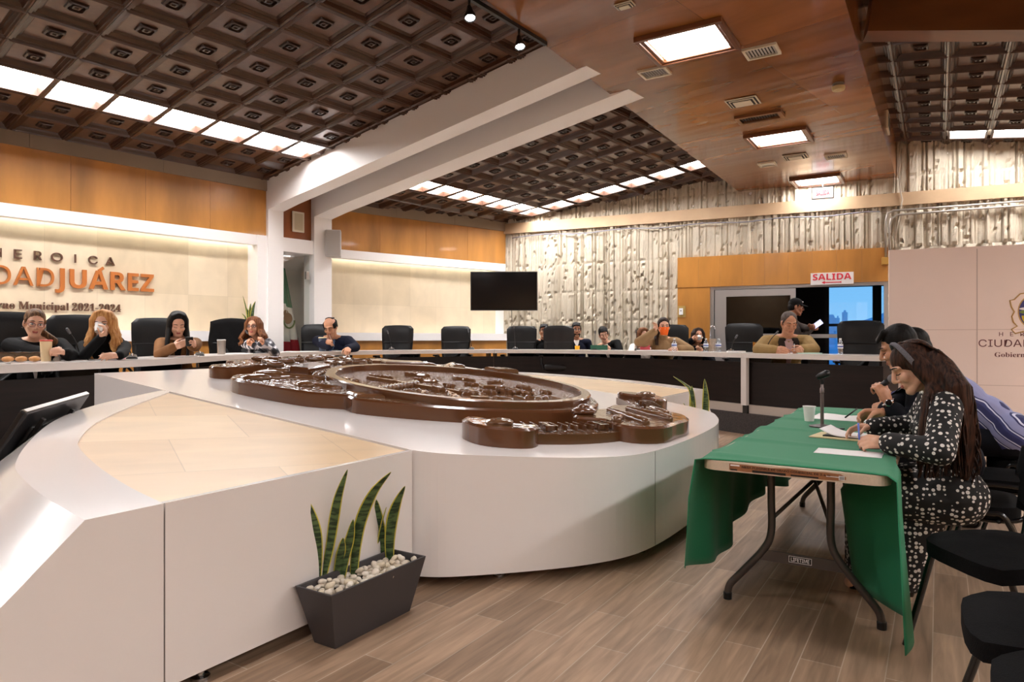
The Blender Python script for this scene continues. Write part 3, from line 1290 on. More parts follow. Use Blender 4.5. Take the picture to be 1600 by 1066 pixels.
# the two wings with a travertine inlay inside a white rim that slopes down outside
rim_out = [(1.12, -2.30), (1.14, -2.6), (1.19, -2.9), (1.25, -3.1), (1.45, -3.46), (1.76, -3.89), (2.16, -4.23), (2.709, -4.53)]
rim_in = [(1.38, -2.30), (1.40, -2.56), (1.46, -2.90), (1.55, -3.23), (1.64, -3.41), (1.87, -3.72), (2.22, -4.05), (2.709, -4.45)]
skirt = [(0.38, -2.30), (0.36, -2.7), (0.40, -3.15), (0.55, -3.7), (0.85, -4.25), (1.3, -4.75), (1.9, -5.1), (2.709, -5.3)]


def wing(label, mir):
    f = (lambda p: [(8.94 - a, c) for a, c in p]) if mir else (lambda p: p)
    ro, ri, sk = (resample([tuple(q) for q in spline(x, 6)], 40) for x in (rim_out, rim_in, skirt))
    ro, ri, sk = f(ro), f(ri), f(sk)
    je = 0.006
    near = f([(2.715 - je, -2.30)])[0]
    far = f([(2.715 - je, -4.45)])[0]
    t = thing('platform_wing', label, 'platform', uv(near[0] * .5 + ro[10][0] * .5, -3.2), 0, 'travertine-topped wings of the platform')
    bb = MB()
    n = len(ro)
    P = lambda q, z=None: (lambda w: (w.x, w.y, ztop(w.x, w.y) if z is None else z))(uv(*q))
    vs = [P(q) for q in ri] + [P(q) for q in ro]
    # sloping outside: from the rim down to the floor gap
    vs += [P(q, GAP) for q in sk] + [(P(q)[0], P(q)[1], P(q)[2] - 0.03) for q in ri]
    fs = []
    for i in range(n - 1):
        fs += [(i, i + 1, n + i + 1, n + i), (n + i, n + i + 1, 2 * n + i + 1, 2 * n + i), (3 * n + i, 3 * n + i + 1, i + 1, i)]
    bb.add(vs, fs)
    e = [P(ri[0]), P(ro[0]), P(sk[0], GAP), P(ri[0], GAP)]
    bb.add(e, [(0, 1, 2, 3)])
    e = [P(ri[-1]), P(ro[-1]), P(sk[-1], GAP), P(ri[-1], GAP)]
    bb.add(e, [(3, 2, 1, 0)])
    attach(bb.build('rim', m_gloss, smooth=35), t)
    # front panel below the inlay
    bb = MB()
    q0, q1 = f([(1.386, -2.30)])[0], near
    p0, p1 = uv(*q0), uv(*q1)
    vs = [P(q0, GAP), P(q1, GAP), P(q1), P(q0), ]
    nn = uv(0, -1) * 0.03
    vs2 = [(v[0] + nn.x, v[1] + nn.y, v[2]) for v in vs]
    bb.add(vs + vs2, [(0, 1, 2, 3), (7, 6, 5, 4), (0, 3, 7, 4), (1, 5, 6, 2), (3, 2, 6, 7), (0, 4, 5, 1)])
    attach(bb.build('front_panel', m_gloss), t)
    # travertine inlay
    bb = MB()
    poly = [(a, c) for a, c in ri] + [far, (near[0], -2.335)]
    poly[0] = (poly[0][0], -2.335)
    pp = ccw(uvp(poly))
    bb.prism(pp, lambda x, y: ztop(x, y) - 0.05, lambda x, y: ztop(x, y) - 0.008)
    o = attach(bb.build('travertine_inlay', m_inlay), t)
    plane_uv(o, (0, 0, 0), uv(0.9, 0.43), uv(-0.43, 0.9))
    bb = MB()
    bb.prism(ccw(uvp(f([(1.3, -2.5), (2.6, -2.5), (2.6, -4.4), (1.7, -3.6)]))), 0, GAP)
    attach(bb.build('recessed_plinth', m_black), t)
    for a, c in f([(1.56, -2.36), (2.4, -2.36)]):
        q = uv(a, c)
        foot(t, q.x, q.y)
    return t


wing('white platform wing with travertine inlay, nearest the camera behind the planter', False)
wing('white platform wing with travertine inlay, on the far side beyond the coat of arms', True)

# ------------------------------------------------------------------ carved coat of arms lying on the platform
def lacquer(name, c, dens, amt, rough=0.14):
    m, nt, N, L, b = new_mat(name)
    b.inputs['Base Color'].default_value = c
    b.inputs['Roughness'].default_value = rough
    b.inputs['Coat Weight'].default_value = 0.7
    b.inputs['Coat Roughness'].default_value = 0.05
    tc = N.new('ShaderNodeTexCoord')
    t = N.new('ShaderNodeTexVoronoi')
    t.inputs['Scale'].default_value = dens
    bp = N.new('ShaderNodeBump')
    bp.inputs['Strength'].default_value = amt
    bp.inputs['Distance'].default_value = 0.01
    L.new(tc.outputs['Object'], t.inputs['Vector'])
    L.new(t.outputs['Distance'], bp.inputs['Height'])
    L.new(bp.outputs[0], b.inputs['Normal'])
    L.new(bp.outputs[0], b.inputs['Coat Normal'])
    return m


m_lac = lacquer('brown_lacquer', rgb(92, 55, 31), 4, 0.03, 0.2)
m_lac_top = lacquer('brown_lacquer_carved', rgb(104, 70, 44), 16, 0.35)
m_lac_ham = lacquer('hammered_lacquer', rgb(120, 84, 56), 42, 0.9)
m_lac_foil = lacquer('chiselled_lacquer', rgb(112, 80, 56), 24, 1.0)
EU, EV = uv(1, 0), (uv(0, -1) + UP * 0.1).normalized()
EN = EU.cross(EV)
if EN.z < 0:
    EN = -EN
EO = uv(4.42, 0, 0)
EO.z = 0.475


def EM(a, b_, h=0.0):
    """point of the emblem: a to the far side, b towards its crown, h above the platform"""
    p = uv(4.42 + a, -b_)
    p.z = 0.475 + 0.1 * b_ + h
    return p


def empx(x, y, h):
    a, b_ = (x - CX) / FPX, (y - YH) / FPX
    D = (CAMH - 0.475 - h) / (b_ - 0.1 * (CA * a - SA))
    u_, v_ = to_uv(Vector((a * D, D, 0)))
    return u_ - 4.42, -v_


def eslab(pts, h0, h1, mi=0, bb=None, top_mi=None, inset=0.0):
    """slab of outline pts on the emblem plane"""
    bb = bb or MB()
    n = len(pts)
    area = sum(pts[i][0] * pts[(i + 1) % n][1] - pts[(i + 1) % n][0] * pts[i][1] for i in range(n))
    if area < 0:
        pts = pts[::-1]
    cx_, cy_ = sum(p[0] for p in pts) / n, sum(p[1] for p in pts) / n
    lo = [EM(a, b_, h0) for a, b_ in pts]
    hi = [EM(a, b_, h1 - (0.012 if inset else 0)) for a, b_ in pts]
    vs = lo + hi
    fs = [(i, (i + 1) % n, n + (i + 1) % n, n + i) for i in range(n)]
    bb.add([tuple(v) for v in vs], fs, mi)
    if inset:
        top = []
        for i in range(n):
            p, q, r_ = (Vector((*pts[(i + k) % n], 0)) for k in (-1, 0, 1))
            e = ((r_ - q).normalized() + (q - p).normalized())
            e = e.normalized() if e.length > 1e-6 else Vector((1, 0, 0))
            nn = Vector((-e.y, e.x, 0))
            top.append((q.x + nn.x * inset, q.y + nn.y * inset))
        ti = [EM(a, b_, h1) for a, b_ in top]
        bb.add([tuple(v) for v in hi + ti], fs, mi)
        bb.add([tuple(v) for v in ti], [list(range(n))], mi if top_mi is None else top_mi)
    else:
        bb.add([tuple(v) for v in hi], [list(range(n))], mi if top_mi is None else top_mi)
    return bb


def sym(half):
    return half + [(-a, b_) for a, b_ in reversed(half) if abs(a) > 1e-6]


def smooth_pts(pts, n=5):
    return [tuple(p) for p in spline(pts, n, True)]


coat = thing('coat_of_arms', 'large brown lacquered carved coat of arms lying on the white platform', 'coat of arms', EM(0, 3.3))


def epart(bb, name, mats, smooth=False, parent=None):
    return attach(bb.build(name, mats, smooth=smooth or 38), parent or coat)


OB = 3.27
half = [(0, 2.14), (0.3, 2.18), (0.58, 2.36), (0.86, 2.64), (1.08, 2.95), (1.2, 3.2), (1.16, 3.36), (1.3, 3.55), (1.36, 3.95), (1.36, 4.25), (1.22, 4.42), (1.0, 4.42), (0.92, 4.33),
        (0.74, 4.5), (0.6, 4.62), (0.3, 4.66), (0, 4.66)]
epart(eslab(smooth_pts(sym(half), 3), 0.0, 0.1, 0, top_mi=1, inset=0.012), 'base_slab', [m_lac, m_lac_foil])


def ering(ra0, rb0, ra1, rb1, h0, h1, c=OB, n=72):
    bb = MB()
    vs = []
    for k in range(n):
        t = 2 * math.pi * k / n
        for ra, rb, h in ((ra0, rb0, h0), (ra0, rb0, h1 - .008), (ra0 - .008, rb0 - .008, h1), (ra1 + .008, rb1 + .008, h1), (ra1, rb1, h1 - .008), (ra1, rb1, h0)):
            vs.append(tuple(EM(ra * math.cos(t), c + rb * math.sin(t), h)))
    fs = []
    for k in range(n):
        k2 = (k + 1) % n
        for j in range(5):
            fs.append((k * 6 + j, k2 * 6 + j, k2 * 6 + j + 1, k * 6 + j + 1))
    bb.add(vs, fs)
    return bb


epart(ering(1.0, 1.07, 0.92, 0.99, 0.09, 0.148), 'oval_rim', m_lac, 40)
bb = MB()
n = 72
bb.add([tuple(EM(0.92 * math.cos(2 * math.pi * k / n), OB + 0.99 * math.sin(2 * math.pi * k / n), 0.104)) for k in range(n)], [list(range(n))])
epart(bb, 'oval_field', m_lac_ham)
# beaded arc on the crown side of the oval
bb = MB()
for k in range(30):
    t = math.radians(48 + k * 84 / 29)
    bb.ell(EM(1.07 * math.cos(t), OB + 1.15 * math.sin(t), 0.1), (0.034, 0.034, 0.03), None, 10, 6)
epart(bb, 'beaded_border', m_lac_top, True)
# mantling scrolls on both flanks of the helmet
for sgn in (-1, 1):
    for (a0, b0, a1, b1, r0, r1) in ((1.2, 4.22, 0.78, 3.95, .10, .035), (0.95, 4.38, 0.55, 4.28, .09, .03), (1.12, 3.78, 1.0, 3.55, .06, .025)):
        bb = MB()
        bb.ell(EM(sgn * a0, b0, 0.10), (r0 * 1.25, r0, 0.035), None, 16, 8)
        bb.tube([EM(sgn * (a0 + (a1 - a0) * k / 6), b0 + (b1 - b0) * k / 6 + 0.05 * math.sin(k / 6 * math.pi), 0.095) for k in range(7)],
                [r0 * .55 + (r1 - r0 * .55) * k / 6 for k in range(7)], 10)
        epart(bb, 'mantling_scroll', m_lac_top, True)
# crest above the helmet, with its two spread arms
half = [(0, 4.5), (0.45, 4.5), (0.62, 4.62), (0.5, 4.8), (0.66, 4.9), (0.92, 4.82), (1.06, 4.9), (1.0, 5.04), (0.74, 5.1), (0.7, 5.26), (0.4, 5.3), (0.22, 5.4), (0, 5.42)]
epart(eslab(smooth_pts(sym(half), 3), 0.0, 0.095, 0, top_mi=1, inset=0.012), 'crest', [m_lac, m_lac_foil])
bb = MB()
r = np.random.default_rng(3)
for k in range(34):
    a, b_ = r.uniform(-.62, .62), r.uniform(4.6, 5.3)
    if abs(a) + abs(b_ - 5) * .6 < .72:
        th = r.uniform(0, math.pi)
        bb.cap(EM(a, b_, .108), EM(a + .11 * math.cos(th), b_ + .11 * math.sin(th), .112), .026, .012, 8, 3)
epart(bb, 'crest_feather', m_lac_top, True)
# ridge between oval and crest
for sgn in (-1, 1):
    bb = eslab([(sgn * .34, 4.36), (sgn * .72, 4.2), (sgn * .8, 4.32), (sgn * .42, 4.5)], 0.09, 0.16, inset=0.01)
    epart(bb, 'helmet_ridge', m_lac)
# lozenge clasp on the far side of the oval
bb = eslab([(1.0, 3.55), (1.22, 3.45), (1.28, 3.62), (1.06, 3.74)], 0.09, 0.165, inset=0.02)
epart(bb, 'side_clasp', m_lac_top)
bb = eslab([(-1.18, 3.22), (-1.0, 3.14), (-0.99, 3.3), (-1.12, 3.38)], 0.09, 0.12, inset=0.02)
epart(bb, 'side_clasp', m_lac_top)


def in_oval(a, b_, m=.03):
    """keeps a carved piece inside the rim"""
    k = math.hypot(a / (.90 - m), (b_ - OB) / (.97 - m))
    return (a, b_) if k <= 1 else (a / k, OB + (b_ - OB) / k)


def fig(name, p0, p1, r0, r1, h=0.115, lumps=0, flat=False):
    """carved relief from pixel p0 to p1 of the oval"""
    h -= .006
    a0, b0 = in_oval(*empx(*p0, h), max(r0, .03))
    a1, b1 = in_oval(*empx(*p1, h), max(r1, .03))
    bb = MB()
    d = Vector((a1 - a0, b1 - b0, 0))
    q = Vector((-d.y, d.x, 0)).normalized()
    if flat:
        eslab([(a0 + q.x * r0, b0 + q.y * r0), (a0 - q.x * r0, b0 - q.y * r0), (a1 - q.x * r1, b1 - q.y * r1), (a1 + q.x * r1, b1 + q.y * r1)], 0.1, h + .022, 0, bb, inset=0.008)
        epart(bb, name, m_lac_top)
        return
    rr = FR
    n = 9
    up_, dn_ = [], []
    for k in range(n + 1):
        t = k / n
        w = (r0 + (r1 - r0) * t) * (1.25 * math.sin(math.pi * (.12 + .76 * t)) ** .6) * rr.uniform(.7, 1.15)
        c = Vector((a0 + d.x * t, b0 + d.y * t, 0))
        up_.append((c.x + q.x * w, c.y + q.y * w))
        dn_.append((c.x - q.x * w, c.y - q.y * w))
    eslab(up_ + dn_[::-1], 0.1, h + .012, 0, bb, inset=0.007)
    e3 = (EM(d.x, d.y) - EM(0, 0)).normalized()
    for k in range(max(3, lumps)):
        t = (k + .5) / max(3, lumps)
        w = (r0 + (r1 - r0) * t)
        o = rr.uniform(-.35, .35) * w
        c = EM(a0 + d.x * t + q.x * o, b0 + d.y * t + q.y * o, h + .008)
        x = (e3 + (EM(q.x, q.y) - EM(0, 0)).normalized() * rr.uniform(-.9, .9)).normalized()
        bb.cap(c - x * w * .5, c + x * w * .55, w * .42, w * .2, 8, 3)
    epart(bb, name, m_lac_top, 50)


FR = np.random.default_rng(31)
fig('shield_divider', (575, 592), (735, 618), .022, .022, .11, flat=True)
fig('shield_divider', (735, 612), (770, 632), .02, .02, .11, flat=True)
a0, b0 = in_oval(*empx(572, 615, .095), .05)
a1, b1 = in_oval(*empx(654, 603, .095), .05)
bb = MB()
for k in range(11):
    t = (k + .5) / 11
    c = EM(a0 + (a1 - a0) * t, b0 + (b1 - b0) * t, .115)
    bb.cap(c + (EM(.028, .03) - EM(0, 0)), c - (EM(.028, .03) - EM(0, 0)), .024, .024, 8, 3)
epart(bb, 'carved_rope', m_lac_top, True)
fig('carved_star', (502, 594), (562, 596), .03, .03, .115)
fig('carved_star', (515, 590), (556, 598), .02, .03, .13)
fig('carved_branch', (577, 587), (614, 591), .03, .02, .12, 6)
fig('carved_branch', (632, 584), (672, 587), .03, .018, .125, 5)
fig('carved_branch', (648, 593), (684, 596), .034, .03, .12, 4)
fig('carved_branch', (708, 590), (742, 595), .032, .022, .12, 5)
fig('carved_post', (694, 602), (711, 604), .03, .03, .12, 3)
fig('carved_wagon', (632, 617), (660, 612), .07, .05, .12, 3)
fig('carved_leaf', (662, 618), (682, 624), .05, .02, .115)
fig('carved_oar', (698, 612), (718, 628), .014, .03, .135)
fig('carved_plough', (676, 608), (698, 610), .04, .03, .125, 3)
fig('carved_boat', (722, 614), (756, 617), .05, .04, .12, 5)
fig('carved_canopy', (752, 612), (774, 613), .035, .03, .13)
fig('carved_figure', (725, 600), (748, 602), .03, .03, .12, 3)
fig('carved_figure', (764, 598), (784, 597), .03, .03, .12, 3)
fig('carved_building', (752, 606), (778, 607), .05, .04, .12, flat=True)
fig('carved_building', (780, 610), (812, 612), .07, .06, .13, 4)
fig('carved_tower', (812, 606), (830, 606), .05, .03, .14, 2)
fig('carved_bush', (816, 615), (832, 617), .045, .04, .13, 3)
fig('carved_bush', (846, 613), (862, 615), .04, .04, .12, 3)
fig('carved_wall', (738, 629), (771, 629), .03, .03, .14, flat=True)
fig('carved_rock', (776, 626), (800, 628), .06, .05, .12, 4)
fig('carved_mound', (830, 627), (880, 627), .085, .07, .13, 6)
fig('carved_arch', (806, 622), (824, 628), .02, .02, .13, flat=True)

# ------------------------------------------------------------------ carved motto ribbon below it
rib = thing('motto_ribbon', 'brown lacquered carved ribbon with raised letters at the rounded end of the platform', 'emblem ribbon', EM(0, 1.85))
path = [tuple(p) for p in spline([(-1.2, 2.3), (-1.0, 2.12), (-.7, 1.9), (-.35, 1.78), (0, 1.75), (.35, 1.78), (.7, 1.9), (1.0, 2.12), (1.2, 2.3)], 6)]
outer_, inner_ = [], []
for i, p in enumerate(path):
    q0, q1 = path[max(0, i - 1)], path[min(len(path) - 1, i + 1)]
    e = Vector((q1[0] - q0[0], q1[1] - q0[1], 0)).normalized()
    nn = Vector((e.y, -e.x, 0))
    outer_.append((p[0] + nn.x * .12, p[1] + nn.y * .12))
    inner_.append((p[0] - nn.x * .12, p[1] - nn.y * .12))
epart(eslab(outer_ + inner_[::-1], 0, 0.06, 0, top_mi=1), 'ribbon_band', [m_lac, m_lac_foil], parent=rib)
for sgn in (-1, 1):
    half = [(sgn * a, b_) for a, b_ in ((0.98, 1.98), (1.12, 1.93), (1.24, 2.02), (1.3, 2.16), (1.24, 2.32), (1.13, 2.38), (1.06, 2.3), (1.08, 2.14))]
    epart(eslab(smooth_pts(half, 4), 0, 0.11, 0, top_mi=1, inset=0.02), 'ribbon_end', [m_lac, m_lac_top], parent=rib)
    bb = MB()
    bb.ell(EM(sgn * 1.15, 2.13, .115), (.085, .055, .028), None, 14, 8)
    epart(bb, 'end_roll', m_lac_foil, True, parent=rib)
half = [(0, 1.47), (.25, 1.47), (.42, 1.56), (.46, 1.7), (.36, 1.84), (.46, 1.98), (.3, 2.08), (.14, 2.02), (0, 2.06)]
epart(eslab(smooth_pts(sym(half), 3), 0, 0.105, 0, top_mi=1, inset=0.02), 'ribbon_knot', [m_lac, m_lac_top], parent=rib)
bb = MB()
bb.ell(EM(-.28, 2.02, .12), (.09, .09, .03), None, 16, 8)
bb.ell(EM(-.28, 2.02, .14), (.045, .045, .03), None, 12, 8)
epart(bb, 'ribbon_boss', m_lac, True, parent=rib)
for a0, b0, a1, b1 in ((-.25, 1.6, -.02, 1.95), (.05, 1.55, .2, 1.9), (.22, 1.62, .4, 1.8), (-.36, 1.75, -.2, 1.78)):
    bb = MB()
    bb.cap(EM(a0, b0, .11), EM(a1, b1, .115), .035, .02, 10, 4)
    epart(bb, 'knot_leaf', m_lac_top, True, parent=rib)


def ribbon_letters(word, t0, t1):
    """raised letters along the ribbon, read from the round end of the platform"""
    for k, ch in enumerate(word):
        if ch == ' ':
            continue
        t = (t0 + (t1 - t0) * (k + .5) / len(word)) * (len(path) - 1)
        i = int(t)
        p = path[i]
        q = path[min(len(path) - 1, i + 1)]
        e = Vector((q[0] - p[0], q[1] - p[1], 0)).normalized()
        nn = Vector((-e.y, e.x, 0))
        # ribbon runs a to +a; seen from the public side the text runs from -a to +a
        R = (EM(e.x, e.y) - EM(0, 0)).normalized()
        U = (EM(nn.x, nn.y) - EM(0, 0)).normalized()
        w = 0.5 * abs(t1 - t0) * 2.9 / len(word) * .8
        o = EM(p[0] - nn.x * .06 - e.x * w / 2, p[1] - nn.y * .06 - e.y * w / 2, .068)
        place_text('ribbon_letter', ch, o, R, U, None if ch == 'I' else w, .12, .03, m_lac, None, SANS, 0.01)
        attach(LAST[0], rib)


LAST = [None]
_pt = place_text


def place_text(*a, **k):
    LAST[0] = _pt(*a, **k)
    return LAST[0]


ribbon_letters('REFUGIO DE LA LIBERTAD', 0.14, 0.40)
ribbon_letters('CUSTODIA REPUBLICA', 0.60, 0.86)

# ------------------------------------------------------------------ curved council desk, in four lengths
m_desk_top = mat('desk_white_laminate', rgb(226, 218, 212), 0.22, coat=0.2)
m_desk_dark = mat('wenge_panel', rgb(27, 17, 14), 0.45, spec=.25, noise=(3, 0.3, (0.6, 0.6, 9)))
m_desk_base = mat('desk_base_strip', rgb(186, 172, 160), 0.5)
SJ = [0.0, s_desk(382), s_desk(772), s_desk(1157), _len[-1] - 0.02]


def strip(bb, s0, s1, o0, o1, z0, z1, n, mi=0):
    rows = []
    for k in range(n + 1):
        s = s0 + (s1 - s0) * k / n
        a, c = dpt(s, o0)[0], dpt(s, o1)[0]
        rows.append([(a.x, a.y, z0), (c.x, c.y, z0), (c.x, c.y, z1), (a.x, a.y, z1)])
    vs = [p for r_ in rows for p in r_]
    fs = []
    for k in range(n):
        for j in range(4):
            fs.append((k * 4 + j, k * 4 + (j + 1) % 4, (k + 1) * 4 + (j + 1) % 4, (k + 1) * 4 + j))
    fs += [(0, 3, 2, 1), (n * 4, n * 4 + 1, n * 4 + 2, n * 4 + 3)]
    bb.add(vs, fs, mi)


for k, lab in enumerate(('left length of the curved white-topped council desk, in front of the lettered wall',
                         'second length of the curved council desk, behind the crown of the coat of arms',
                         'third length of the curved council desk, in front of the ribbed wall',
                         'right length of the curved council desk with a white end post, before the glass door')):
    s0, s1 = SJ[k] + 0.003, SJ[k + 1] - 0.003
    mid = dpt((s0 + s1) / 2, 0.3)[0]
    t = thing('council_desk', lab, 'desk', (mid.x, mid.y, DAIS), 0, 'lengths of the council desk')
    n = max(8, int((s1 - s0) / 0.12))
    bb = MB()
    strip(bb, s0, s1, 0.0, 0.66, DESK - 0.062, DESK, n)
    attach(bb.build('worktop', m_desk_top), t)
    bb = MB()
    strip(bb, s0, s1, 0.09, 0.115, 0.40, DESK - 0.12, n)
    attach(bb.build('modesty_panel', m_desk_dark), t)
    bb = MB()
    strip(bb, s0, s1, 0.07, 0.12, DAIS, 0.395, n)
    attach(bb.build('base_strip', m_desk_base), t)
    m_ = max(2, int((s1 - s0) / 1.15))
    for j in range(m_ + 1):
        s = s0 + 0.05 + (s1 - s0 - 0.1) * j / m_
        p, tg, nrm = dpt(s, 0.35)
        bb = MB()
        bb.box((p.x, p.y, (DAIS + DESK - 0.065) / 2), tg, nrm, UP, 0.03, 0.42, DESK - 0.065 - DAIS)
        attach(bb.build('support', m_desk_dark), t)
    if k == 3:
        p, tg, nrm = dpt(s0 + 0.05, 0.03)
        bb = MB()
        bb.box((p.x, p.y, (0.39 + DESK - 0.064) / 2), tg, nrm, UP, 0.085, 0.06, DESK - 0.064 - 0.39)
        attach(bb.build('end_post', m_desk_top), t)
        bb = MB()
        bb.box((p.x + nrm.x * .02, p.y + nrm.y * .02, (0.39 + DAIS) / 2), tg, nrm, UP, 0.07, 0.05, 0.39 - DAIS)
        attach(bb.build('post_foot', m_black), t)


# ------------------------------------------------------------------ executive chairs
def exec_chair(label, seam=False):
    t = thing('executive_chair', label, 'chair', (0, 0, 0), 0, 'black executive chairs behind the council desk')
    lm = m_leather2 if seam else m_leather
    bb = MB()
    bb.bbox(-0.27, 0.27, -0.22, 0.28, 0.44, 0.55, 0.045, 0, 3)
    bb.build('seat', lm, t, smooth=50)
    # gently curved back, slightly narrower at the waist
    bb = MB()
    nz, nx = 14, 10
    for side in (0, 1):
        grid = []
        for i in range(nz + 1):
            f = i / nz
            z = 0.50 + 0.74 * f
            w = 0.24 + 0.045 * math.sin(f * math.pi * .55) - (0.05 * max(0, (f - .93) / .07) ** 2)
            row = []
            for j in range(nx + 1):
                g = -1 + 2 * j / nx
                edge = (1 - abs(g) ** 6) * (1 - max(0, (f - .9) / .1) ** 3 * .6)
                y = -0.26 - 0.13 * f - 0.02 * math.sin(f * 3) + 0.045 * g * g
                bulge = 0.045 * edge
                if seam and abs(g) < .55:
                    bulge += 0.02
                if f > 0.62:
                    bulge += 0.014 * math.sin((f - .62) / .38 * math.pi)
                row.append((g * w, y + (bulge if side == 0 else -0.03 * edge), z + 0.012 * (1 - g * g) * f))
            grid.append(row)
        bb.sheet(grid)
    me = bb
    o = bb.build('backrest', lm, t, smooth=True, recalc=False)
    bm = bmesh.new()
    bm.from_mesh(o.data)
    bmesh.ops.remove_doubles(bm, verts=bm.verts, dist=0.0015)
    be = [e for e in bm.edges if e.is_boundary]
    bmesh.ops.bridge_loops(bm, edges=be) if len(be) > 8 else None
    bmesh.ops.recalc_face_normals(bm, faces=bm.faces)
    bm.to_mesh(o.data)
    bm.free()
    # stitched seam across the headrest
    bb = MB()
    bb.tube([(-0.26 + 0.052 * k, -0.26 - 0.13 * .6 + 0.05 + 0.045 * (-1 + .2 * k) ** 2, 0.945) for k in range(11)], 0.006, 6)
    bb.build('headrest_seam', m_black, t)
    for s in (-1, 1):
        bb = MB()
        bb.tube([(s * .27, .12, .47), (s * .315, .13, .55), (s * .32, .12, .66), (s * .32, -.02, .69), (s * .31, -.2, .68), (s * .27, -.27, .62)], 0.016, 8)
        bb.bbox(s * .32 - .035, s * .32 + .035, -.16, .16, .685, .715, 0.012)
        bb.build('armrest', m_black, t, smooth=50)
    bb = MB()
    bb.lathe([(0.03, 0.09), (0.03, 0.3), (0.02, 0.3), (0.02, 0.42), (0.1, 0.43), (0.1, 0.445)], (0, 0, 0), 14)
    bb.build('gas_column', m_black, t, smooth=40)
    bb = MB()
    for k in range(5):
        a = 2 * math.pi * k / 5
        bb.cap((0.02 * math.cos(a), 0.02 * math.sin(a), .1), (.3 * math.cos(a), .3 * math.sin(a), .075), .028, .02, 8, 3)
        bb.ell((.3 * math.cos(a), .3 * math.sin(a), .03), (.028, .028, .03), None, 10, 6)
    bb.build('star_base', m_black, t, smooth=True)
    return t


ec0 = exec_chair('x')
ec1 = exec_chair('x', True)
_first = {0: True, 1: True}


def put_exec(x, D, face, label, kind=0, tilt=0.0):
    """executive chair whose back is seen at pixel column x at distance D"""
    p = px(x, YH, D)
    src = ec1 if kind else ec0
    f = hd(face)
    loc = (p.x + f.x * 0.3, p.y + f.y * 0.3, DAIS)
    if _first[kind]:
        _first[kind] = False
        src.location = loc
        src.rotation_euler = (0, 0, -math.radians(face))
        src['label'] = label
        return src
    return dup(src, loc, -math.radians(face), label)


# ------------------------------------------------------------------ black stacking chairs
m_fabric = mat('black_upholstery', rgb(13, 12, 13), 0.95, spec=.15, noise=(90, 0.25), bump=(260, 0.3))
m_tube = mat('black_enamel_tube', rgb(22, 21, 22), 0.25, coat=0.3)
m_shell = mat('dark_plastic_shell', rgb(40, 37, 37), 0.45)


def stack_chair():
    t = thing('stacking_chair', 'x', 'chair', (0, 0, 0), 0, 'black stacking chairs on the right')
    bm = bmesh.new()
    bmesh.ops.create_cube(bm, size=1)
    bmesh.ops.subdivide_edges(bm, edges=bm.edges[:], cuts=5, use_grid_fill=True)
    for v in bm.verts:
        x, y, z = v.co * 2
        rr = (abs(x) ** 4 + abs(y) ** 4) ** .25
        m_ = max(abs(x), abs(y), 1e-6)
        k = m_ / rr if rr > 0 else 1
        v.co = Vector((x * k * .235, y * k * .22 + .02, .455 + z * .028 + (0.02 * (1 - x * x) * (1 - y * y) if z > 0 else 0) - (.02 * max(0, y) ** 2)))
    bb = MB()
    bb.from_bm(bm)
    bb.build('seat', m_fabric, t, smooth=60)
    bb = MB()
    for side in (0, 1):
        grid = []
        for i in range(9):
            f = i / 8
            row = []
            for j in range(9):
                g = -1 + j / 4
                w = .225 * (1 - .22 * max(0, f - .6) * abs(g) - .06 * (1 - f))
                z = .55 + .3 * f - .03 * abs(g) ** 4 * (1 if f > .5 else -1)
                e = (1 - abs(g) ** 6) * (1 - abs(2 * f - 1) ** 6)
                row.append((g * w, -.235 - .06 * f + .04 * g * g + (.028 * e if side == 0 else -.022 * e), z))
            grid.append(row)
        bb.sheet(grid, side)
    o = bb.build('backrest', [m_fabric, m_shell], t, smooth=True, recalc=False)
    bm = bmesh.new()
    bm.from_mesh(o.data)
    bmesh.ops.remove_doubles(bm, verts=bm.verts, dist=0.002)
    bmesh.ops.recalc_face_normals(bm, faces=bm.faces)
    bm.to_mesh(o.data)
    bm.free()
    for s in (-1, 1):
        bb = MB()
        bb.tube([tuple(p) for p in spline([(s * .25, .26, 0.0), (s * .245, .2, .2), (s * .24, .13, .43), (s * .24, .07, .455), (s * .24, -.06, .455), (s * .24, -.13, .43), (s * .245, -.22, .2), (s * .25, -.28, 0)], 5)], .0135, 10)
        bb.build('leg_frame', m_tube, t, smooth=True)
        bb = MB()
        bb.tube([tuple(p) for p in spline([(s * .2, .1, .415), (s * .2, -.12, .415), (s * .2, -.21, .45), (s * .2, -.235, .56), (s * .2, -.27, .7)], 5)], .011, 8)
        bb.build('back_support', m_tube, t, smooth=True)
    bb = MB()
    bb.tube([(-.24, .09, .42), (.24, .09, .42)], .011, 8)
    bb.tube([(-.24, -.1, .42), (.24, -.1, .42)], .011, 8)
    bb.build('cross_bar', m_tube, t, smooth=True)
    return t


sc0 = stack_chair()
CH = [(4.18, 0.14, 302, 'black stacking chair the woman in the dotted dress sits on'),
      (4.95, 0.30, 302, 'black stacking chair under the man holding the microphone'),
      (3.24, 0.24, 266, 'empty black stacking chair right behind the dotted dress, its back to the right edge'),
      (2.44, 0.30, 300, 'empty black stacking chair in the lower right, second from the picture edge'),
      (1.98, 0.35, 300, 'empty black stacking chair lowest in the picture, only its seat edge showing'),
      (5.75, 0.52, 305, 'black stacking chair under the man in the striped shirt'),
      (6.35, 0.63, 302, 'black stacking chair at the right picture edge beyond the striped shirt')]
for k, (u_, v_, face, lab) in enumerate(CH):
    p = uv(u_, v_)
    if k == 0:
        sc0.location = (p.x, p.y, 0)
        sc0.rotation_euler = (0, 0, -math.radians(face))
        sc0['label'] = lab
    else:
        dup(sc0, (p.x, p.y, 0), -math.radians(face), lab)

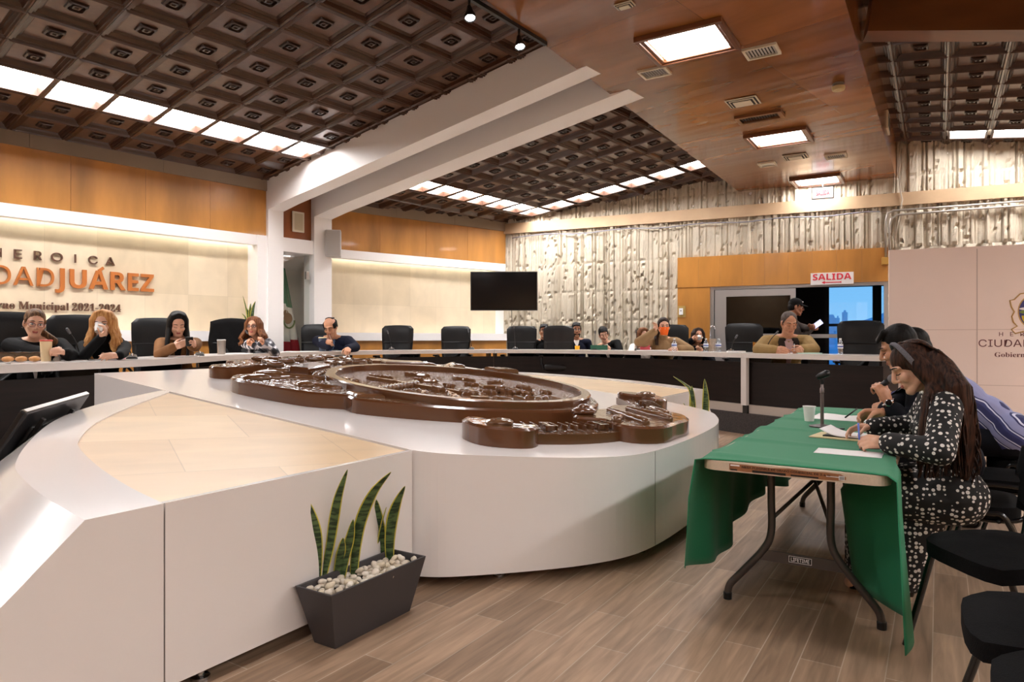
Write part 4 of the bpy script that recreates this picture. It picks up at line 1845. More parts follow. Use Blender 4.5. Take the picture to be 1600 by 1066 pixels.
# ------------------------------------------------------------------ folding table with the green cloth
m_poly = mat('speckled_polyethylene', rgb(214, 196, 172), 0.55, noise=(150, 0.05))
m_leg = mat('bronze_grey_tube', rgb(78, 70, 66), 0.35, metal=0.3)
TZ = 0.728
TU0, TU1, TV0, TV1 = 3.13, 5.98, -0.93, -0.165
tbl = thing('folding_table', 'long cream folding table under the green cloth, trestle legs at its near end', 'table', uv((TU0 + TU1) / 2, (TV0 + TV1) / 2))


def rounded_rect(a0, a1, c0, c1, r_, n=8):
    out = []
    for (ca, cc, st) in ((a1 - r_, c1 - r_, 0), (a0 + r_, c1 - r_, 90), (a0 + r_, c0 + r_, 180), (a1 - r_, c0 + r_, 270)):
        for k in range(n + 1):
            t = math.radians(st + 90 * k / n)
            out.append((ca + r_ * math.cos(t), cc + r_ * math.sin(t)))
    return out


bb = MB()
bb.prism(ccw(uvp(rounded_rect(TU0, TU1, TV0, TV1, .07))), TZ - 0.045, TZ - 0.002)
attach(bb.build('tabletop', m_poly, bevel=0.008), tbl)
for uu, sgn in ((3.42, 1), (5.6, -1)):
    bb = MB()
    vm = (TV0 + TV1) / 2
    for s in (-1, 1):
        pts = [uv(uu, vm + s * .13, TZ - .05), uv(uu, vm + s * .13, .52), uv(uu, vm + s * .13, .36), uv(uu, vm + s * .165, .27), uv(uu, vm + s * .27, .14), uv(uu, vm + s * .325, .07), uv(uu, vm + s * .335, 0.012)]
        bb.tube([tuple(p) for p in spline(pts, 5)], .0175, 12)
    attach(bb.build('trestle_leg', m_leg, smooth=True), tbl)
    bb = MB()
    bb.box(uv(uu, vm, .245), uv(0, 1), uv(1, 0), UP, .36, .012, .05)
    attach(bb.build('leg_bar', m_leg), tbl)
    for s in (-1, 1):
        bb = MB()
        bb.lathe([(.02, 0), (.021, .03), (.019, .035)], tuple(uv(uu, vm + s * .335, 0)), 12)
        attach(bb.build('foot_cap', m_black), tbl)
    bb = MB()
    c = uv(uu + sgn * .42, vm, .55)
    bb.tube([uv(uu, vm - .13, .42), c], .009, 8)
    bb.tube([uv(uu, vm + .13, .42), c], .009, 8)
    bb.tube([c, uv(uu + sgn * .62, vm, TZ - .05)], .012, 8)
    attach(bb.build('folding_brace', m_leg, smooth=True), tbl)
    if sgn == 1:
        bb = MB()
        bb.box(uv(uu - .0075, vm, .247), uv(0, 1), uv(1, 0), UP, .105, .003, .032)
        pl_ = attach(bb.build('maker_plate', mat('plate_black', rgb(16, 15, 15), 0.4)), tbl)
        bb = MB()
        for a, c, la, lc in ((0, .014, .1, .002), (0, -.014, .1, .002), (.049, 0, .002, .03), (-.049, 0, .002, .03)):
            bb.box(uv(uu - .0092, vm + a, .247 + c), uv(0, 1), uv(1, 0), UP, la, .001, lc)
        attach(bb.build('plate_border', m_white), tbl)
        attach(place_text('plate_lettering', 'LIFETIME', uv(uu - .0095, vm - .04, .2385), uv(0, 1), UP, .08, .017, .001, m_white, None, SANS, 0.01), tbl)
# torn carton label along the near edge
m_kraft = mat('torn_carton_label', rgb(158, 104, 66), 0.7, noise=(30, 0.15))
bb = MB()
ue = TU0 - 0.0015
zb, zt = TZ - .041, TZ - .008


def on_edge(v, z, d=0.0):
    return uv(ue - d, v, z)


top = [(-.80, zt), (-.70, zt - .001), (-.62, zt - .004), (-.55, zt + .001), (-.47, zt - .003), (-.40, zt), (-.345, zt - .002), (-.325, zt - .012)]
bot = [(-.80, zb + .004), (-.72, zb + .001), (-.66, zb + .006), (-.58, zb), (-.5, zb + .004), (-.42, zb + .001), (-.35, zb + .003), (-.325, zb + .01)]
vs = [tuple(on_edge(v, z)) for v, z in top] + [tuple(on_edge(v, z)) for v, z in bot]
bb.add(vs, [(i, 8 + i, 9 + i, i + 1) for i in range(7)])
attach(bb.build('carton_label', m_kraft, recalc=False), tbl)
for v0, v1, z0, z1 in ((-.795, -.765, zb + .003, zb + .009), (-.70, -.56, zb + .002, zb + .012), (-.54, -.43, zb + .003, zb + .01)):
    bb = MB()
    bb.box((on_edge(v0, z0, .001) + on_edge(v1, z1, .001)) / 2, uv(0, 1), uv(1, 0), UP, v1 - v0, .0006, z1 - z0)
    attach(bb.build('label_black_band', m_black), tbl)
m_ink = mat('label_ink', rgb(40, 26, 20), 0.8)
attach(place_text('label_print', 'MESA PLEGABLE DE GRADO COMERCIAL DE 2.4 m', on_edge(-.745, zb + .0175, .001), uv(0, 1), UP, .36, .009, .0006, m_ink, None, SANS, 0.012), tbl)
for v0, v1, z0, z1 in ((-.795, -.755, zt - .010, zt - .004), (-.40, -.345, zb + .016, zb + .019), (-.352, -.33, zb + .006, zb + .024)):
    bb = MB()
    bb.box((on_edge(v0, z0, .001) + on_edge(v1, z1, .001)) / 2, uv(0, 1), uv(1, 0), UP, v1 - v0, .0006, z1 - z0)
    attach(bb.build('label_white_patch', m_white), tbl)
bb = MB()
for k in range(8):
    v0 = -.349 + k * .0023
    bb.box((on_edge(v0, zb + .008, .0016) + on_edge(v0 + .0012, zb + .022, .0016)) / 2, uv(0, 1), uv(1, 0), UP, .0012, .0004, .014)
attach(bb.build('label_barcode', m_black), tbl)

# green tablecloth: lies over the top, hangs down both long sides, short of the near end
m_green = mat('green_cloth', rgb(30, 124, 84), 0.85, sheen=0.1, bump=(420, 0.15))
cl = MB()
nu, prof_n = 90, 46
VL, VR = TV0 - 0.012, TV1 + 0.014


def cloth_edge(f):
    """start of the cloth at the near end, f = 0 left hem .. 1 right hem"""
    return 0.0


grid = []
for i in range(nu + 1):
    f = i / nu
    row = []
    for j in range(prof_n + 1):
        g = j / prof_n
        w = (VR - VL)
        Ld = 0.50 + 0.06 * math.sin(f * 9) - 0.10 * max(0, f - .75)        # left drop
        Rd = 0.665 - 0.03 * math.sin(f * 6)
        if f < .25:
            Ld += 0.02
        total = Ld + w + Rd
        s = g * total
        u_near = TU0 - 0.012
        # the cloth stops about flush with the table end; the corners sag a little forward
        if s < Ld:
            k = (Ld - s) / Ld
            v = VL - .012 - .03 * k * (1 + .8 * math.sin(f * 21 + 1)) - .02 * math.sin(f * 47) * k
            z = TZ + .002 - (Ld - s)
            un = u_near - .07 * min(1, k * 3) + .08 * k
        elif s > Ld + w:
            k = (s - Ld - w) / Rd
            v = VR + .010 + .035 * k * (0.6 + .8 * math.sin(f * 17 + .5)) + .012 * math.sin(f * 41) * k
            z = TZ + .002 - (s - Ld - w)
            un = u_near - .05 * min(1, k * 3) - .05 * k
            # pushed in by the knees of those who sit there
            if .12 < f < .9:
                q = math.sin(min(1, max(0, (f - .12) / .12)) * math.pi / 2) * math.sin(min(1, max(0, (.9 - f) / .08)) * math.pi / 2)
                v -= q * min(1, k * 3.5) * (.30 - .10 * k)
        else:
            q = (s - Ld) / w
            v = VL + w * q
            z = TZ + .003 + .010 * max(0, math.sin(f * 31 + 1.2 * q)) ** 12 * (1 - q) * 1.3
            un = u_near + .035 * (math.sin(q * math.pi) ** .5)
            e = min(s - Ld, Ld + w - s)
            if e < .03:
                z -= .006 * (1 - e / .03) ** 2
        un2 = TU1 + .02 + .012 * math.sin(g * 20)
        uu = un + (un2 - un) * f
        z = max(z, .012)
        row.append(tuple(uv(uu, v, z)))
    grid.append(row)
cl.sheet(grid)
# far end drop
far = [grid[-1][j] for j in range(prof_n + 1)]
cloth = cl.build('tablecloth', m_green, smooth=True, recalc=False)
so = cloth.modifiers.new('thickness', 'SOLIDIFY')
so.thickness = 0.003
tag(cloth, 'green cloth draped along the long folding table on the right', 'tablecloth')


# ================================================================== people
from mathutils.bvhtree import BVHTree


def cloth_mat(name, c, rough=0.85, amt=0.12, sheen=0.1):
    return mat(name, c, rough, spec=.2, noise=(7, amt), bump=(28, 0.25))


def hair_mat(name, c, hi, dens=70.0):
    m, nt, N, L, b = new_mat(name)
    b.inputs['Roughness'].default_value = 0.55
    b.inputs['Specular IOR Level'].default_value = 0.18
    tc = N.new('ShaderNodeTexCoord')
    mp = N.new('ShaderNodeMapping')
    mp.inputs['Scale'].default_value = (1, 1, 0.12)
    t = N.new('ShaderNodeTexNoise')
    t.inputs['Scale'].default_value = dens
    t.inputs['Detail'].default_value = 4
    r = N.new('ShaderNodeValToRGB')
    r.color_ramp.elements[0].position = 0.35
    r.color_ramp.elements[1].position = 0.7
    r.color_ramp.elements[0].color = c
    r.color_ramp.elements[1].color = hi
    bp = N.new('ShaderNodeBump')
    bp.inputs['Strength'].default_value = 0.6
    bp.inputs['Distance'].default_value = 0.006
    L.new(tc.outputs['Object'], mp.inputs[0])
    L.new(mp.outputs[0], t.inputs['Vector'])
    L.new(t.outputs[0], r.inputs[0])
    L.new(r.outputs[0], b.inputs['Base Color'])
    L.new(t.outputs[0], bp.inputs['Height'])
    L.new(bp.outputs[0], b.inputs['Normal'])
    return m


def skin_mat(name, c):
    return mat(name, c, 0.5, noise=(30, 0.05), sss=0.08)


SK_A = skin_mat('skin_light', rgb(222, 172, 144))
SK_B = skin_mat('skin_tan', rgb(198, 142, 110))
SK_C = skin_mat('skin_brown', rgb(158, 104, 76))
m_eye = mat('eye_white', rgb(232, 226, 220), 0.25)
m_iris = mat('dark_iris', rgb(38, 24, 18), 0.15)
m_lip = mat('lips', rgb(178, 96, 88), 0.4)
m_lip_m = mat('pale_lips', rgb(170, 108, 90), 0.45)
m_brow = mat('dark_eyebrow', rgb(40, 28, 22), 0.8)
H_BLACK = hair_mat('black_hair', rgb(9, 7, 7), rgb(26, 21, 19))
H_BROWN = hair_mat('dark_brown_hair', rgb(24, 15, 11), rgb(58, 36, 24))
H_CHEST = hair_mat('chestnut_hair', rgb(82, 48, 28), rgb(136, 86, 52))
H_BLOND = hair_mat('blonde_hair', rgb(164, 108, 58), rgb(216, 164, 104))
H_DBLON = hair_mat('dark_blonde_hair', rgb(70, 48, 34), rgb(140, 104, 70))
H_GREY = hair_mat('cropped_grey_hair', rgb(60, 50, 46), rgb(110, 98, 92), 160)
m_glasses = mat('glasses_frame', rgb(60, 42, 40), 0.3)
m_lens = glass_mat('spectacle_lens', (0.97, 0.97, 0.97, 1), 0.94)


def V(*a):
    return Vector(a)


def ik(S, T, l1, l2, pole):
    d = T - S
    L = min(d.length, (l1 + l2) * 0.998)
    d = d.normalized()
    a = (l1 * l1 - l2 * l2 + L * L) / (2 * L)
    h = math.sqrt(max(0, l1 * l1 - a * a))
    p = pole - d * pole.dot(d)
    p.normalize()
    return S + d * a + p * h, S + d * L


def add_hand(bb, W, d, th, right, s=1.0, curl=(25, 30, 25), spread=6, thumb_in=35, pinch=0):
    """palm, four fingers of unequal length and a thumb; d = finger direction, th = thumb side"""
    d = d.normalized()
    th = (th - d * th.dot(d)).normalized()
    n = th.cross(d) if right else d.cross(th)
    n.normalize()
    pl = 0.088 * s
    offs = (0.031, 0.011, -0.010, -0.029)
    lens = ((.044, .027, .021), (.048, .031, .022), (.045, .029, .021), (.035, .021, .018))
    for k, o in enumerate(offs):
        kn = W + d * (pl - (0.006 if k == 3 else 0.0) * s - (.004 * s if k == 0 else 0)) + th * (o * s)
        bb.cap(W + th * (o * .62 * s) + d * .012 * s, kn, .0155 * s, .0118 * s, 10, 3)
        ang = 0
        p = kn
        sp = math.radians(spread * (1.5 - k) / 1.5)
        base = (d * math.cos(sp) + th * math.sin(sp)).normalized()
        for j in range(3):
            ang += curl[j] + (pinch if k == 0 and j == 0 else 0) + 3 * k
            a = math.radians(ang)
            q = p + (base * math.cos(a) + n * math.sin(a)) * (lens[k][j] * s)
            r0 = (.0098, .0088, .008)[j] * s * (0.9 if k == 3 else 1)
            bb.cap(p, q, r0, r0 * .88, 10, 3)
            p = q
    # heel of the hand and thumb
    bb.cap(W + d * .012 * s, W + d * .05 * s, .024 * s, .026 * s, 10, 3)
    b0 = W + d * .018 * s + th * .02 * s + n * .006 * s
    a = math.radians(thumb_in)
    t1 = (d * math.cos(math.radians(48)) + th * math.sin(math.radians(48)) * math.cos(a) + n * math.sin(a) * .8).normalized()
    b1 = b0 + t1 * .046 * s
    t2 = (d * .85 + th * .25 + n * (.35 + a)).normalized()
    b2 = b1 + t2 * .034 * s
    t3 = (d * .9 + n * (.45 + a) - th * .1).normalized()
    b3 = b2 + t3 * .026 * s
    bb.cap(b0, b1, .0165 * s, .0125 * s, 10, 3)
    bb.cap(b1, b2, .012 * s, .0105 * s, 10, 3)
    bb.cap(b2, b3, .0105 * s, .0085 * s, 10, 3)
    return n


class Person:
    def __init__(self, label, head, D, face, s=1.0, floor=DAIS, lean=10, side=0, yaw=0, pitch=0, roll=0, skin=SK_A, female=False, stand=False,
                 L=None, R=None, Lh=None, Rh=None, Lp=(-.6, -.3, -.6), Rp=(.6, -.3, -.6), vox=0.008, build=1.0, neck_fwd=0.03, twist=0, hip=None, knees=None, group=None):
        self.s, self.female, self.face, self.vox, self.skin = s, female, face, vox, skin
        self.X = X = V(1, 0, 0)
        ln, sd = math.radians(lean), math.radians(side)
        T = V(math.sin(sd), math.sin(ln) * math.cos(sd), math.cos(ln) * math.cos(sd))
        tw = math.radians(twist)
        SX = (V(math.cos(tw), math.sin(tw), 0) - T * T.dot(V(math.cos(tw), math.sin(tw), 0))).normalized()
        F = T.cross(SX) * 1.0
        F = SX.cross(T) * -1 if F.y < 0 else F
        self.T, self.SX, self.F = T, SX, F
        NB = T * .50 * s
        nd = (T * .6 + V(0, 0, .55) + F * (neck_fwd * 6)).normalized()
        HC = NB + nd * .165 * s + F * neck_fwd * s
        self.hw = hw = px(head[0], head[1], D)
        f = math.radians(face)
        Rw = Matrix.Rotation(-f, 3, 'Z')
        off = Rw @ HC
        if stand:
            hz = hw.z - floor - HC.z
        else:
            hz = hw.z - floor - HC.z
        if hip is not None:
            hz = hip
        self.hz = hz
        print('HIP', label[:40], round(hz, 2))
        self.loc = V(hw.x - off.x, hw.y - off.y, floor)
        self.Rw = Rw
        up = V(0, 0, hz)
        self.H = H = up.copy()
        NB, HC = NB + up, HC + up
        if hip is not None:
            HC.z = hw.z - floor
        self.NB, self.HC = NB, HC
        self.HR = HR = Matrix.Rotation(math.radians(yaw), 3, 'Z') @ Matrix.Rotation(math.radians(roll), 3, 'Y') @ Matrix.Rotation(math.radians(-pitch), 3, 'X')
        self.root = thing('person', label, 'person', self.loc, -f, group)
        shw = (.165 if female else .19) * s * build
        self.SL = H + T * .445 * s - SX * shw
        self.SR = H + T * .445 * s + SX * shw
        self.build = build
        self.arm = {}
        for nm, S, W, pole, sg in (('L', self.SL, L, Lp, -1), ('R', self.SR, R, Rp, 1)):
            if W is None:
                W = S + V(sg * .06, .05, -.52) * s
            else:
                W = self.to_local(W)
            E, W2_ = ik(S, W, .285 * s, .25 * s, V(*pole))
            self.arm[nm] = (S, E, W2_)
        self.hand = {'L': Lh, 'R': Rh}
        # legs
        self.legs = []
        for sg in (-1, 1):
            hp = H + V(sg * .09 * s, 0, -.03)
            if stand:
                kn = V(sg * .10, .03 + sg * .05, hz * .53)
                an = V(sg * .11, -.02 + sg * .12, .09)
            elif knees:
                kn, an = V(sg * .09, knees[0], knees[1]), V(sg * .09, knees[2], .09)
            else:
                kn = V(sg * .12 * s, .36, min(.56, max(.40, hz - .02)))
                an = V(sg * .12 * s, .24, .09)
            self.legs.append((hp, kn, an))
        self.make_body()

    def to_local(self, w):
        return self.Rw.transposed() @ (Vector(w) - self.loc)

    def hp(self, x, y, z):
        """head-frame point"""
        return self.HC + self.HR @ (V(x, y, z) * self.s)

    def make_body(self):
        s, H, T, F, SX, NB = self.s, self.H, self.T, self.F, self.SX, self.NB
        B = self.build
        bb = MB()
        wd = (.135 if self.female else .155) * B
        Rt = Matrix((SX, F, T)).transposed()
        bb.cap(H - SX * .08 * s, H + SX * .08 * s, .115 * s * B, .115 * s * B)
        bb.ell(H + T * .14 * s, (wd * .9 * s, .1 * s * B, .14 * s), Rt)
        bb.ell(H + T * .32 * s, (wd * s, .105 * s * B, .17 * s), Rt)
        bb.cap(self.SL, self.SR, .05 * s, .05 * s)
        for S in (self.SL, self.SR):
            bb.cap(NB - T * .01 * s, S, .055 * s, .05 * s)
        nr = (.047 if self.female else .056) * s
        bb.cap(NB - T * .03 * s, self.hp(0, -.02, -.05), nr * 1.08, nr)
        for nm in 'LR':
            S, E, W = self.arm[nm]
            k = .9 if self.female else 1.0
            bb.cap(S, E, .048 * s * k, .037 * s * k)
            bb.cap(E, W, .037 * s * k, .024 * s * k)
            h = self.hand[nm]
            if h is None:
                d = (W - E).normalized()
                h = dict(d=d, th=V(0, .3, 1) if abs(d.z) < .8 else V(0, 1, 0))
            d = Vector(h['d'])
            if h.get('world'):
                d = self.Rw.transposed() @ d
            th = Vector(h['th'])
            if h.get('world'):
                th = self.Rw.transposed() @ th
            add_hand(bb, W, d, th, nm == 'R', s * (.93 if self.female else 1.02) * h.get('size', 1), h.get('curl', (20, 28, 22)), h.get('spread', 5), h.get('thumb', 30), h.get('pinch', 0))
        for hp_, kn, an in self.legs:
            bb.cap(hp_, kn, .085 * s, .058 * s)
            bb.cap(kn, an, .055 * s, .036 * s)
            bb.cap(an + V(0, -.03, -.04), an + V(0, .13, -.055), .034, .03)
        # head
        hp, hr = self.hp, self.HR
        m3 = hr

        def E_(c, r):
            bb.ell(hp(*c), tuple(q * s for q in r), m3)

        def C_(a, b_, ra, rb):
            bb.cap(hp(*a), hp(*b_), ra * s, rb * s, 10, 4)
        E_((0, -.014, .035), (.076, .094, .084))
        E_((0, .028, -.035), (.058, .056, .082))
        C_((-.016, .064, -.098), (.016, .064, -.098), .021 if self.female else .024, .021 if self.female else .024)
        jw = .050 if self.female else .056
        for g in (-1, 1):
            C_((g * jw, -.004, -.045), (g * .026, .058, -.092), .02, .02)
            E_((g * .037, .062, -.024), (.027, .024, .026))
            C_((g * .012, .081, .03), (g * .042, .068, .028), .0125, .0115)
            E_((g * .0125, .094, -.033), (.0095, .010, .008))
            E_((g * .079, -.006, -.008), (.009, .021, .032))
        C_((0, .086, .02), (0, .108, -.022), .0095, .012)
        E_((0, .106, -.028), (.0125, .013, .0115))
        E_((0, .076, -.062), (.026, .018, .018))
        self.body = remesh(bb, 'body', self.vox, 3, self.skin, self.root)

    def face_parts(self, eyes='open', lip=None, brow=None, lips=True):
        s, hr = self.s, self.HR
        for g in (-1, 1):
            if eyes == 'open':
                b1 = MB()
                b1.ell(self.hp(g * .031, .0775, .006), tuple(q * s for q in (.0145, .0095, .0082)), hr, 14, 8, 0)
                b1.ell(self.hp(g * .031, .0845, .006), tuple(q * s for q in (.0068, .0042, .0068)), hr, 12, 8, 1)
                b1.build('eye', [m_eye, m_iris], self.root, smooth=True)
            b1 = MB()
            dz = 0.010 if eyes == 'open' else -0.002
            b1.tube([self.hp(g * (.016 + .0075 * k), .086 - .0016 * k * k * .55, .0035 + dz + .003 * math.sin(k / 4 * math.pi) * (1 if eyes == 'open' else -1)) for k in range(5)], .0022 * s, 6)
            b1.build('eyelash', m_brow, self.root, smooth=True)
            b1 = MB()
            b1.tube([self.hp(g * (.013 + .0095 * k), .0925 - .0022 * k * k * .55, .0335 + .004 * math.sin(k / 4 * math.pi)) for k in range(5)],
                    [q * s for q in ((.0032, .0036, .0034, .0028, .0016) if self.female else (.004, .0046, .0044, .0036, .002))], 6)
            b1.build('eyebrow', brow or m_brow, self.root, smooth=True)
        if lips:
            b1 = MB()
            b1.cap(self.hp(-.017, .0865, -.0585), self.hp(.017, .0865, -.0585), .0055 * s, .0055 * s, 8, 3)
            b1.cap(self.hp(-.013, .087, -.067), self.hp(.013, .087, -.067), .0062 * s, .0062 * s, 8, 3)
            b1.ell(self.hp(0, .0915, -.063), (.011 * s, .005 * s, .007 * s), hr, 10, 6)
            b1.build('lips', lip or (m_lip if self.female else m_lip_m), self.root, smooth=True)

    # ---- clothing ------------------------------------------------------------
    def garment(self, name, m, sleeve=1.0, puff=0.014, torso=True, hem=0.0, neck=0.0, legs=False, vox=None, belly=0.0, sleeve_puff=None, skirt=None, smooth_n=5, extra=None):
        s, H, T, F, SX, NB, B = self.s, self.H, self.T, self.F, self.SX, self.NB, self.build
        Rt = Matrix((SX, F, T)).transposed()
        p = puff
        q = p if sleeve_puff is None else sleeve_puff
        wd = (.135 if self.female else .155) * B
        bb = MB()
        if torso:
            bb.cap(H - SX * .08 * s + T * hem, H + SX * .08 * s + T * hem, .115 * s * B + p, .115 * s * B + p)
            bb.ell(H + T * .14 * s, (wd * .92 * s + p, .1 * s * B + p + belly, .15 * s + p), Rt)
            bb.ell(H + T * .32 * s, (wd * s + p, .105 * s * B + p, .165 * s + p), Rt)
            bb.cap(self.SL, self.SR, .052 * s + p, .052 * s + p)
            for S in (self.SL, self.SR):
                bb.cap(NB - T * .045 * s, S, .05 * s + p, .05 * s + p)
            if self.female:
                for g in (-1, 1):
                    bb.ell(H + T * .30 * s + SX * g * .065 * s + F * .085 * s, (.062 * s, .055 * s, .062 * s), Rt)
            if neck:
                bb.cap(NB - T * .05 * s, NB + (self.hp(0, -.02, -.06) - NB) * neck, .062 * s + p * .5, .055 * s + p * .5)
        for nm in 'LR':
            S, E, W = self.arm[nm]
            if sleeve > .5:
                bb.cap(S, E, .052 * s + q, .042 * s + q)
                W2_ = E + (W - E) * (sleeve - .5) * 2
                bb.cap(E, W2_, .042 * s + q, .032 * s + q)
            else:
                bb.cap(S, S + (E - S) * sleeve * 2, .052 * s + q, .046 * s + q)
        if legs:
            for hp_, kn, an in self.legs:
                bb.cap(hp_, kn, .09 * s + p, .066 * s + p)
                bb.cap(kn, an + V(0, 0, .02), .064 * s + p, .05 * s + p)
        if skirt:
            skirt(bb)
        if extra:
            extra(bb)
        o = remesh(bb, name, vox or max(.008, self.vox), smooth_n, m, self.root)
        self.bvh = BVHTree.FromPolygons([v.co.copy() for v in o.data.vertices], [tuple(f.vertices) for f in o.data.polygons])
        return o

    def trousers(self, m, name='trousers'):
        s = self.s
        bb = MB()
        bb.cap(self.H - V(.08, 0, .03) * s, self.H + V(.08, 0, -.03) * s, .115 * s * self.build + .006, .115 * s * self.build + .006)
        for hp_, kn, an in self.legs:
            bb.cap(hp_, kn, .09 * s + .01, .066 * s + .01)
            bb.cap(kn, an + V(0, 0, .01), .064 * s + .01, .05 * s + .008)
        remesh(bb, name, .011, 4, m, self.root)
        for hp_, kn, an in self.legs:
            b1 = MB()
            b1.cap(an + V(0, -.04, -.045), an + V(0, .15, -.055), .042, .034)
            b1.build('shoe', m_black_gloss, self.root, smooth=True)

    def surf(self, x, h, off=0.004):
        o = self.H + self.SX * x * self.s + self.T * h * self.s
        hit = self.bvh.ray_cast(o + self.F * .24 * self.s, -self.F)
        if hit[0] is None:
            return o + self.F * .1
        return hit[0] + self.F * off

    def patch(self, name, m, rows, off=0.004, n=6):
        """piece of cloth lying on the chest; rows of (height, x left, x right)"""
        grid = [[self.surf(a + (c - a) * k / n, h, off) for k in range(n + 1)] for h, a, c in rows]
        bb = MB()
        bb.sheet(grid)
        o = bb.build(name, m, self.root, smooth=True)
        md = o.modifiers.new('thickness', 'SOLIDIFY')
        md.thickness = .004
        md.offset = 0
        return o

    def open_front(self, shirt, lap, low=.12, w=.055, shirt_name='shirt_front'):
        """V of a shirt with two lapels"""
        rows = [(.49 - (.49 - low) * k / 8, -w * (1 - k / 8) - .004, w * (1 - k / 8) + .004) for k in range(9)]
        self.patch(shirt_name, shirt, rows, .003)
        if lap is not None:
            for g in (-1, 1):
                rows = []
                for k in range(9):
                    h = .50 - (.50 - low) * k / 8
                    x0 = w * (1 - k / 8)
                    wid = .045 * math.sin(min(1, .35 + k / 8 * .9) * math.pi) + .008
                    rows.append((h, g * x0, g * (x0 + wid)))
                self.patch('lapel', lap, rows, .008)

    def collar(self, m, r=.07, h=.03, name='collar'):
        bb = MB()
        up = (self.hp(0, -.02, -.05) - self.NB).normalized()
        a = up.orthogonal().normalized()
        a = (self.F - up * self.F.dot(up)).normalized()
        c = up.cross(a)
        grid = []
        for k in range(25):
            t = math.radians(25 + 310 * k / 24)
            q = self.NB + a * (math.cos(t) * r * self.s) + c * (math.sin(t) * r * .92 * self.s) - up * .012
            grid.append([q + up * (h * (.5 + .5 * (1 - math.cos(t)) / 2)), q + (a * math.cos(t) + c * math.sin(t)) * .022 * self.s - up * .012])
        bb.sheet(grid)
        o = bb.build(name, m, self.root, smooth=True)
        md = o.modifiers.new('thickness', 'SOLIDIFY')
        md.thickness = .005
        return o

    # ---- hair ----------------------------------------------------------------
    def hair_short(self, m, top=.0, side=.0, name='hair', fringe=0.0, parting=0):
        bb = MB()
        s, hr = self.s, self.HR
        bb.ell(self.hp(0, -.026, .048 + top * .3), tuple(q * s for q in (.083, .096, .084 + top)), hr, 22, 14)
        bb.ell(self.hp(0, -.045, .0), tuple(q * s for q in (.080, .075, .075)), hr, 20, 12)
        for g in (-1, 1):
            bb.cap(self.hp(g * .073, .022, .035), self.hp(g * .075, .012, -.004), .012 * s, .007 * s, 8, 3)
        if fringe:
            for k in range(9):
                x = -.05 + .0125 * k
                bb.cap(self.hp(x, .035, .108 + top), self.hp(x + .012 * parting, .074 + fringe, .086 - .25 * abs(x) + fringe * .4), .019 * s, .011 * s, 8, 3)
        return remesh(bb, name, .0065 if self.vox > .006 else .005, 3, m, self.root)

    def hair_fringe_of_bald(self, m):
        bb = MB()
        s = self.s
        for k in range(26):
            t = math.radians(58 + 244 * k / 25)
            x, y = math.sin(t) * .077, math.cos(t) * .092 - .018
            bb.cap(self.hp(x, y, .045), self.hp(x * 1.0, y, -.02 if 90 < math.degrees(t) < 270 else .0), .017 * s, .013 * s, 8, 3)
        for k in range(7):
            x = -.045 + .015 * k
            bb.cap(self.hp(x, -.03, .118 - x * x * 8), self.hp(x, -.08, .085), .010 * s, .012 * s, 8, 3)
        return remesh(bb, 'hair', .0065, 2, m, self.root)

    def hair_long(self, m, length=.28, front=18, wave=.012, n=34, thick=.02, seed=1, part=0.0, back_off=.0, name='hair', vol=1.0, fwd=None, vox=None, flare=0.03):
        """locks that leave the parting, follow the skull and hang; front = degrees of the face left free on each side"""
        s = self.s
        r = np.random.default_rng(seed)
        bb = MB()
        bb.ell(self.hp(0, -.028, .048), tuple(q * s for q in (.084 * vol, .097, .087 * vol)), self.HR, 22, 14)
        bb.ell(self.hp(0, -.05, -.01), tuple(q * s for q in (.082 * vol, .075 * vol, .09)), self.HR, 20, 12)
        down = V(0, 0, -1)
        for k in range(n):
            t = math.radians(front + 34 + (360 - 2 * (front + 34)) * k / (n - 1))
            a, c = math.sin(t), math.cos(t)
            g = 1 if a > 0 else -1
            pts = [self.hp(part, .02 - .03 * (c < 0), .128), self.hp(a * .06 + part * .3, c * .07 - .012, .105), self.hp(a * .088 * vol, c * .092 - .018, .045), self.hp(a * .092 * vol, c * .088 - .022, -.03)]
            rad = [.016, .022, .024, .024]
            L_ = length * (1 + r.uniform(-.12, .08))
            p = pts[-1]
            dirn = V(0, 0, -1)
            outw = self.HR @ V(a, c * .5, 0)
            outw.z = 0
            nseg = 7
            ph = r.uniform(0, 6.28)
            for j in range(1, nseg + 1):
                f = j / nseg
                sw = wave * math.sin(f * 11 + ph) * f
                q = p + down * (L_ * s * f) + outw * ((flare * math.sin(f * math.pi * .8) + sw) * s) + V(0, 1, 0) * ((back_off if c < .2 else (fwd or 0)) * f * s) + V(g * sw * .6, 0, 0)
                # keep outside the shoulders and chest
                pts.append(q)
                rad.append(.023 * (1 - .55 * f))
            rr = [q * s * (thick / .02) for q in rad]
            bb.tube([tuple(p_) for p_ in pts], rr, 8)
        return remesh(bb, name, vox or (.0075 if self.vox > .006 else .006), 2, m, self.root)

    def glasses(self, m=None, r=.022):
        bb = MB()
        m = m or m_glasses
        for g in (-1, 1):
            c = (g * .033, .101, .004)
            bb.tube([self.hp(c[0] + r * 1.15 * math.cos(t), c[1] - .010 * abs(math.cos(t)) * (1 if g * math.cos(t) > 0 else 0), c[2] + r * .92 * math.sin(t)) for t in [2 * math.pi * k / 16 for k in range(17)]], .0022 * self.s, 6)
            bb.tube([self.hp(g * .058, .092, .008), self.hp(g * .079, .05, .010), self.hp(g * .083, -.004, .006)], .0022 * self.s, 6)
        bb.tube([self.hp(-.011, .103, .006), self.hp(.011, .103, .006)], .0022 * self.s, 6)
        o = bb.build('glasses', m, self.root, smooth=True)
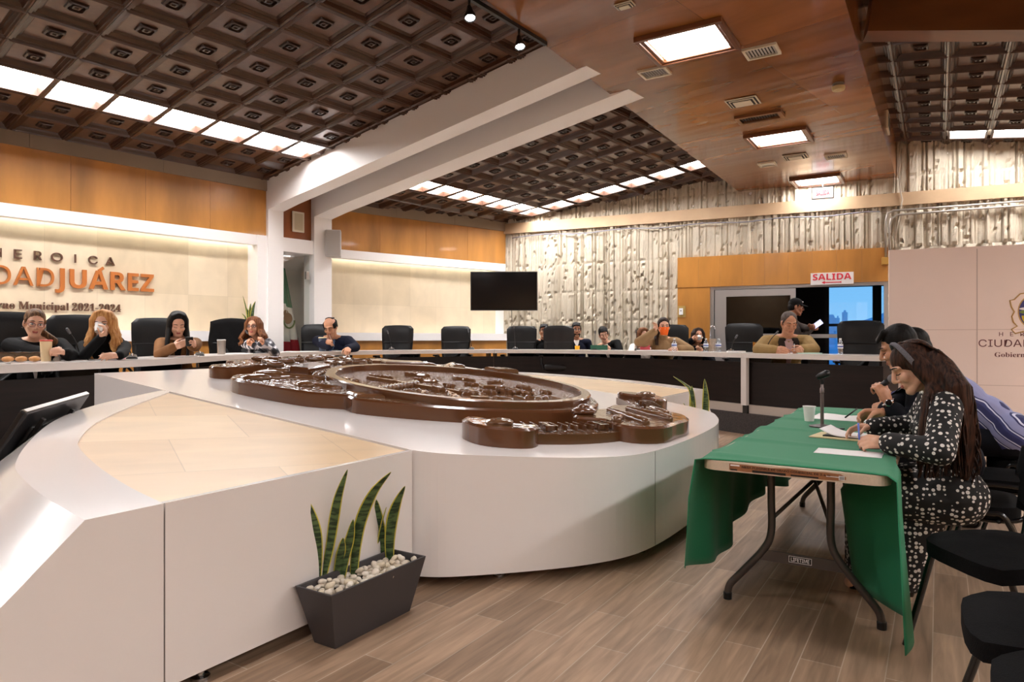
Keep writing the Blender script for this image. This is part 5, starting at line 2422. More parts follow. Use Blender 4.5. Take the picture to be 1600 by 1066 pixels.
        for g in (-1, 1):
            b2 = MB()
            b2.add([tuple(self.hp(g * .033 + r * 1.1 * math.cos(t), .099, .004 + r * .88 * math.sin(t))) for t in [2 * math.pi * k / 16 for k in range(16)]], [list(range(16))])
            b2.build('lens', m_lens, o)
        return o

    def wpt(self, local):
        return self.loc + self.Rw @ Vector(local)


def desk_z(dz=0.0):
    return DESK + dz


def on_desk(x, y):
    """point of the desk top near pixel x, y, kept on the worktop"""
    f = dpt(s_desk(x))[0].y
    D_ = min(max((CAMH - DESK) * FPX / max(1.0, y - YH), f + .13), f + .5)
    q = px(x, YH, D_)
    q.z = DESK
    return q


# ---- materials of the clothes
C_BLACK = cloth_mat('black_cloth', rgb(11, 10, 11), amt=.2)
C_NAVY = cloth_mat('navy_cloth', rgb(19, 22, 40), amt=.15)
C_NAVY_D = cloth_mat('dark_navy_jacket', rgb(13, 14, 22), amt=.15)
C_BROWN = cloth_mat('camel_brown_cloth', rgb(118, 80, 48), amt=.15)
C_TAN = cloth_mat('tan_canvas', rgb(150, 122, 78), amt=.12)
C_BEIGE = cloth_mat('beige_knit', rgb(148, 118, 84), amt=.08)
C_CORD = cloth_mat('dark_corduroy', rgb(44, 34, 28))
C_WHITE = cloth_mat('white_cotton', rgb(226, 218, 212), amt=.04)
C_PINKSH = cloth_mat('mauve_shirt', rgb(188, 154, 150), amt=.1)
C_GREY = cloth_mat('charcoal_uniform', rgb(70, 62, 58), amt=.12)
C_BLUESH = cloth_mat('blue_shirt', rgb(84, 112, 150), amt=.1)
C_TROUS = cloth_mat('dark_trousers', rgb(14, 13, 16))
m_orange = mat('orange_mask', rgb(250, 108, 22), 0.7)
m_paper = mat('white_paper', rgb(238, 234, 232), 0.7)
m_cupw = mat('white_foam_cup', rgb(244, 240, 236), 0.5)


def plaid_mat():
    m, nt, N, L, b = new_mat('grey_plaid')
    b.inputs['Roughness'].default_value = .9
    tc = N.new('ShaderNodeTexCoord')
    cols = []
    prev = None
    for ax, sc in (('X', 9), ('Z', 9), ('Y', 9)):
        w = N.new('ShaderNodeTexWave')
        w.bands_direction = ax
        w.inputs['Scale'].default_value = sc / 3.0
        w.inputs['Distortion'].default_value = .6
        L.new(tc.outputs['Object'], w.inputs['Vector'])
        if prev is None:
            prev = w.outputs['Fac']
        else:
            a = N.new('ShaderNodeMath')
            a.operation = 'ADD'
            L.new(prev, a.inputs[0])
            L.new(w.outputs['Fac'], a.inputs[1])
            prev = a.outputs[0]
    r = N.new('ShaderNodeValToRGB')
    r.color_ramp.interpolation = 'CONSTANT'
    r.color_ramp.elements[0].color = rgb(34, 33, 38)
    r.color_ramp.elements[1].position = .42
    r.color_ramp.elements[1].color = rgb(92, 90, 96)
    e = r.color_ramp.elements.new(.62)
    e.color = rgb(196, 190, 192)
    dv = N.new('ShaderNodeMath')
    dv.operation = 'DIVIDE'
    dv.inputs[1].default_value = 3.0
    L.new(prev, dv.inputs[0])
    L.new(dv.outputs[0], r.inputs[0])
    L.new(r.outputs[0], b.inputs['Base Color'])
    return m


def dots_mat():
    m, nt, N, L, b = new_mat('polka_dot_dress')
    b.inputs['Roughness'].default_value = .8
    tc = N.new('ShaderNodeTexCoord')
    vo = N.new('ShaderNodeTexVoronoi')
    vo.feature = 'F1'
    vo.inputs['Scale'].default_value = 43
    vo.inputs['Randomness'].default_value = .55
    L.new(tc.outputs['Object'], vo.inputs['Vector'])
    sp = N.new('ShaderNodeSeparateColor')
    L.new(vo.outputs['Color'], sp.inputs[0])
    mr = N.new('ShaderNodeMapRange')
    mr.inputs['To Min'].default_value = .24
    mr.inputs['To Max'].default_value = .44
    L.new(sp.outputs[0], mr.inputs[0])
    lt = N.new('ShaderNodeMath')
    lt.operation = 'LESS_THAN'
    L.new(vo.outputs['Distance'], lt.inputs[0])
    L.new(mr.outputs[0], lt.inputs[1])
    mx = N.new('ShaderNodeMix')
    mx.data_type = 'RGBA'
    mx.inputs['A'].default_value = rgb(18, 15, 16)
    mx.inputs['B'].default_value = rgb(226, 220, 214)
    L.new(lt.outputs[0], mx.inputs['Factor'])
    L.new(mx.outputs['Result'], b.inputs['Base Color'])
    t = N.new('ShaderNodeTexNoise')
    t.inputs['Scale'].default_value = 14
    bp = N.new('ShaderNodeBump')
    bp.inputs['Strength'].default_value = .5
    bp.inputs['Distance'].default_value = .02
    L.new(tc.outputs['Object'], t.inputs['Vector'])
    L.new(t.outputs[0], bp.inputs['Height'])
    L.new(bp.outputs[0], b.inputs['Normal'])
    return m


def stripes_mat():
    m, nt, N, L, b = new_mat('blue_striped_cotton')
    b.inputs['Roughness'].default_value = .85
    tc = N.new('ShaderNodeTexCoord')
    sx = N.new('ShaderNodeSeparateXYZ')
    L.new(tc.outputs['Object'], sx.inputs[0])
    nz = N.new('ShaderNodeTexNoise')
    nz.inputs['Scale'].default_value = 4
    L.new(tc.outputs['Object'], nz.inputs['Vector'])
    a0 = N.new('ShaderNodeMath')
    a0.operation = 'MULTIPLY_ADD'
    L.new(nz.outputs[0], a0.inputs[0])
    a0.inputs[1].default_value = .05
    dt = N.new('ShaderNodeVectorMath')
    dt.operation = 'DOT_PRODUCT'
    dt.inputs[1].default_value = (.25, .64, -.74)
    L.new(tc.outputs['Object'], dt.inputs[0])
    L.new(dt.outputs['Value'], a0.inputs[2])
    a = N.new('ShaderNodeMath')
    a.operation = 'MULTIPLY'
    a.inputs[1].default_value = 9.5
    L.new(a0.outputs[0], a.inputs[0])
    f = N.new('ShaderNodeMath')
    f.operation = 'FRACT'
    L.new(a.outputs[0], f.inputs[0])
    r = N.new('ShaderNodeValToRGB')
    r.color_ramp.interpolation = 'CONSTANT'
    E_ = r.color_ramp.elements
    E_[0].color = rgb(44, 46, 92)
    E_[1].position = .30
    E_[1].color = rgb(206, 206, 226)
    for p_, c in ((.36, rgb(44, 46, 92)), (.42, rgb(138, 140, 178)), (.74, rgb(44, 46, 92)), (.80, rgb(206, 206, 226)), (.86, rgb(58, 60, 108))):
        e = E_.new(p_)
        e.color = c
    L.new(f.outputs[0], r.inputs[0])
    L.new(r.outputs[0], b.inputs['Base Color'])
    return m


m_plaid, m_dots, m_stripes = plaid_mat(), dots_mat(), stripes_mat()


def cup(p, r0, r1, h, m, label, name='cup', cat='cup', lid=None, seg=20, tilt=None, group=None, lip=True):
    """tapered cup standing at p; tilt = rotation matrix"""
    t = thing(name, label, cat, p, 0, group)
    if tilt is not None:
        t.rotation_euler = tilt.to_euler()
    bb = MB()
    bb.lathe([(r0, 0), (r1, h)] + ([(r1 + .003, h), (r1 + .003, h - .004), (r1 - .003, h - .002), (r0 - .002, .004), (0.0, .004)] if lid is None else []), (0, 0, 0), seg)
    bb.build('cup_body', m, t, smooth=40)
    if lid is not None:
        bb = MB()
        bb.lathe([(r1 + .003, h - .004), (r1 + .003, h + .006), (r1 - .006, h + .010), (0, h + .010)], (0, 0, 0), seg)
        bb.build('lid', lid, t, smooth=40)
    return t


def rot_to(v, up=(0, 0, 1)):
    return Vector(up).rotation_difference(Vector(v)).to_matrix()


# ================================================================== the council, from the left
# 1 woman in a black blazer with glasses
D = 6.1
wl, wr = px(100, 552, D - .38), px(80, 556, D - .42)
p = Person('person in black blazer and glasses leaning on the desk beside the tall cream tumbler', (54, 506), D, 150, 1.0, lean=22, yaw=14, pitch=10, roll=-6, skin=SK_A, female=True, build=1.12,
           L=px(104, 553, D - .2), R=px(82, 553, D - .2), Lh=dict(d=(.4, .5, .25), th=(.5, -.2, .8), curl=(40, 45, 30)), Rh=dict(d=(-.1, .9, .15), th=(-.2, 0, 1), curl=(32, 38, 30)))
p.face_parts()
p.glasses(mat('rose_glasses', rgb(150, 96, 92), 0.3))
p.garment('blazer', C_BLACK, puff=.02)
p.open_front(C_WHITE, C_BLACK, .1, .05)
p.trousers(C_TROUS)
bb = MB()
p.hair_short(H_DBLON, .004, fringe=.0)
bb = MB()
for k in range(9):
    a = -.02 + .012 * k
    bb.tube([p.hp(-.05 + a * .2, -.07, .01), p.hp(-.075, -.085 + a * .3, -.07), p.hp(-.10 - a, -.06 + a, -.13), p.hp(-.12 - a, -.01 + a, -.18)], [.022, .026, .022, .010], 8)
remesh(bb, 'ponytail', .007, 2, H_DBLON, p.root)
for g in (-1, 1):
    bb = MB()
    bb.ell(p.hp(g * .083, -.002, -.045), (.006,) * 3, None, 8, 6)
    bb.build('earring', m_chrome, p.root, smooth=True)

# 2 blonde drinking
D = 6.35
p = Person('person with long blonde hair in black sweater drinking from a white cup', (161, 507), D, 155, 1.0, lean=10, yaw=-8, pitch=8, skin=SK_A, female=True,
           R=px(158, 528, D - .20), L=px(186, 556, D - .35), Rp=(.5, .5, -.9), Rh=dict(d=(-.45, .25, .75), th=(-.3, .6, .5), curl=(45, 40, 28)), Lh=dict(d=(.6, .5, 0), th=(.5, -.2, .5), curl=(15, 20, 15)))
p.face_parts(lips=False)
p.garment('sweater', C_BLACK, puff=.010, neck=.45)
p.trousers(C_TROUS)
p.patch('neck_opening', SK_A, [(.41, -.008, .008), (.39, -.018, .018), (.36, -.022, .022), (.33, -.016, .016), (.31, -.004, .004)], .004)
p.hair_long(H_BLOND, .27, front=12, wave=.022, n=40, seed=4, vol=1.06, fwd=.07, flare=.035)
c = p.wpt(p.hp(.012, .118, -.055))
fw = p.Rw @ (p.HR @ V(0, .85, -.5))
cup(c - fw * .0, .030, .037, .085, m_cupw, 'white foam cup held to the mouth of the blonde person', tilt=rot_to(-(fw.normalized()) * .8 + V(0, 0, .55)))

# 3 brunette with phone
D = 7.4
p = Person('person with long black hair in camel jacket looking down at a phone', (278, 507), D, 158, 1.02, lean=12, yaw=10, pitch=26, skin=SK_A, female=True,
           L=px(300, 541, D - .38), R=px(270, 543, D - .36), Lh=dict(d=(-.35, .75, .3), th=(.1, -.1, 1), curl=(35, 40, 30)), Rh=dict(d=(-.85, .4, .3), th=(.1, .2, 1), curl=(30, 40, 30)))
p.face_parts('down')
p.garment('jacket', C_BROWN, puff=.018)
p.open_front(C_BLACK, C_BROWN, .15, .05)
p.trousers(C_TROUS)
p.hair_long(H_BLACK, .36, front=24, wave=.004, n=40, seed=5, vol=.97, fwd=.10, flare=.02, thick=.018)
q = px(296, 534, D - .46)
t = thing('phone', 'dark mobile phone in the hands of the person in the camel jacket', 'phone', q, 0)
t.rotation_euler = (math.radians(40), math.radians(0), -math.radians(158))
bb = MB()
bb.bbox(-.036, .036, -.072, .072, -.004, .004, .003)
bb.build('phone_body', m_black, t)
bb = MB()
bb.abox(-.033, .033, -.066, .066, .0042, .0048)
bb.build('screen', m_black_gloss, t)

# 4 woman in plaid
D = 9.4
p = Person('person in grey plaid shirt with chestnut hair and glasses looking to the left', (396, 511), D, 190, 1.06, lean=8, yaw=12, pitch=0, skin=SK_B, female=True,
           L=px(408, 538, D - .36), R=px(399, 540, D - .38), Lh=dict(d=(-.7, .5, .5), th=(0, -.1, 1), curl=(50, 50, 30)), Rh=dict(d=(.7, .5, .4), th=(0, -.1, 1), curl=(50, 50, 30)))
p.face_parts()
p.glasses()
p.garment('plaid_shirt', m_plaid, puff=.016)
p.trousers(C_TROUS)
p.hair_long(H_CHEST, .2, front=16, wave=.02, n=36, seed=6, vol=1.1, fwd=.06, flare=.05)

# 5 balding man bent over the desk
D = 10.95
p = Person('balding person in navy jacket bent over the desk with a pen at the mouth', (516, 511), D, 182, 1.24, lean=30, yaw=-5, pitch=30, roll=4, skin=SK_B, build=1.08,
           R=px(515, 541, D - .40), L=px(543, 545, D - .45), Rp=(.9, -.2, -.3), Lp=(-.9, -.2, -.3), Rh=dict(d=(-.2, .5, .75), th=(-.6, .3, .3), curl=(55, 55, 35)), Lh=dict(d=(-.3, .9, -.05), th=(.9, .2, .2), curl=(28, 30, 24)))
p.face_parts('down')
p.garment('jacket', C_NAVY, puff=.024)
p.open_front(C_BLUESH, C_NAVY, .2, .05)
p.collar(C_BLUESH)
p.trousers(C_TROUS)
p.hair_fringe_of_bald(H_BLACK)
q0 = p.wpt(p.hp(.0, .10, -.06))
q1 = px(522, 541, D - .5)
bb = MB()
bb.tube([q0, q1], .006, 8)
tag(bb.build('pen', mat('pen_grey', rgb(150, 120, 110), .4), smooth=True), 'pen held between mouth and hand of the balding person', 'pen')

# 6 man half hidden behind the tall chair
p = Person('person in black jacket half hidden behind the padded executive chair', (850, 518), 13.3, 178, 1.1, lean=6, skin=SK_B, yaw=-5)
p.face_parts()
p.garment('jacket', C_BLACK, puff=.02, neck=.2)
p.trousers(C_TROUS)
p.hair_short(H_BLACK, .004, fringe=.01)

# 7 man in navy sweater
p = Person('bearded person in navy sweater and glasses sitting against the ribbed wall', (900.5, 516), 13.3, 176, 1.12, lean=2, skin=SK_B, build=1.12)
p.face_parts()
p.glasses()
p.garment('sweater', C_NAVY, puff=.018)
p.open_front(C_WHITE, None, .36, .05)
p.collar(C_WHITE)
p.trousers(C_TROUS)
p.hair_short(H_BLACK, .008, fringe=.012, parting=1)
bb = MB()
for k in range(15):
    t = math.radians(-80 + 160 * k / 14)
    bb.cap(p.hp(math.sin(t) * .056, .022 + .052 * math.cos(t), -.07), p.hp(math.sin(t) * .046, .02 + .054 * math.cos(t), -.105), .014 * p.s, .012 * p.s, 8, 3)
bb.cap(p.hp(-.018, .092, -.045), p.hp(.018, .092, -.045), .006, .006, 8, 3)
remesh(bb, 'beard', .007, 2, H_BROWN, p.root)

# 8 man in black blazer leaning aside
p = Person('person in black blazer and open white shirt leaning towards the left', (943, 523), 13.0, 200, 1.1, lean=14, side=16, yaw=20, pitch=18, roll=10, skin=SK_A, R=px(932, 545, 12.6), L=px(955, 548, 12.6))
p.face_parts('down')
p.garment('blazer', C_BLACK, puff=.022)
p.open_front(C_WHITE, C_BLACK, .12, .05)
p.trousers(C_TROUS)
p.hair_short(H_BLACK, .010, fringe=.014, parting=-1)

# 9 woman with pink laptop
p = Person('person with straight brown hair in white top behind a pink notebook', (1005, 524), 12.6, 182, 1.05, lean=10, yaw=8, pitch=14, skin=SK_A, female=True, L=px(1016, 548, 12.2), R=px(996, 549, 12.2))
p.face_parts('down')
p.garment('top', C_WHITE, puff=.014)
p.trousers(C_TROUS)
p.hair_long(H_CHEST, .19, front=14, wave=.004, n=32, seed=8, fwd=.06, flare=.015)

# 10 woman with orange mask
D = 11.35
p = Person('person in beige sweater wearing an orange face mask, hand raised to the temple', (1037, 511), D, 184, 1.2, lean=6, yaw=2, pitch=3, skin=SK_A, female=True, build=1.1,
           R=px(1022, 519, D - .15), L=px(1062, 545, D - .42), Rp=(.9, .2, -.5), Lp=(-.9, -.1, -.3), Rh=dict(d=(-.25, .15, .9), th=(-.5, .7, .2), curl=(28, 30, 25)), Lh=dict(d=(.85, .4, -.05), th=(.2, -.5, .6), curl=(18, 24, 20)))
p.face_parts(lips=False)
p.garment('sweater', C_BEIGE, puff=.024, neck=.25, sleeve_puff=.026)
p.trousers(C_TROUS)
p.hair_short(H_BROWN, .004)
bb = MB()
for k in range(7):
    bb.tube([p.hp(.05, -.07, -.03), p.hp(.078 + .004 * k, -.05, -.10), p.hp(.088 + .004 * k, .0 + .006 * k, -.17), p.hp(.085 + .005 * k, .04 + .004 * k, -.25)], [.024, .028, .024, .010], 8)
remesh(bb, 'ponytail', .007, 2, H_BROWN, p.root)
bb = MB()
grid = []
for i in range(9):
    f = i / 8
    z = .002 - .112 * f
    row = []
    for j in range(13):
        t = math.radians(-82 + 164 * j / 12)
        w = .066 - .016 * max(0, f - .35) / .65
        row.append(p.hp(math.sin(t) * w, .028 + (.088 - .014 * abs(f - .25) - .02 * max(0, f - .6)) * math.cos(t) * (1.0 - .12 * (abs(t) > 1)), z))
    grid.append(row)
bb.sheet(grid)
o = bb.build('face_mask', m_orange, p.root, smooth=True)
o.modifiers.new('t', 'SOLIDIFY').thickness = .004
for g in (-1, 1):
    bb = MB()
    bb.tube([p.hp(g * .066, .04, -.01), p.hp(g * .08, .0, .012)], .002, 5)
    bb.build('mask_loop', m_orange, p.root)

# 11 woman drinking from a white mug
D = 12.2
p = Person('person with short dark brown hair drinking from a white mug, before the wood jamb', (1091, 525), D, 190, 1.06, lean=6, yaw=8, pitch=-4, skin=SK_B, female=True,
           R=px(1080, 532, D - .22), Rp=(.8, .1, -.7), Rh=dict(d=(-.7, .4, .3), th=(0, .2, 1), curl=(50, 45, 30)), L=px(1098, 552, D - .2))
p.face_parts(lips=False)
p.garment('cardigan', C_NAVY_D, puff=.018)
p.open_front(C_NAVY, C_NAVY_D, .2, .05)
p.trousers(C_TROUS)
p.hair_long(H_BROWN, .11, front=16, wave=.012, n=32, seed=9, vol=1.08, fwd=.02, flare=.03)
c = p.wpt(p.hp(.01, .12, -.05))
fw = (p.Rw @ (p.HR @ V(0.05, .9, -.1))).normalized()
t = cup(c, .038, .040, .09, m_cupw, 'white mug tipped to the mouth of the person before the wood jamb', 'mug', 'mug', tilt=rot_to(-fw * .85 + V(0, 0, .4)))
bb = MB()
bb.tube([(.038, 0, .07), (.062, 0, .068), (.066, 0, .045), (.06, 0, .024), (.038, 0, .02)], .006, 8)
bb.build('handle', m_cupw, t, smooth=True)

# 12 man in tan jacket
D = 9.45
p = Person('person with cropped grey hair in tan canvas jacket writing at the right desk', (1233, 505), D, 186, 1.25, lean=16, yaw=2, pitch=24, skin=SK_B, build=1.16,
           R=px(1209, 547, D - .42), L=px(1254, 546, D - .45), Rp=(.95, -.1, -.3), Lp=(-.95, -.1, -.3), Rh=dict(d=(-.6, .6, -.1), th=(-.3, -.2, 1), curl=(28, 34, 26)), Lh=dict(d=(.4, .7, -.1), th=(.3, .1, .9), curl=(45, 45, 30)))
p.face_parts('down')
p.garment('jacket', C_TAN, puff=.026)
p.open_front(C_PINKSH, None, .05, .05)
for g in (-1, 1):
    p.patch('corduroy_collar', C_CORD, [(.50, g * .05, g * .10), (.46, g * .046, g * .115), (.41, g * .04, g * .11), (.375, g * .034, g * .075)], .010)
p.collar(C_CORD, .078, .03)
p.trousers(C_TROUS)
p.hair_short(H_GREY, -.006)
q = px(1240, 545, D - .52)
bb = MB()
bb.tube([q + V(-.005, -.03, -.03), q + V(.03, .05, .06)], .005, 8)
tag(bb.build('pen', m_alu, smooth=True), 'silver pen in the hand of the person in the tan jacket', 'pen')

# 13 standing man with cap
D = 11.3
p = Person('person standing behind the desk in dark cap and charcoal uniform, holding a phone', (1244, 480), D, 110, 1.12, floor=DAIS, lean=4, yaw=0, pitch=10, skin=SK_C, stand=True, build=1.02,
           L=px(1262, 513, D - .36), R=px(1267, 514, D - .20), Lp=(-.5, -.6, -.6), Rp=(.5, -.6, -.6), Lh=dict(d=(.5, .8, .2), th=(.2, -.2, 1), curl=(35, 40, 30)), Rh=dict(d=(-.4, .85, .2), th=(-.2, -.2, 1), curl=(35, 40, 30)))
p.face_parts()
p.garment('uniform_shirt', C_GREY, puff=.016)
p.collar(C_GREY)
p.trousers(C_TROUS)
p.hair_short(H_BLACK, -.012)
bb = MB()
bb.ell(p.hp(0, -.016, .052), tuple(q * p.s for q in (.086, .101, .083)), p.HR, 24, 14)
bb2 = MB()
o = remesh(bb, 'cap_crown', .007, 3, C_BLACK, p.root)
bm = bmesh.new()
bm.from_mesh(o.data)
inv = p.HR.transposed()
bmesh.ops.delete(bm, geom=[v for v in bm.verts if (inv @ (v.co - p.HC)).z < .045 * p.s], context='VERTS')
bm.to_mesh(o.data)
bm.free()
grid = []
for i in range(6):
    f = i / 5
    grid.append([p.hp(math.sin(t) * (.08 - .012 * f), .062 * math.cos(t) + .02 + (.075 * f) * math.cos(t), .054 - .018 * f - .012 * math.sin(t) ** 2) for t in [math.radians(-75 + 15 * k) for k in range(11)]])
bb2.sheet(grid)
b_ = bb2.build('cap_brim', C_BLACK, p.root, smooth=True)
b_.modifiers.new('t', 'SOLIDIFY').thickness = .004
bb = MB()
bb.add([tuple(p.hp(.024 * math.cos(t) - .02, .083 - .0 * abs(math.cos(t)), .084 + .014 * math.sin(t))) for t in [2 * math.pi * k / 14 for k in range(14)]], [list(range(14))])
o = bb.build('cap_patch', C_WHITE, p.root)
o.modifiers.new('t', 'SOLIDIFY').thickness = .012
p.patch('safety_strap', mat('yellow_strap', rgb(206, 160, 34), .6), [(.40, -.14, -.09), (.36, -.145, -.09), (.31, -.145, -.09), (.27, -.14, -.09)], .006)
q = px(1277, 507, D - .38)
t = thing('phone', 'mobile phone with lit screen held by the standing person in the cap', 'phone', q)
nrm_ = (V(0, 0, CAMH) - q).normalized()
ex = V(.75, -.1, .55).normalized()
ex = (ex - nrm_ * ex.dot(nrm_)).normalized()
ey = nrm_.cross(ex)
bb = MB()
bb.box((0, 0, 0), ex, ey, nrm_, .19, .095, .012)
bb.build('phone_body', m_black, t, bevel=.003)
bb = MB()
bb.box(nrm_ * .0065, ex, ey, nrm_, .165, .078, .001)
bb.build('screen', emit_mat('phone_screen', rgb(150, 158, 205), .9), t)

# ================================================================== the three at the green table
# 14 woman in the dotted dress
D = 3.40
hw = px(1424, 577, D)
wr = pz(1378, 688, .80)


def dress_skirt(bb):
    P_ = PW
    s = P_.s
    H = P_.H
    for g in (-1, 1):
        kn = V(g * .10, .36, .50)
        bb.cap(H + V(g * .07, -.02, -.02), kn, .15, .11)
        bb.cap(kn, V(g * .11, .33, .17), .105, .12)
    bb.cap(V(-.04, .34, .42), V(-.04, .30, .13), .12, .16)
    bb.cap(V(.04, .34, .42), V(.04, .26, .13), .12, .16)
    bb.cap(H + V(-.06, -.005, .02), H + V(.06, -.005, .02), .14, .14)
    bb.cap(V(0, .12, .42), V(0, .22, .12), .13, .15)


PW = None


class DressWoman(Person):
    pass


p = PW = Person('person with long wavy dark hair in a white-dotted black dress, writing', (1427, 575), D, 296, 1.0, floor=0, lean=4, side=-6, neck_fwd=.06, yaw=6, pitch=27, roll=4, skin=SK_A, female=True, vox=.0048, build=1.05,
                hip=.54, knees=(.40, .5, .30), R=pz(1362, 668, .80), L=pz(1386, 692, .785), Lp=(-.8, -.2, -.5), Rp=(.8, -.3, -.5),
                Lh=dict(d=(-.05, .92, .02), th=(.55, .2, .8), curl=(38, 42, 30), thumb=55, pinch=8), Rh=dict(d=(-.2, .95, -.05), th=(-.8, .1, .4), curl=(25, 30, 22)))
p.face_parts('down')
p.garment('dotted_dress', m_dots, puff=.016, vox=.008, sleeve_puff=.022, skirt=dress_skirt, sleeve=.97, neck=.12, smooth_n=6)
for g in (-1, 1):
    an = V(g * .09, .29, .05)
    bb = MB()
    bb.cap(an + V(0, -.06, -.01), an + V(0, .13, -.022), .034, .028)
    o = bb.build('shoe', m_black_gloss, p.root, smooth=True)
    bb = MB()
    bb.cap(an + V(0, -.075, -.01), an + V(0, -.075, -.044), .016, .007, 8, 3)
    bb.build('heel', m_black_gloss, o, smooth=True)


def wavy_hair(p):
    """long loose waves: a fused mass under many separate locks"""
    r = np.random.default_rng(21)
    s = p.s
    bb = MB()
    bb.ell(p.hp(0, -.021, .049), (.086, .103, .089), p.HR, 24, 14)
    bb.ell(p.hp(0, -.06, -.02), (.09, .085, .11), p.HR, 22, 12)
    base = p.hp(0, -.09, -.06)
    T, F, SX = p.T, p.F, p.SX
    back = lambda f, x: p.NB + T * (.05 - .46 * f) - F * (.055 + .02 * math.sin(f * 2.4) - .01 * f) + SX * x
    for k in range(9):
        x = -.14 + .035 * k
        bb.tube([p.hp(x * .35, -.095, .03), p.hp(x * .6, -.105, -.05)] + [tuple(back(f, x * (1 + .15 * f))) for f in (.05, .25, .45, .65, .85, 1.0)], [.04, .05, .055, .055, .052, .045, .035, .016], 8)
    # over the left shoulder towards the camera, beside the face
    for k in range(6):
        a = k / 5
        bb.tube([p.hp(-.03, .02, .12), p.hp(-.074, .012 - .03 * a, .06), p.hp(-.09, .0 - .045 * a, -.02), p.hp(-.098, -.015 - .05 * a, -.10)] +
                [tuple(p.SL + SX * (.02 + .03 * a) + T * (.06 - .36 * f) + F * (.06 - .12 * a + .07 * f * (1 - a)) - SX * .05 * math.sin(f * 2)) for f in (.1, .35, .6, .85, 1.0)],
                [.018, .026, .03, .03, .032, .032, .028, .022, .008], 8)
    remesh(bb, 'hair', .0065, 2, H_BROWN_NEAR, p.root)
    # separate locks
    bb = MB()
    for k in range(150):
        sd = r.uniform(-1, 1)
        ph = r.uniform(0, 6.28)
        am = r.uniform(.012, .028)
        rad = r.uniform(.003, .006)
        if k % 3:
            x = sd * .15
            pts = [p.hp(sd * .02, .0, .138), p.hp(x * .5, -.075, .10), p.hp(x * .62, -.125, .02), p.hp(x * .75, -.14, -.06)]
            n = 16
            L_ = r.uniform(.8, 1.06)
            for j in range(1, n + 1):
                f = j / n * L_
                q = back(f, x * (1.05 + .2 * f)) - F * (.038 + .018 * math.sin(f * 8 + ph)) + SX * (am * math.sin(f * 13 + ph))
                pts.append(q)
        else:
            a = r.uniform(0, 1)
            pts = [p.hp(-.02, .03 - .05 * a, .135), p.hp(-.072, .03 - .06 * a, .085), p.hp(-.096, .015 - .06 * a, .02), p.hp(-.108, .0 - .06 * a, -.05), p.hp(-.112, -.01 - .06 * a, -.11)]
            n = 14
            for j in range(1, n + 1):
                f = j / n
                pts.append(p.SL + SX * (.005 + .03 * a) + T * (.075 - .40 * f) + F * (.07 - .14 * a + .07 * f * (1 - a)) - SX * (.075 * math.sin(min(1, f * 1.5) * 2) - am * math.sin(f * 13 + ph)))
        rr = [rad * (1 - .6 * (i / len(pts)) ** 3) for i in range(len(pts))]
        bb.tube([tuple(q) for q in pts], rr, 5)
    o = bb.build('hair_locks', H_BROWN_NEAR, p.root, smooth=True, recalc=False)
    o['kind'] = 'stuff'


H_BROWN_NEAR = hair_mat('long_dark_brown_hair', rgb(24, 15, 12), rgb(78, 48, 34), 90)
wavy_hair(p)
bb = MB()
m_band = mat('woven_grey_hairband', rgb(104, 102, 108), .8, noise=(260, .35), bump=(300, .6))
grid = []
for i in range(25):
    t = math.radians(-98 + 196 * i / 24)
    x, z = math.sin(t), math.cos(t)
    grid.append([p.hp(x * .106, -.004 + .008 * j + .020 * z, .030 + z * .121 + (.004 if j in (1, 2) else 0)) for j in range(4)])
bb.sheet(grid)
o = bb.build('hairband', m_band, p.root, smooth=True)
o.modifiers.new('t', 'SOLIDIFY').thickness = .008
S_, E_, W_ = p.arm['L']
wv = p.wpt(W_)
PW_LEFT = wv.copy()

# 15 man in navy jacket with the microphone
D = 4.25
p = Person('person with black hair in navy jacket speaking into a held microphone', (1404, 545), D, 300, 1.04, floor=0, lean=24, yaw=0, pitch=22, skin=SK_B, vox=.0055,
           hip=.56, L=px(1386, 626, 4.02), R=pz(1352, 664, .79), Lp=(-.35, .2, -1), Rp=(.7, -.2, -.6), Lh=dict(d=(.10, .38, .85), th=(.55, -.75, .2), curl=(62, 62, 34), spread=3),
           Rh=dict(d=(-.1, .95, -.12), th=(-.7, .1, .7), curl=(40, 42, 30), thumb=55))
p.face_parts('down')
p.garment('jacket', C_NAVY_D, puff=.022, vox=.009, sleeve=.86)
p.open_front(C_WHITE, C_NAVY_D, .15, .05)
p.trousers(C_TROUS)
p.hair_short(H_BLACK, .012, fringe=.012, parting=1)
S_, E_, W_ = p.arm['L']
bb = MB()
dd = (W_ - E_).normalized()
q = W_ - dd * .012
bb.tube([tuple(q + (dd.orthogonal().normalized() * math.cos(t) + dd.cross(dd.orthogonal().normalized()) * math.sin(t)) * .034) for t in [2 * math.pi * k / 20 for k in range(21)]], .006, 8)
o = bb.build('watch_strap', m_chrome, p.root, smooth=True)
bb = MB()
side = (p.Rw.transposed() @ (V(0, 0, CAMH) - p.wpt(q))).normalized()
side = (side - dd * side.dot(dd)).normalized()
ax = V(0, 0, 1).rotation_difference(side).to_matrix()
bb.lathe([(.021, .0), (.021, .008), (.018, .010), (0, .010)], tuple(q + side * .030), 20, 0, ax)
bb.build('watch_case', m_chrome, o, smooth=40)
bb = MB()
bb.lathe([(.017, .0105), (0, .0108)], tuple(q + side * .030), 20, 0, ax)
bb.build('watch_dial', m_black_gloss, o)
mic0 = p.wpt(W_) + V(.02, 0, .035)
mdir = (p.wpt(p.hp(0, .13, -.07)) - mic0).normalized()
MIC_POS = px(1373, 605, 4.07)
MIC_DIR = (px(1389, 595, 4.02) - MIC_POS).normalized()

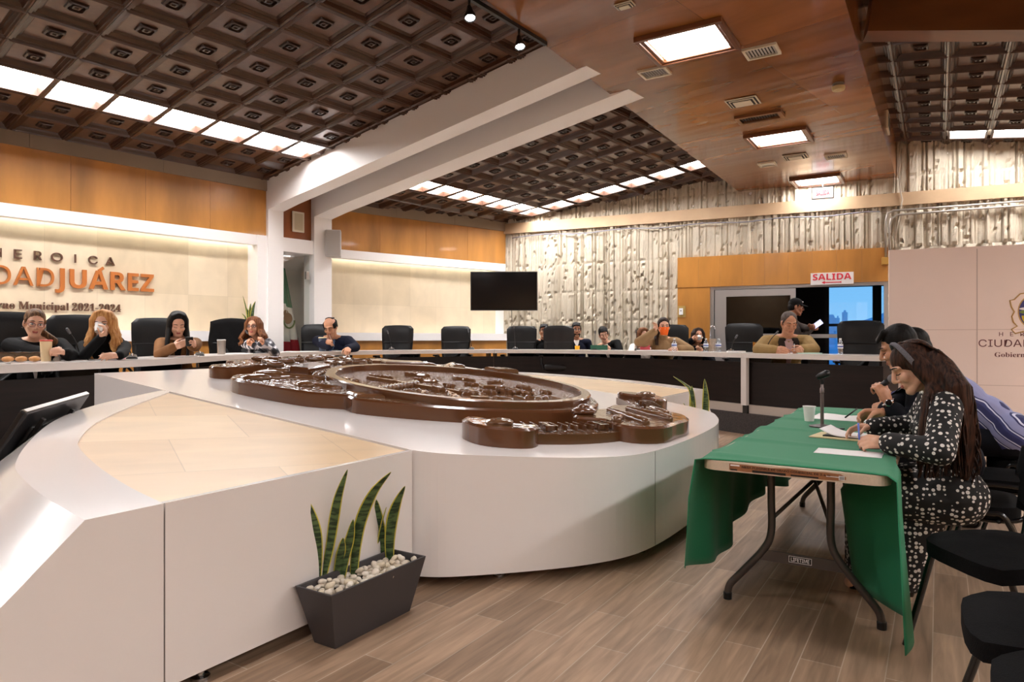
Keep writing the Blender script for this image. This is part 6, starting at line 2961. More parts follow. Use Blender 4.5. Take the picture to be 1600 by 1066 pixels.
# 16 man in the striped shirt bent forward
D = 4.92
p = Person('person in blue striped shirt bent far forward over the green table', (1424, 547), D, 302, 1.14, floor=0, lean=50, yaw=0, pitch=20, skin=SK_B, vox=.008,
           hip=.64, L=pz(1372, 654, .80), R=pz(1345, 645, .79), Lh=dict(d=(0, 1, -.1), th=(.5, 0, .8), curl=(30, 35, 25)))
p.face_parts('down')
p.garment('striped_shirt', m_stripes, puff=.022, vox=.009, belly=.01)
p.trousers(C_NAVY_D)
p.hair_short(H_BLACK, .006)


# ================================================================== lettering on the stone wall
m_letter_o = mat('copper_letter', rgb(186, 108, 46), 0.45)
m_letter_b = mat('brown_letter', rgb(92, 58, 40), 0.5)
m_letter_s = mat('dark_side', rgb(50, 34, 26), 0.6)


def lettering(label, words, org, right, up, h, w, depth, m, part='letter', group=None):
    """raised letters; words = [(text, font, offset, spacing)]; fitted to w x cap height h, each letter a part"""
    t = thing('wall_lettering', label, 'lettering', org, 0, group)
    xs = 0.0
    parts = []
    for body, font, offset, spacing in words:
        me = text_mesh(body, font, 0.5, offset, spacing)
        n = len(me.vertices)
        co = np.empty(n * 3)
        me.vertices.foreach_get('co', co)
        co = co.reshape(-1, 3)
        ref = text_mesh('E' if font is not SERIF else serif('M'), font, 0.5, offset)
        rc_ = np.empty(len(ref.vertices) * 3)
        ref.vertices.foreach_get('co', rc_)
        capz = rc_.reshape(-1, 3)[:, 1]
        s = h / (capz.max() - capz.min())
        bpy.data.meshes.remove(ref)
        lo = co.min(0)
        co[:, 0] -= lo[0]
        co[:, 1] -= capz.min()
        co[:, 2] -= lo[2]
        co *= np.array([s, s, depth])
        co[:, 0] += xs
        xs = co[:, 0].max() + h * (.45 if len(words) > 1 else .14)
        # islands -> letters
        par = list(range(n))

        def fd(i):
            while par[i] != i:
                par[i] = par[par[i]]
                i = par[i]
            return i
        for e in me.edges:
            a, c = fd(e.vertices[0]), fd(e.vertices[1])
            par[a] = c
        root = np.array([fd(i) for i in range(n)])
        isl = []
        for r_ in np.unique(root):
            x_ = co[root == r_, 0]
            isl.append([x_.min(), x_.max(), {r_}])
        isl.sort()
        mer = [isl[0]]
        for a in isl[1:]:
            if a[0] < mer[-1][1] - .35 * min(a[1] - a[0], mer[-1][1] - mer[-1][0]):
                mer[-1][1] = max(mer[-1][1], a[1])
                mer[-1][2] |= a[2]
            else:
                mer.append(a)
        faces = [tuple(f.vertices) for f in me.polygons]
        for a in mer:
            sel = np.array([r_ in a[2] for r_ in root])
            idx = -np.ones(n, int)
            idx[sel] = np.arange(sel.sum())
            parts.append((co[sel], [tuple(idx[list(f)]) for f in faces if sel[f[0]]]))
        bpy.data.meshes.remove(me)
    right, up = Vector(right).normalized(), Vector(up).normalized()
    Mx = np.array([right, up, right.cross(up)])
    k = w / xs if w else 1.0
    for co, fs in parts:
        co = co * np.array([k if w else 1, 1, 1])
        bb = MB()
        bb.add(co @ Mx, fs)
        bb.build(part, m, t, recalc=False)
    return t


nd = ND + 0.012
s0, s1 = s_at(27, ND), s_at(171, ND)
# HEROICA, widely spaced
sp = (s1 - s0) / 5
t = thing('wall_lettering', 'widely spaced thin brown letters HEROICA above the copper lettering on the stone wall', 'lettering', W1(s0, nd, 2.3), 0)
for k, ch in enumerate('HEROICA'):
    w = {'I': .02, 'O': .13, 'A': .115, 'C': .11}.get(ch, .085)
    if ch == 'I':
        bb = MB()
        bb.box(W1(s0 + (k - 1) * sp, nd + .015, 2.356), E1, N1, UP, .016, .03, .112)
        attach(bb.build('letter', m_letter_b), t)
        continue
    o = place_text('letter', ch, W1(s0 + (k - 1) * sp - w / 2, nd, 2.30), E1, UP, w, .112, .03, m_letter_b, None, SANS, 0)
    attach(o, t)
sj0, sj1 = s_at(85, ND), s_at(239, ND)
lettering('large copper letters CIUDADJUÁREZ in thin and bold strokes on the stone wall', [(sansb('JUAREZ'), SERIF, 0, 1.0)], W1(sj0, nd, 1.962), E1, UP, .238, sj1 - sj0 + .03, .035, m_letter_o)
t = bpy.data.objects['wall_lettering.001']
t['label'] = 'bold copper letters JUÁREZ on the stone wall'
bb = MB()
c_ = s_at(156, ND) - sj0
for a_, z_ in ((0, 0),):
    bb.box(E1 * (c_ + .01) + UP * .275 + N1 * .0, (E1 + UP * .75).normalized(), (UP - E1 * .75).normalized(), N1, .075, .035, .035)
bb.build('accent', m_letter_o, t)
lettering('thin copper letters CIUDAD cut by the left edge on the stone wall', [('CIUDAD', SANS, 0, 1.0)], W1(sj0 - 1.32, nd, 1.962), E1, UP, .238, 1.34, .035, m_letter_o)
sg1 = s_at(192.5, ND)
lettering('brown serif letters Gobierno Municipal 2021-2024 below the copper lettering', [(serif('Gobierno'), SERIF, 0, 1.0), (serif('Municipal'), SERIF, 0, 1.0), (serif('2021-2024'), SERIF, 0, 1.0)],
          W1(sg1 - 1.78, nd, 1.66), E1, UP, .098, 1.78, .02, m_letter_b)

# ================================================================== executive chairs behind the council
put_exec(12, 6.2, 150, 'black executive chair behind the person with glasses, cut by the left edge')
put_exec(124, 6.95, 152, 'black executive chair behind the blonde person')
put_exec(248, 8.0, 155, 'black executive chair behind the person in the camel jacket')
put_exec(364, 9.8, 180, 'black executive chair with a black coat over it, behind the person in plaid')
put_exec(497, 11.4, 176, 'black executive chair behind the balding person')
put_exec(621, 12.3, 180, 'empty black executive chair, left one of the two before the stone wall')
put_exec(712, 13.0, 184, 'empty black executive chair, right one of the two before the stone wall')
put_exec(815, 12.9, 186, 'empty black executive chair below the television, a microphone in front')
put_exec(873, 12.6, 183, 'padded brown-black executive chair between the two persons at the ribbed wall', 1)
put_exec(1050, 11.7, 186, 'black executive chair behind the person with the orange mask')
put_exec(1163, 10.7, 190, 'empty black executive chair between the tan jacket and the wood jamb')
put_exec(1345, 9.1, 200, 'empty black executive chair at the right end before the bright glass door')
for k, (x, D_, lab) in enumerate(((850, 13.45, 'black chair under the person half hidden behind the padded chair'), (900, 13.45, 'black chair under the bearded person in the navy sweater'),
                                  (945, 13.2, 'black chair under the person leaning in the black blazer'), (1005, 12.8, 'black chair under the brown-haired person in white'),
                                  (1090, 12.35, 'black chair under the person drinking from the white mug'), (1236, 9.75, 'black chair under the person in the tan jacket'))):
    q = px(x, YH, D_)
    dup(sc0, (q.x, q.y, DAIS), math.radians(180 if x < 1200 else 174), lab, 'black chairs along the ribbed wall')
# coat over the chair behind the person in plaid
p0 = px(364, YH, 9.8)
bb = MB()
p0.z = 0
f_ = hd(180)
r_ = Vector((f_.y, -f_.x, 0))
grid = []
for i in range(9):
    row = []
    for j in range(9):
        g, q = -1 + j / 4, i / 8
        z = DAIS + 1.30 - .55 * q - .05 * g * g
        row.append(p0 + r_ * (g * (.30 + .05 * q)) + f_ * (.06 + .05 * math.sin(j * 2.1 + i) * q - .03 * q) + Vector((0, 0, z)))
    grid.append(row)
for j in range(0, 1):
    pass
back = [[p_ - f_ * (.22 if i > 1 else .16 + .05 * i) for p_ in row] for i, row in enumerate(grid)]
bb.sheet(grid[::-1] + back)
o = bb.build('coat', C_BLACK, smooth=True)
o.modifiers.new('t', 'SOLIDIFY').thickness = .02
tag(o, 'black coat hung over the executive chair behind the person in plaid', 'coat')

# ================================================================== desk microphones
m_mic = mat('microphone_black', rgb(18, 17, 18), 0.35)
m_mic_head = mat('grey_mesh', rgb(96, 96, 100), 0.4, metal=.5)


def desk_mic(base, tip, label):
    b0 = on_desk(*base)
    t = thing('desk_microphone', label, 'microphone', b0, 0, 'gooseneck microphones on the council desk')
    D_ = b0.y
    tp = px(tip[0], tip[1], D_ - .02) - b0
    f = Vector((-b0.x, -b0.y, 0)).normalized()
    r_ = Vector((f.y, -f.x, 0))
    bb = MB()
    vs = []
    for a, c, z in ((-.055, -.075, 0), (.055, -.075, 0), (.055, .075, 0), (-.055, .075, 0), (-.04, -.06, .018), (.04, -.06, .018), (.04, .05, .042), (-.04, .05, .042)):
        vs.append(tuple(r_ * a + f * -c + Vector((0, 0, z))))
    bb.add(vs, [(3, 2, 1, 0), (4, 5, 6, 7), (0, 1, 5, 4), (1, 2, 6, 5), (2, 3, 7, 6), (3, 0, 4, 7)])
    bb.build('base', m_mic, t, bevel=.008)
    bb = MB()
    bb.lathe([(.016, 0), (.014, .02), (0, .024)], (0, 0, .03), 14)
    bb.build('button', m_chrome, t, smooth=40)
    st = -f * .02 + Vector((0, 0, .035))
    mid = st * .55 + tp * .45 + Vector((0, 0, .035))
    pts = [tuple(q) for q in spline([tuple(st), tuple(mid), tuple(tp)], 6)]
    bb = MB()
    bb.tube(pts, .006, 8)
    bb.build('gooseneck', m_mic, t, smooth=True)
    bb = MB()
    d = (tp - mid).normalized()
    bb.cap(tp - d * .01, tp + d * .03, .0125, .0125, 10, 4)
    bb.build('capsule', m_mic_head, t, smooth=True)


for b_, tp, lab in (((126, 556), (108, 519), 'gooseneck microphone between the person with glasses and the blonde person'),
                    ((206, 556), (183, 522), 'gooseneck microphone to the right of the blonde person'),
                    ((312, 552), (291, 531), 'low gooseneck microphone in front of the person in the camel jacket'),
                    ((402, 549), (386, 520), 'gooseneck microphone in front of the person in plaid'),
                    ((524, 548), (512, 519), 'gooseneck microphone in front of the balding person'),
                    ((612, 545), (606, 520), 'gooseneck microphone before the left empty chair of the stone wall pair'),
                    ((737, 545), (732, 518), 'gooseneck microphone before the right empty chair of the stone wall pair'),
                    ((805, 544.5), (803, 512), 'gooseneck microphone before the chair below the television'),
                    ((929, 545), (930, 520), 'gooseneck microphone beside the green laptop'),
                    ((996, 545.5), (994, 519), 'gooseneck microphone to the left of the person with the orange mask'),
                    ((1142, 548), (1150, 527), 'gooseneck microphone before the empty chair left of the tan jacket'),
                    ((1196, 549.5), (1213, 521), 'gooseneck microphone in front of the person in the tan jacket')):
    desk_mic(b_, tp, lab)

# ================================================================== bottles, cups and papers on the council desk
m_water = glass_mat('clear_bottle', (.9, .95, 1, 1), .78, .05)
m_label = mat('bottle_label', rgb(220, 224, 234), .5)
m_label_b = mat('blue_label_band', rgb(60, 82, 160), .5)
m_cap = mat('white_cap', rgb(240, 240, 240), .4)


def bottle(p, label, h=.2):
    t = thing('water_bottle', label, 'bottle', p, 0, 'water bottles on the council desk')
    k = h / .2
    bb = MB()
    bb.lathe([(.026 * k, 0), (.032 * k, .006), (.032 * k, .05), (.029 * k, .06), (.032 * k, .07), (.032 * k, .13), (.026 * k, .155), (.013 * k, .178), (.013 * k, .186)], (0, 0, 0), 18)
    bb.build('bottle_body', m_water, t, smooth=50)
    bb = MB()
    bb.lathe([(.0327 * k, .072), (.0327 * k, .125)], (0, 0, 0), 18)
    bb.build('label', m_label, t, smooth=True)
    bb = MB()
    bb.lathe([(.0332 * k, .088), (.0332 * k, .104)], (0, 0, 0), 18)
    bb.build('label_band', m_label_b, t, smooth=True)
    bb = MB()
    bb.lathe([(.0145 * k, .183), (.0145 * k, .2), (0, .2)], (0, 0, 0), 14)
    bb.build('cap', m_cap, t, smooth=40)


for x, y, lab, h in ((1053.5, 551, 'water bottle on the desk in front of the beige sweater', .24), (1103, 550, 'water bottle left of the clear acrylic holder', .22),
                     (1123, 550, 'water bottle right of the clear acrylic holder', .22), (1313, 552.5, 'water bottle at the right end beside the last empty chair', .2)):
    bottle(on_desk(x, y), lab, h)
m_acryl = glass_mat('clear_acrylic', (.95, .96, .97, 1), .6, .15)
p_ = on_desk(1113, 550)
t = thing('acrylic_holder', 'tall clear acrylic holder between two water bottles on the desk', 'holder', p_, 0)
bb = MB()
bb.abox(-.05, .05, -.035, .035, 0, .2)
bb.build('holder_body', m_acryl, t, bevel=.006)
bb = MB()
bb.tube([(-.03, 0, .2), (-.03, 0, .36), (-.01, 0, .39), (.03, 0, .38), (.045, 0, .33)], .008, 8)
bb.build('spout', m_chrome, t, smooth=True)

m_cream = mat('cream_tumbler', rgb(226, 206, 166), .4)
m_redlid = mat('red_lid', rgb(206, 66, 58), .4)
m_steel = mat('brushed_steel', rgb(176, 170, 164), .3, metal=.8)
m_bluegr = mat('blue_grey_tumbler', rgb(70, 80, 98), .4)
cup(on_desk(72, 562.5), .036, .046, .175, m_cream, 'tall cream tumbler with red lid in front of the person with glasses', 'tumbler', 'tumbler', m_redlid)
cup(on_desk(89, 560.5), .028, .036, .085, m_cupw, 'white foam cup in the hand of the person with glasses')
cup(on_desk(346, 551), .046, .05, .175, m_steel, 'steel tumbler between the camel jacket and the person in plaid', 'tumbler', 'tumbler', mat('clear_lid', rgb(205, 205, 205), .3))
cup(on_desk(418, 549), .05, .052, .13, m_steel, 'steel tumbler with black lid right of the person in plaid', 'tumbler', 'tumbler', m_black)
cup(on_desk(504, 548), .05, .062, .21, m_bluegr, 'tall blue-grey tumbler in front of the balding person', 'tumbler', 'tumbler', m_cream)
cup(on_desk(902, 545.3), .04, .045, .07, mat('orange_juice', rgb(240, 176, 30), .3), 'yellow cup of juice in front of the bearded person')
cup(on_desk(1184, 549), .065, .068, .15, mat('amber_glass', rgb(150, 98, 36), .15, noise=(30, .5)), 'amber glass tumbler beside the person in the tan jacket', 'tumbler', 'tumbler')


def sheet_on(x0, y0, x1, y1, x2, y2, x3, y3, m, name, label, cat, z=DESK, th=.004, group=None):
    """flat leaf on a level top, corners given by pixels"""
    ps = [pz(a, c, z + th) for a, c in ((x0, y0), (x1, y1), (x2, y2), (x3, y3))]
    c = sum(ps, Vector()) / 4
    bb = MB()
    bb.prism(ccw([(p.x, p.y) for p in ps]), z + .0005, z + th)
    o = bb.build(name, m)
    tag(o, label, cat, group)
    return o


def flat_at(p, face, w, d, th, m, name, label, cat, group=None):
    o = MB()
    o.abox(-w / 2, w / 2, -d / 2, d / 2, .0005, th)
    ob = o.build(name, m, loc=(p.x, p.y, p.z))
    ob.rotation_euler = (0, 0, -math.radians(face))
    return tag(ob, label, cat, group)


m_pinkp = mat('pink_folder', rgb(238, 150, 166), .6)
m_greenp = mat('green_folder', rgb(40, 128, 88), .6)
m_mint = mat('mint_paper', rgb(176, 206, 194), .7)
m_greenlap = mat('dark_green_cover', rgb(34, 92, 68), .5)
flat_at(on_desk(165, 558.5), 155, .30, .2, .006, m_paper, 'papers', 'white papers on the desk in front of the blonde person', 'papers')
flat_at(on_desk(182, 558), 155, .14, .1, .010, m_pinkp, 'pink_notes', 'pink note sheets on the desk in front of the blonde person', 'notes')
flat_at(on_desk(112, 560), 150, .24, .16, .004, m_paper, 'papers', 'white papers under the hand of the person with glasses', 'papers')
flat_at(on_desk(282, 553.5), 160, .36, .22, .012, m_paper, 'notebook', 'open white notebook in front of the person in the camel jacket', 'notebook')
flat_at(on_desk(372, 551), 180, .3, .22, .006, m_paper, 'papers', 'papers on the desk left of the person in plaid', 'papers')
flat_at(on_desk(470, 549.5), 182, .5, .25, .005, m_paper, 'papers', 'white papers spread left of the tall blue-grey tumbler', 'papers')
flat_at(on_desk(535, 548.5), 182, .3, .22, .005, m_paper, 'papers', 'papers under the hands of the balding person', 'papers')
flat_at(on_desk(1020, 546.8), 184, .5, .25, .012, m_paper, 'papers', 'white papers in front of the person with the orange mask', 'papers')
flat_at(on_desk(1075, 548), 186, .3, .2, .008, mat('cream_paper', rgb(226, 210, 178), .7), 'papers', 'cream papers right of the beige sweater', 'papers')
flat_at(on_desk(1232, 551.5), 186, .34, .22, .004, m_paper, 'papers', 'white sheet under the hands of the person in the tan jacket', 'papers')
flat_at(on_desk(1262, 552), 186, .3, .2, .012, m_mint, 'folder', 'mint green folder right of the person in the tan jacket', 'folder')
flat_at(on_desk(1150, 549.5), 186, .24, .14, .02, m_paper, 'papers', 'small stack of white papers before the empty chair left of the tan jacket', 'papers')


def stand_card(x, y, w, h, m, name, label, cat, face=185, tilt=12, body=None):
    p = on_desk(x, y)
    bb = MB()
    bb.abox(-w / 2, w / 2, -.006, .006, 0, h)
    o = bb.build(name, m, loc=tuple(p))
    o.rotation_euler = (math.radians(-tilt), 0, -math.radians(face) + math.pi)
    return tag(o, label, cat)


stand_card(936, 545.2, .30, .085, m_greenlap, 'laptop', 'dark green laptop lid in front of the person leaning in the black blazer', 'laptop')
stand_card(1008, 545.2, .16, .13, mat('pink_cover', rgb(222, 92, 104), .5), 'notebook', 'pink notebook standing open in front of the brown-haired person in white', 'notebook')
# pastry box, clear lid over rolls
p_ = on_desk(18, 565.5)
t = thing('pastry_box', 'clear plastic box of golden pastries at the left edge of the desk', 'box', p_, -math.radians(150))
bb = MB()
bb.bbox(-.20, .16, -.09, .09, 0.001, .085, .012)
bb.build('clear_box', glass_mat('clear_clamshell', (.97, .97, .97, 1), .86, .08), t)
r = np.random.default_rng(9)
m_bun = mat('golden_pastry', rgb(222, 158, 92), .6, noise=(40, .2))
for k in range(8):
    q = Matrix.Rotation(-math.radians(150), 3, 'Z') @ Vector((-.155 + .09 * (k % 4), -.04 + .08 * (k // 4), .026))
    bb = MB()
    bb.ell((0, 0, 0), (.04, .035, .023), None, 14, 8)
    o = bb.build('pastry', m_bun, smooth=True, loc=tuple(p_ + q))
    tag(o, 'golden pastry inside the clear box at the left edge of the desk', 'pastry', 'pastries in the clear box')
p_ = on_desk(6, 569)
bb = MB()
bb.tube([(-.07, 0, .006), (0, .004, .006), (.05, 0, .008)], [.004, .003, .010], 8)
o = bb.build('spoon', m_steel, smooth=True, loc=tuple(p_))
tag(o, 'metal spoon on the desk edge in front of the pastry box', 'spoon')

# ================================================================== things on the green table
TT = TZ + .004
p_ = pz(1264.5, 658, TT)
cup(p_, .029, .039, .10, m_cupw, 'white foam cup on the green table left of the microphone stand')
p_ = pz(1284.5, 667, TT)
t = thing('table_microphone_stand', 'short microphone stand with empty black clip on the green table', 'microphone stand', p_)
bb = MB()
bb.lathe([(.075, 0), (.075, .006), (.03, .014), (.012, .018), (0, .018)], (0, 0, 0), 28)
bb.build('round_base', mat('brown_iron', rgb(58, 44, 42), .45), t, smooth=40)
bb = MB()
bb.lathe([(.0105, .015), (.0105, .21), (.013, .212), (.013, .24), (.009, .245), (.008, .275)], (0, 0, 0), 16)
bb.build('tube', mat('grey_tube', rgb(120, 108, 106), .35, metal=.5), t, smooth=40)
bb = MB()
bb.cap((0, 0, .27), (0, 0, .30), .010, .012, 12, 4)
bb.tube([(-.028, .01, .305), (-.01, 0, .318), (.02, -.01, .332), (.04, -.015, .335)], [.014, .02, .022, .018], 12)
bb.build('clip', m_black, t, smooth=True)

m_print = mat('printed_grey', rgb(150, 148, 152), .8)


def leaf_uv(u_, v_, rot, w, d, z, name, label, lines=0, curl=0.0, m=None):
    p = uv(u_, v_, z)
    t = thing(name, label, 'paper', p, 0)
    e1 = hd(rot)
    e2 = Vector((-e1.y, e1.x, 0))
    bb = MB()
    grid = [[e1 * (-w / 2 + w * i / 10) + e2 * (-d / 2 + d * j / 8) + Vector((0, 0, .001 + curl * (max(0, (i / 10 - .6)) ** 2 + .25 * math.sin(j * .7) ** 2 * i / 10))) for j in range(9)] for i in range(11)]
    bb.sheet(grid)
    o = bb.build('sheet', m or m_paper, t, smooth=True)
    o.modifiers.new('t', 'SOLIDIFY').thickness = .0012
    if lines:
        bb = MB()
        for k in range(lines):
            x = -w * .4 + w * .8 * k / (lines - 1)
            bb.box(e1 * x + Vector((0, 0, .0028 + curl * (max(0, x / w - .1) ** 2 + .1))), e2, e1, UP, d * .72, .0025, .0004)
        bb.build('printed_lines', m_print, t)['kind'] = 'stuff'
    return t


c = pz(1326, 708, TT)
u_, v_ = to_uv(c)
leaf_uv(u_, v_, 32, .16, .29, TT, 'loose_sheet', 'loose printed sheet nearest the camera on the green table', 0, .006)
c = pz(1320, 654, TT)
u_, v_ = to_uv(c)
leaf_uv(u_, v_, 40, .30, .42, TT, 'loose_sheet', 'printed sheet under the far writing hand on the green table', 0, .03)
c = pz(1308, 671, TT)
bb = MB()
bb.abox(-.045, .045, -.010, .010, .001, .006)
o = bb.build('eyeglass_case', m_black, loc=tuple(c))
o.rotation_euler = (0, 0, .2)
tag(o, 'folded dark spectacles lying behind the notebook on the green table', 'spectacles')
# notebook with folders below
c = pz(1331, 684, TT)
u_, v_ = to_uv(c)
t = thing('notebook', 'open notebook on cream folders under the hand of the person in the dotted dress', 'notebook', c)
e1, e2 = hd(40), hd(-50)
bb = MB()
bb.box(V(-.03, .0, .004), e1, e2, UP, .24, .33, .006)
bb.build('folder', mat('cream_folder', rgb(226, 208, 164), .7), t)
bb = MB()
bb.box(V(.01, .0, .0105), e1, e2, UP, .20, .27, .007)
bb.build('cover', m_black, t)
bb = MB()
grid = [[V(.012, 0, .0155) + e1 * (-.11 + .22 * i / 6) + e2 * (-.15 + .30 * j / 10) + V(0, 0, .035 * max(0, (j / 10 - .62) / .38) ** 2) for j in range(11)] for i in range(7)]
bb.sheet(grid)
o = bb.build('page', m_paper, t, smooth=True)
o.modifiers.new('t', 'SOLIDIFY').thickness = .003
# blue pen in the near hand
S_, E_, W_ = PW.arm['L']
w_ = PW.wpt(W_)
bb = MB()
tip = w_ + PW.Rw @ V(.03, .115, -.045)
bb.tube([tip, tip + V(-.008, .0, .13)], [.003, .0048], 8)
o = bb.build('pen', mat('blue_pen', rgb(96, 120, 210), .35), smooth=True)
tag(o, 'blue pen upright in the hand of the person in the dotted dress', 'pen')
bb = MB()
q = pz(1330, 645, TT + .06)
bb.tube([q + V(-.05, -.02, -.03), q + V(.05, .02, .025)], .005, 8)
o = bb.build('pen', m_black, smooth=True)
tag(o, 'dark pen in the far writing hand on the green table', 'pen')
# ribbon of the notebook curling over the table
c = pz(1362, 700, TT + .004)
bb = MB()
bb.tube([tuple(c + V(.045 * math.cos(a) + .004 * a, .03 * math.sin(a), 0)) for a in [math.radians(60 + 15 * k) for k in range(16)]], .0028, 6)
o = bb.build('cord_loop', mat('maroon_cord', rgb(62, 30, 30), .7), smooth=True)
tag(o, 'dark cord curling by the elbow of the dotted dress on the green table', 'cord')
# hand-held microphone
t = thing('handheld_microphone', 'hand-held microphone with grey mesh head at the mouth of the person in the navy jacket', 'microphone', MIC_POS)
bb = MB()
d_ = MIC_DIR
bb.tube([d_ * -.05, d_ * .0, d_ * .07], [.010, .013, .018], 14)
bb.build('handle', m_black, t, smooth=True)
bb = MB()
bb.ell(d_ * .095, (.026, .026, .026), None, 18, 12)
bb.build('mesh_head', mat('grey_mesh_head', rgb(120, 116, 120), .45, metal=.4, bump=(400, .8)), t, smooth=True)

# ================================================================== planters and plants
m_planter = mat('graphite_planter', rgb(62, 58, 60), .5, noise=(4, .05))
m_soil = mat('dark_soil', rgb(40, 30, 24), .95)


def leaf_mat():
    m, nt, N, L, b = new_mat('snake_plant_green')
    b.inputs['Roughness'].default_value = .4
    tc = N.new('ShaderNodeTexCoord')
    mp = N.new('ShaderNodeMapping')
    mp.inputs['Scale'].default_value = (1, 1, 6)
    t = N.new('ShaderNodeTexNoise')
    t.inputs['Scale'].default_value = 14
    t.inputs['Detail'].default_value = 3
    r = N.new('ShaderNodeValToRGB')
    r.color_ramp.elements[0].position = .42
    r.color_ramp.elements[1].position = .58
    r.color_ramp.elements[0].color = rgb(30, 52, 30)
    r.color_ramp.elements[1].color = rgb(84, 108, 62)
    L.new(tc.outputs['Object'], mp.inputs[0])
    L.new(mp.outputs[0], t.inputs['Vector'])
    L.new(t.outputs[0], r.inputs[0])
    L.new(r.outputs[0], b.inputs['Base Color'])
    return m


m_leafg, m_leafy = leaf_mat(), mat('leaf_yellow_edge', rgb(196, 184, 70), .45)


def blade(pts, w, t, yaw, name='leaf', fold=.25):
    """sword-shaped leaf through pts with yellow margins, local to thing t"""
    P_ = [Vector(q) for q in spline([tuple(p) for p in pts], 6)]
    n = len(P_)
    grid = []
    for i, p in enumerate(P_):
        f = i / (n - 1)
        ww = w * (0.62 + .38 * math.sin(min(1, f * 1.7) * math.pi / 2)) * (1 - max(0, (f - .45) / .55) ** 2.2) + .001
        tg = (P_[min(n - 1, i + 1)] - P_[max(0, i - 1)]).normalized()
        a = math.radians(yaw + 25 * f)
        sx = Vector((math.cos(a), math.sin(a), 0))
        sx = (sx - tg * sx.dot(tg)).normalized()
        nn = tg.cross(sx)
        grid.append([p + sx * (ww * g) + nn * (ww * fold * (abs(g) - .5)) for g in (-1, -.78, -.35, 0, .35, .78, 1)])
    bb = MB()
    nj = 7
    vs = [tuple(q) for row in grid for q in row]
    for j in range(6):
        bb.add(vs, [(i * nj + j, i * nj + j + 1, (i + 1) * nj + j + 1, (i + 1) * nj + j) for i in range(n - 1)], 1 if j in (0, 5) else 0)
    me = bb.mesh(name, [m_leafg, m_leafy], True)
    bm = bmesh.new()
    bm.from_mesh(me)
    bmesh.ops.remove_doubles(bm, verts=bm.verts, dist=1e-6)
    bm.to_mesh(me)
    bm.free()
    o = bpy.data.objects.new(name, me)
    COL.objects.link(o)
    o.parent = t
    s_ = o.modifiers.new('t', 'SOLIDIFY')
    s_.thickness = .003
    return o


def planter(uc, vc, label, L=.60, Wd=.215, l=.47, wd=.125, H_=.25):
    t = thing('planter', label, 'planter', uv(uc, vc), 0)
    eu, ev = uv(1, 0), uv(0, 1)

    def ring(L_, W_, z):
        return [eu * (a * L_ / 2) + ev * (c * W_ / 2) + Vector((0, 0, z)) for a, c in ((-1, -1), (1, -1), (1, 1), (-1, 1))]
    rings = [ring(l, wd, 0), ring(L, Wd, H_), ring(L - .022, Wd - .022, H_), ring(L - .06, Wd - .05, H_ - .10)]
    bb = MB()
    vs = [tuple(p) for r_ in rings for p in r_]
    fs = [(3, 2, 1, 0)]
    for k in range(3):
        for j in range(4):
            fs.append((k * 4 + j, k * 4 + (j + 1) % 4, (k + 1) * 4 + (j + 1) % 4, (k + 1) * 4 + j))
    fs.append((12, 13, 14, 15))
    bb.add(vs, fs)
    bb.build('planter_body', m_planter, t, bevel=.003)
    bb = MB()
    q = ring(L - .032, Wd - .03, H_ - .045)
    bb.add([tuple(p) for p in q], [(0, 1, 2, 3)])
    bb.build('soil', m_soil, t)
    return t


PU, PV, PH = 2.235, -2.172, .25
planter(PU, PV, 'graphite trapezoid planter with pebbles on the floor against the white platform')
base = uv(PU, PV, PH - .045)
pt = thing('snake_plant', 'variegated snake plant with tall pointed leaves in the graphite planter in front', 'plant', base)


def pl_leaf(bx, by, pts, w, yaw):
    """leaf from pixels; it stands in the planter, along its middle line"""
    D_ = (CAMH - PH + .045) * FPX / (by - YH)
    P_ = [px(bx, by, D_) - base] + [px(x, y, D_ - .02 * i) - base for i, (x, y) in enumerate(pts)]
    P_[0].z = -.005
    blade(P_, w, pt, yaw)


for bx, by, pts, w, yaw in ((495, 914, [(497, 870), (494, 830), (483, 795), (474, 776)], .022, 10), (502, 912, [(514, 860), (521, 815), (529, 775), (543, 734)], .023, -20),
                            (525, 907, [(530, 880), (534, 858), (536, 841)], .022, 20), (533, 906, [(540, 868), (547, 840), (552, 812)], .022, 0),
                            (552, 903, [(557, 850), (566, 808), (585, 768), (611, 738)], .026, 0), (584, 878, [(582, 848), (578, 822), (574, 803)], .022, 40),
                            (591, 876, [(593, 845), (598, 815), (604, 793)], .016, 70), (601, 876, [(596, 840), (591, 808), (588, 781)], .024, -10),
                            (609, 878, [(609, 845), (613, 812), (621, 785), (633, 760)], .028, 5)):
    pl_leaf(bx, by, pts, w, yaw)
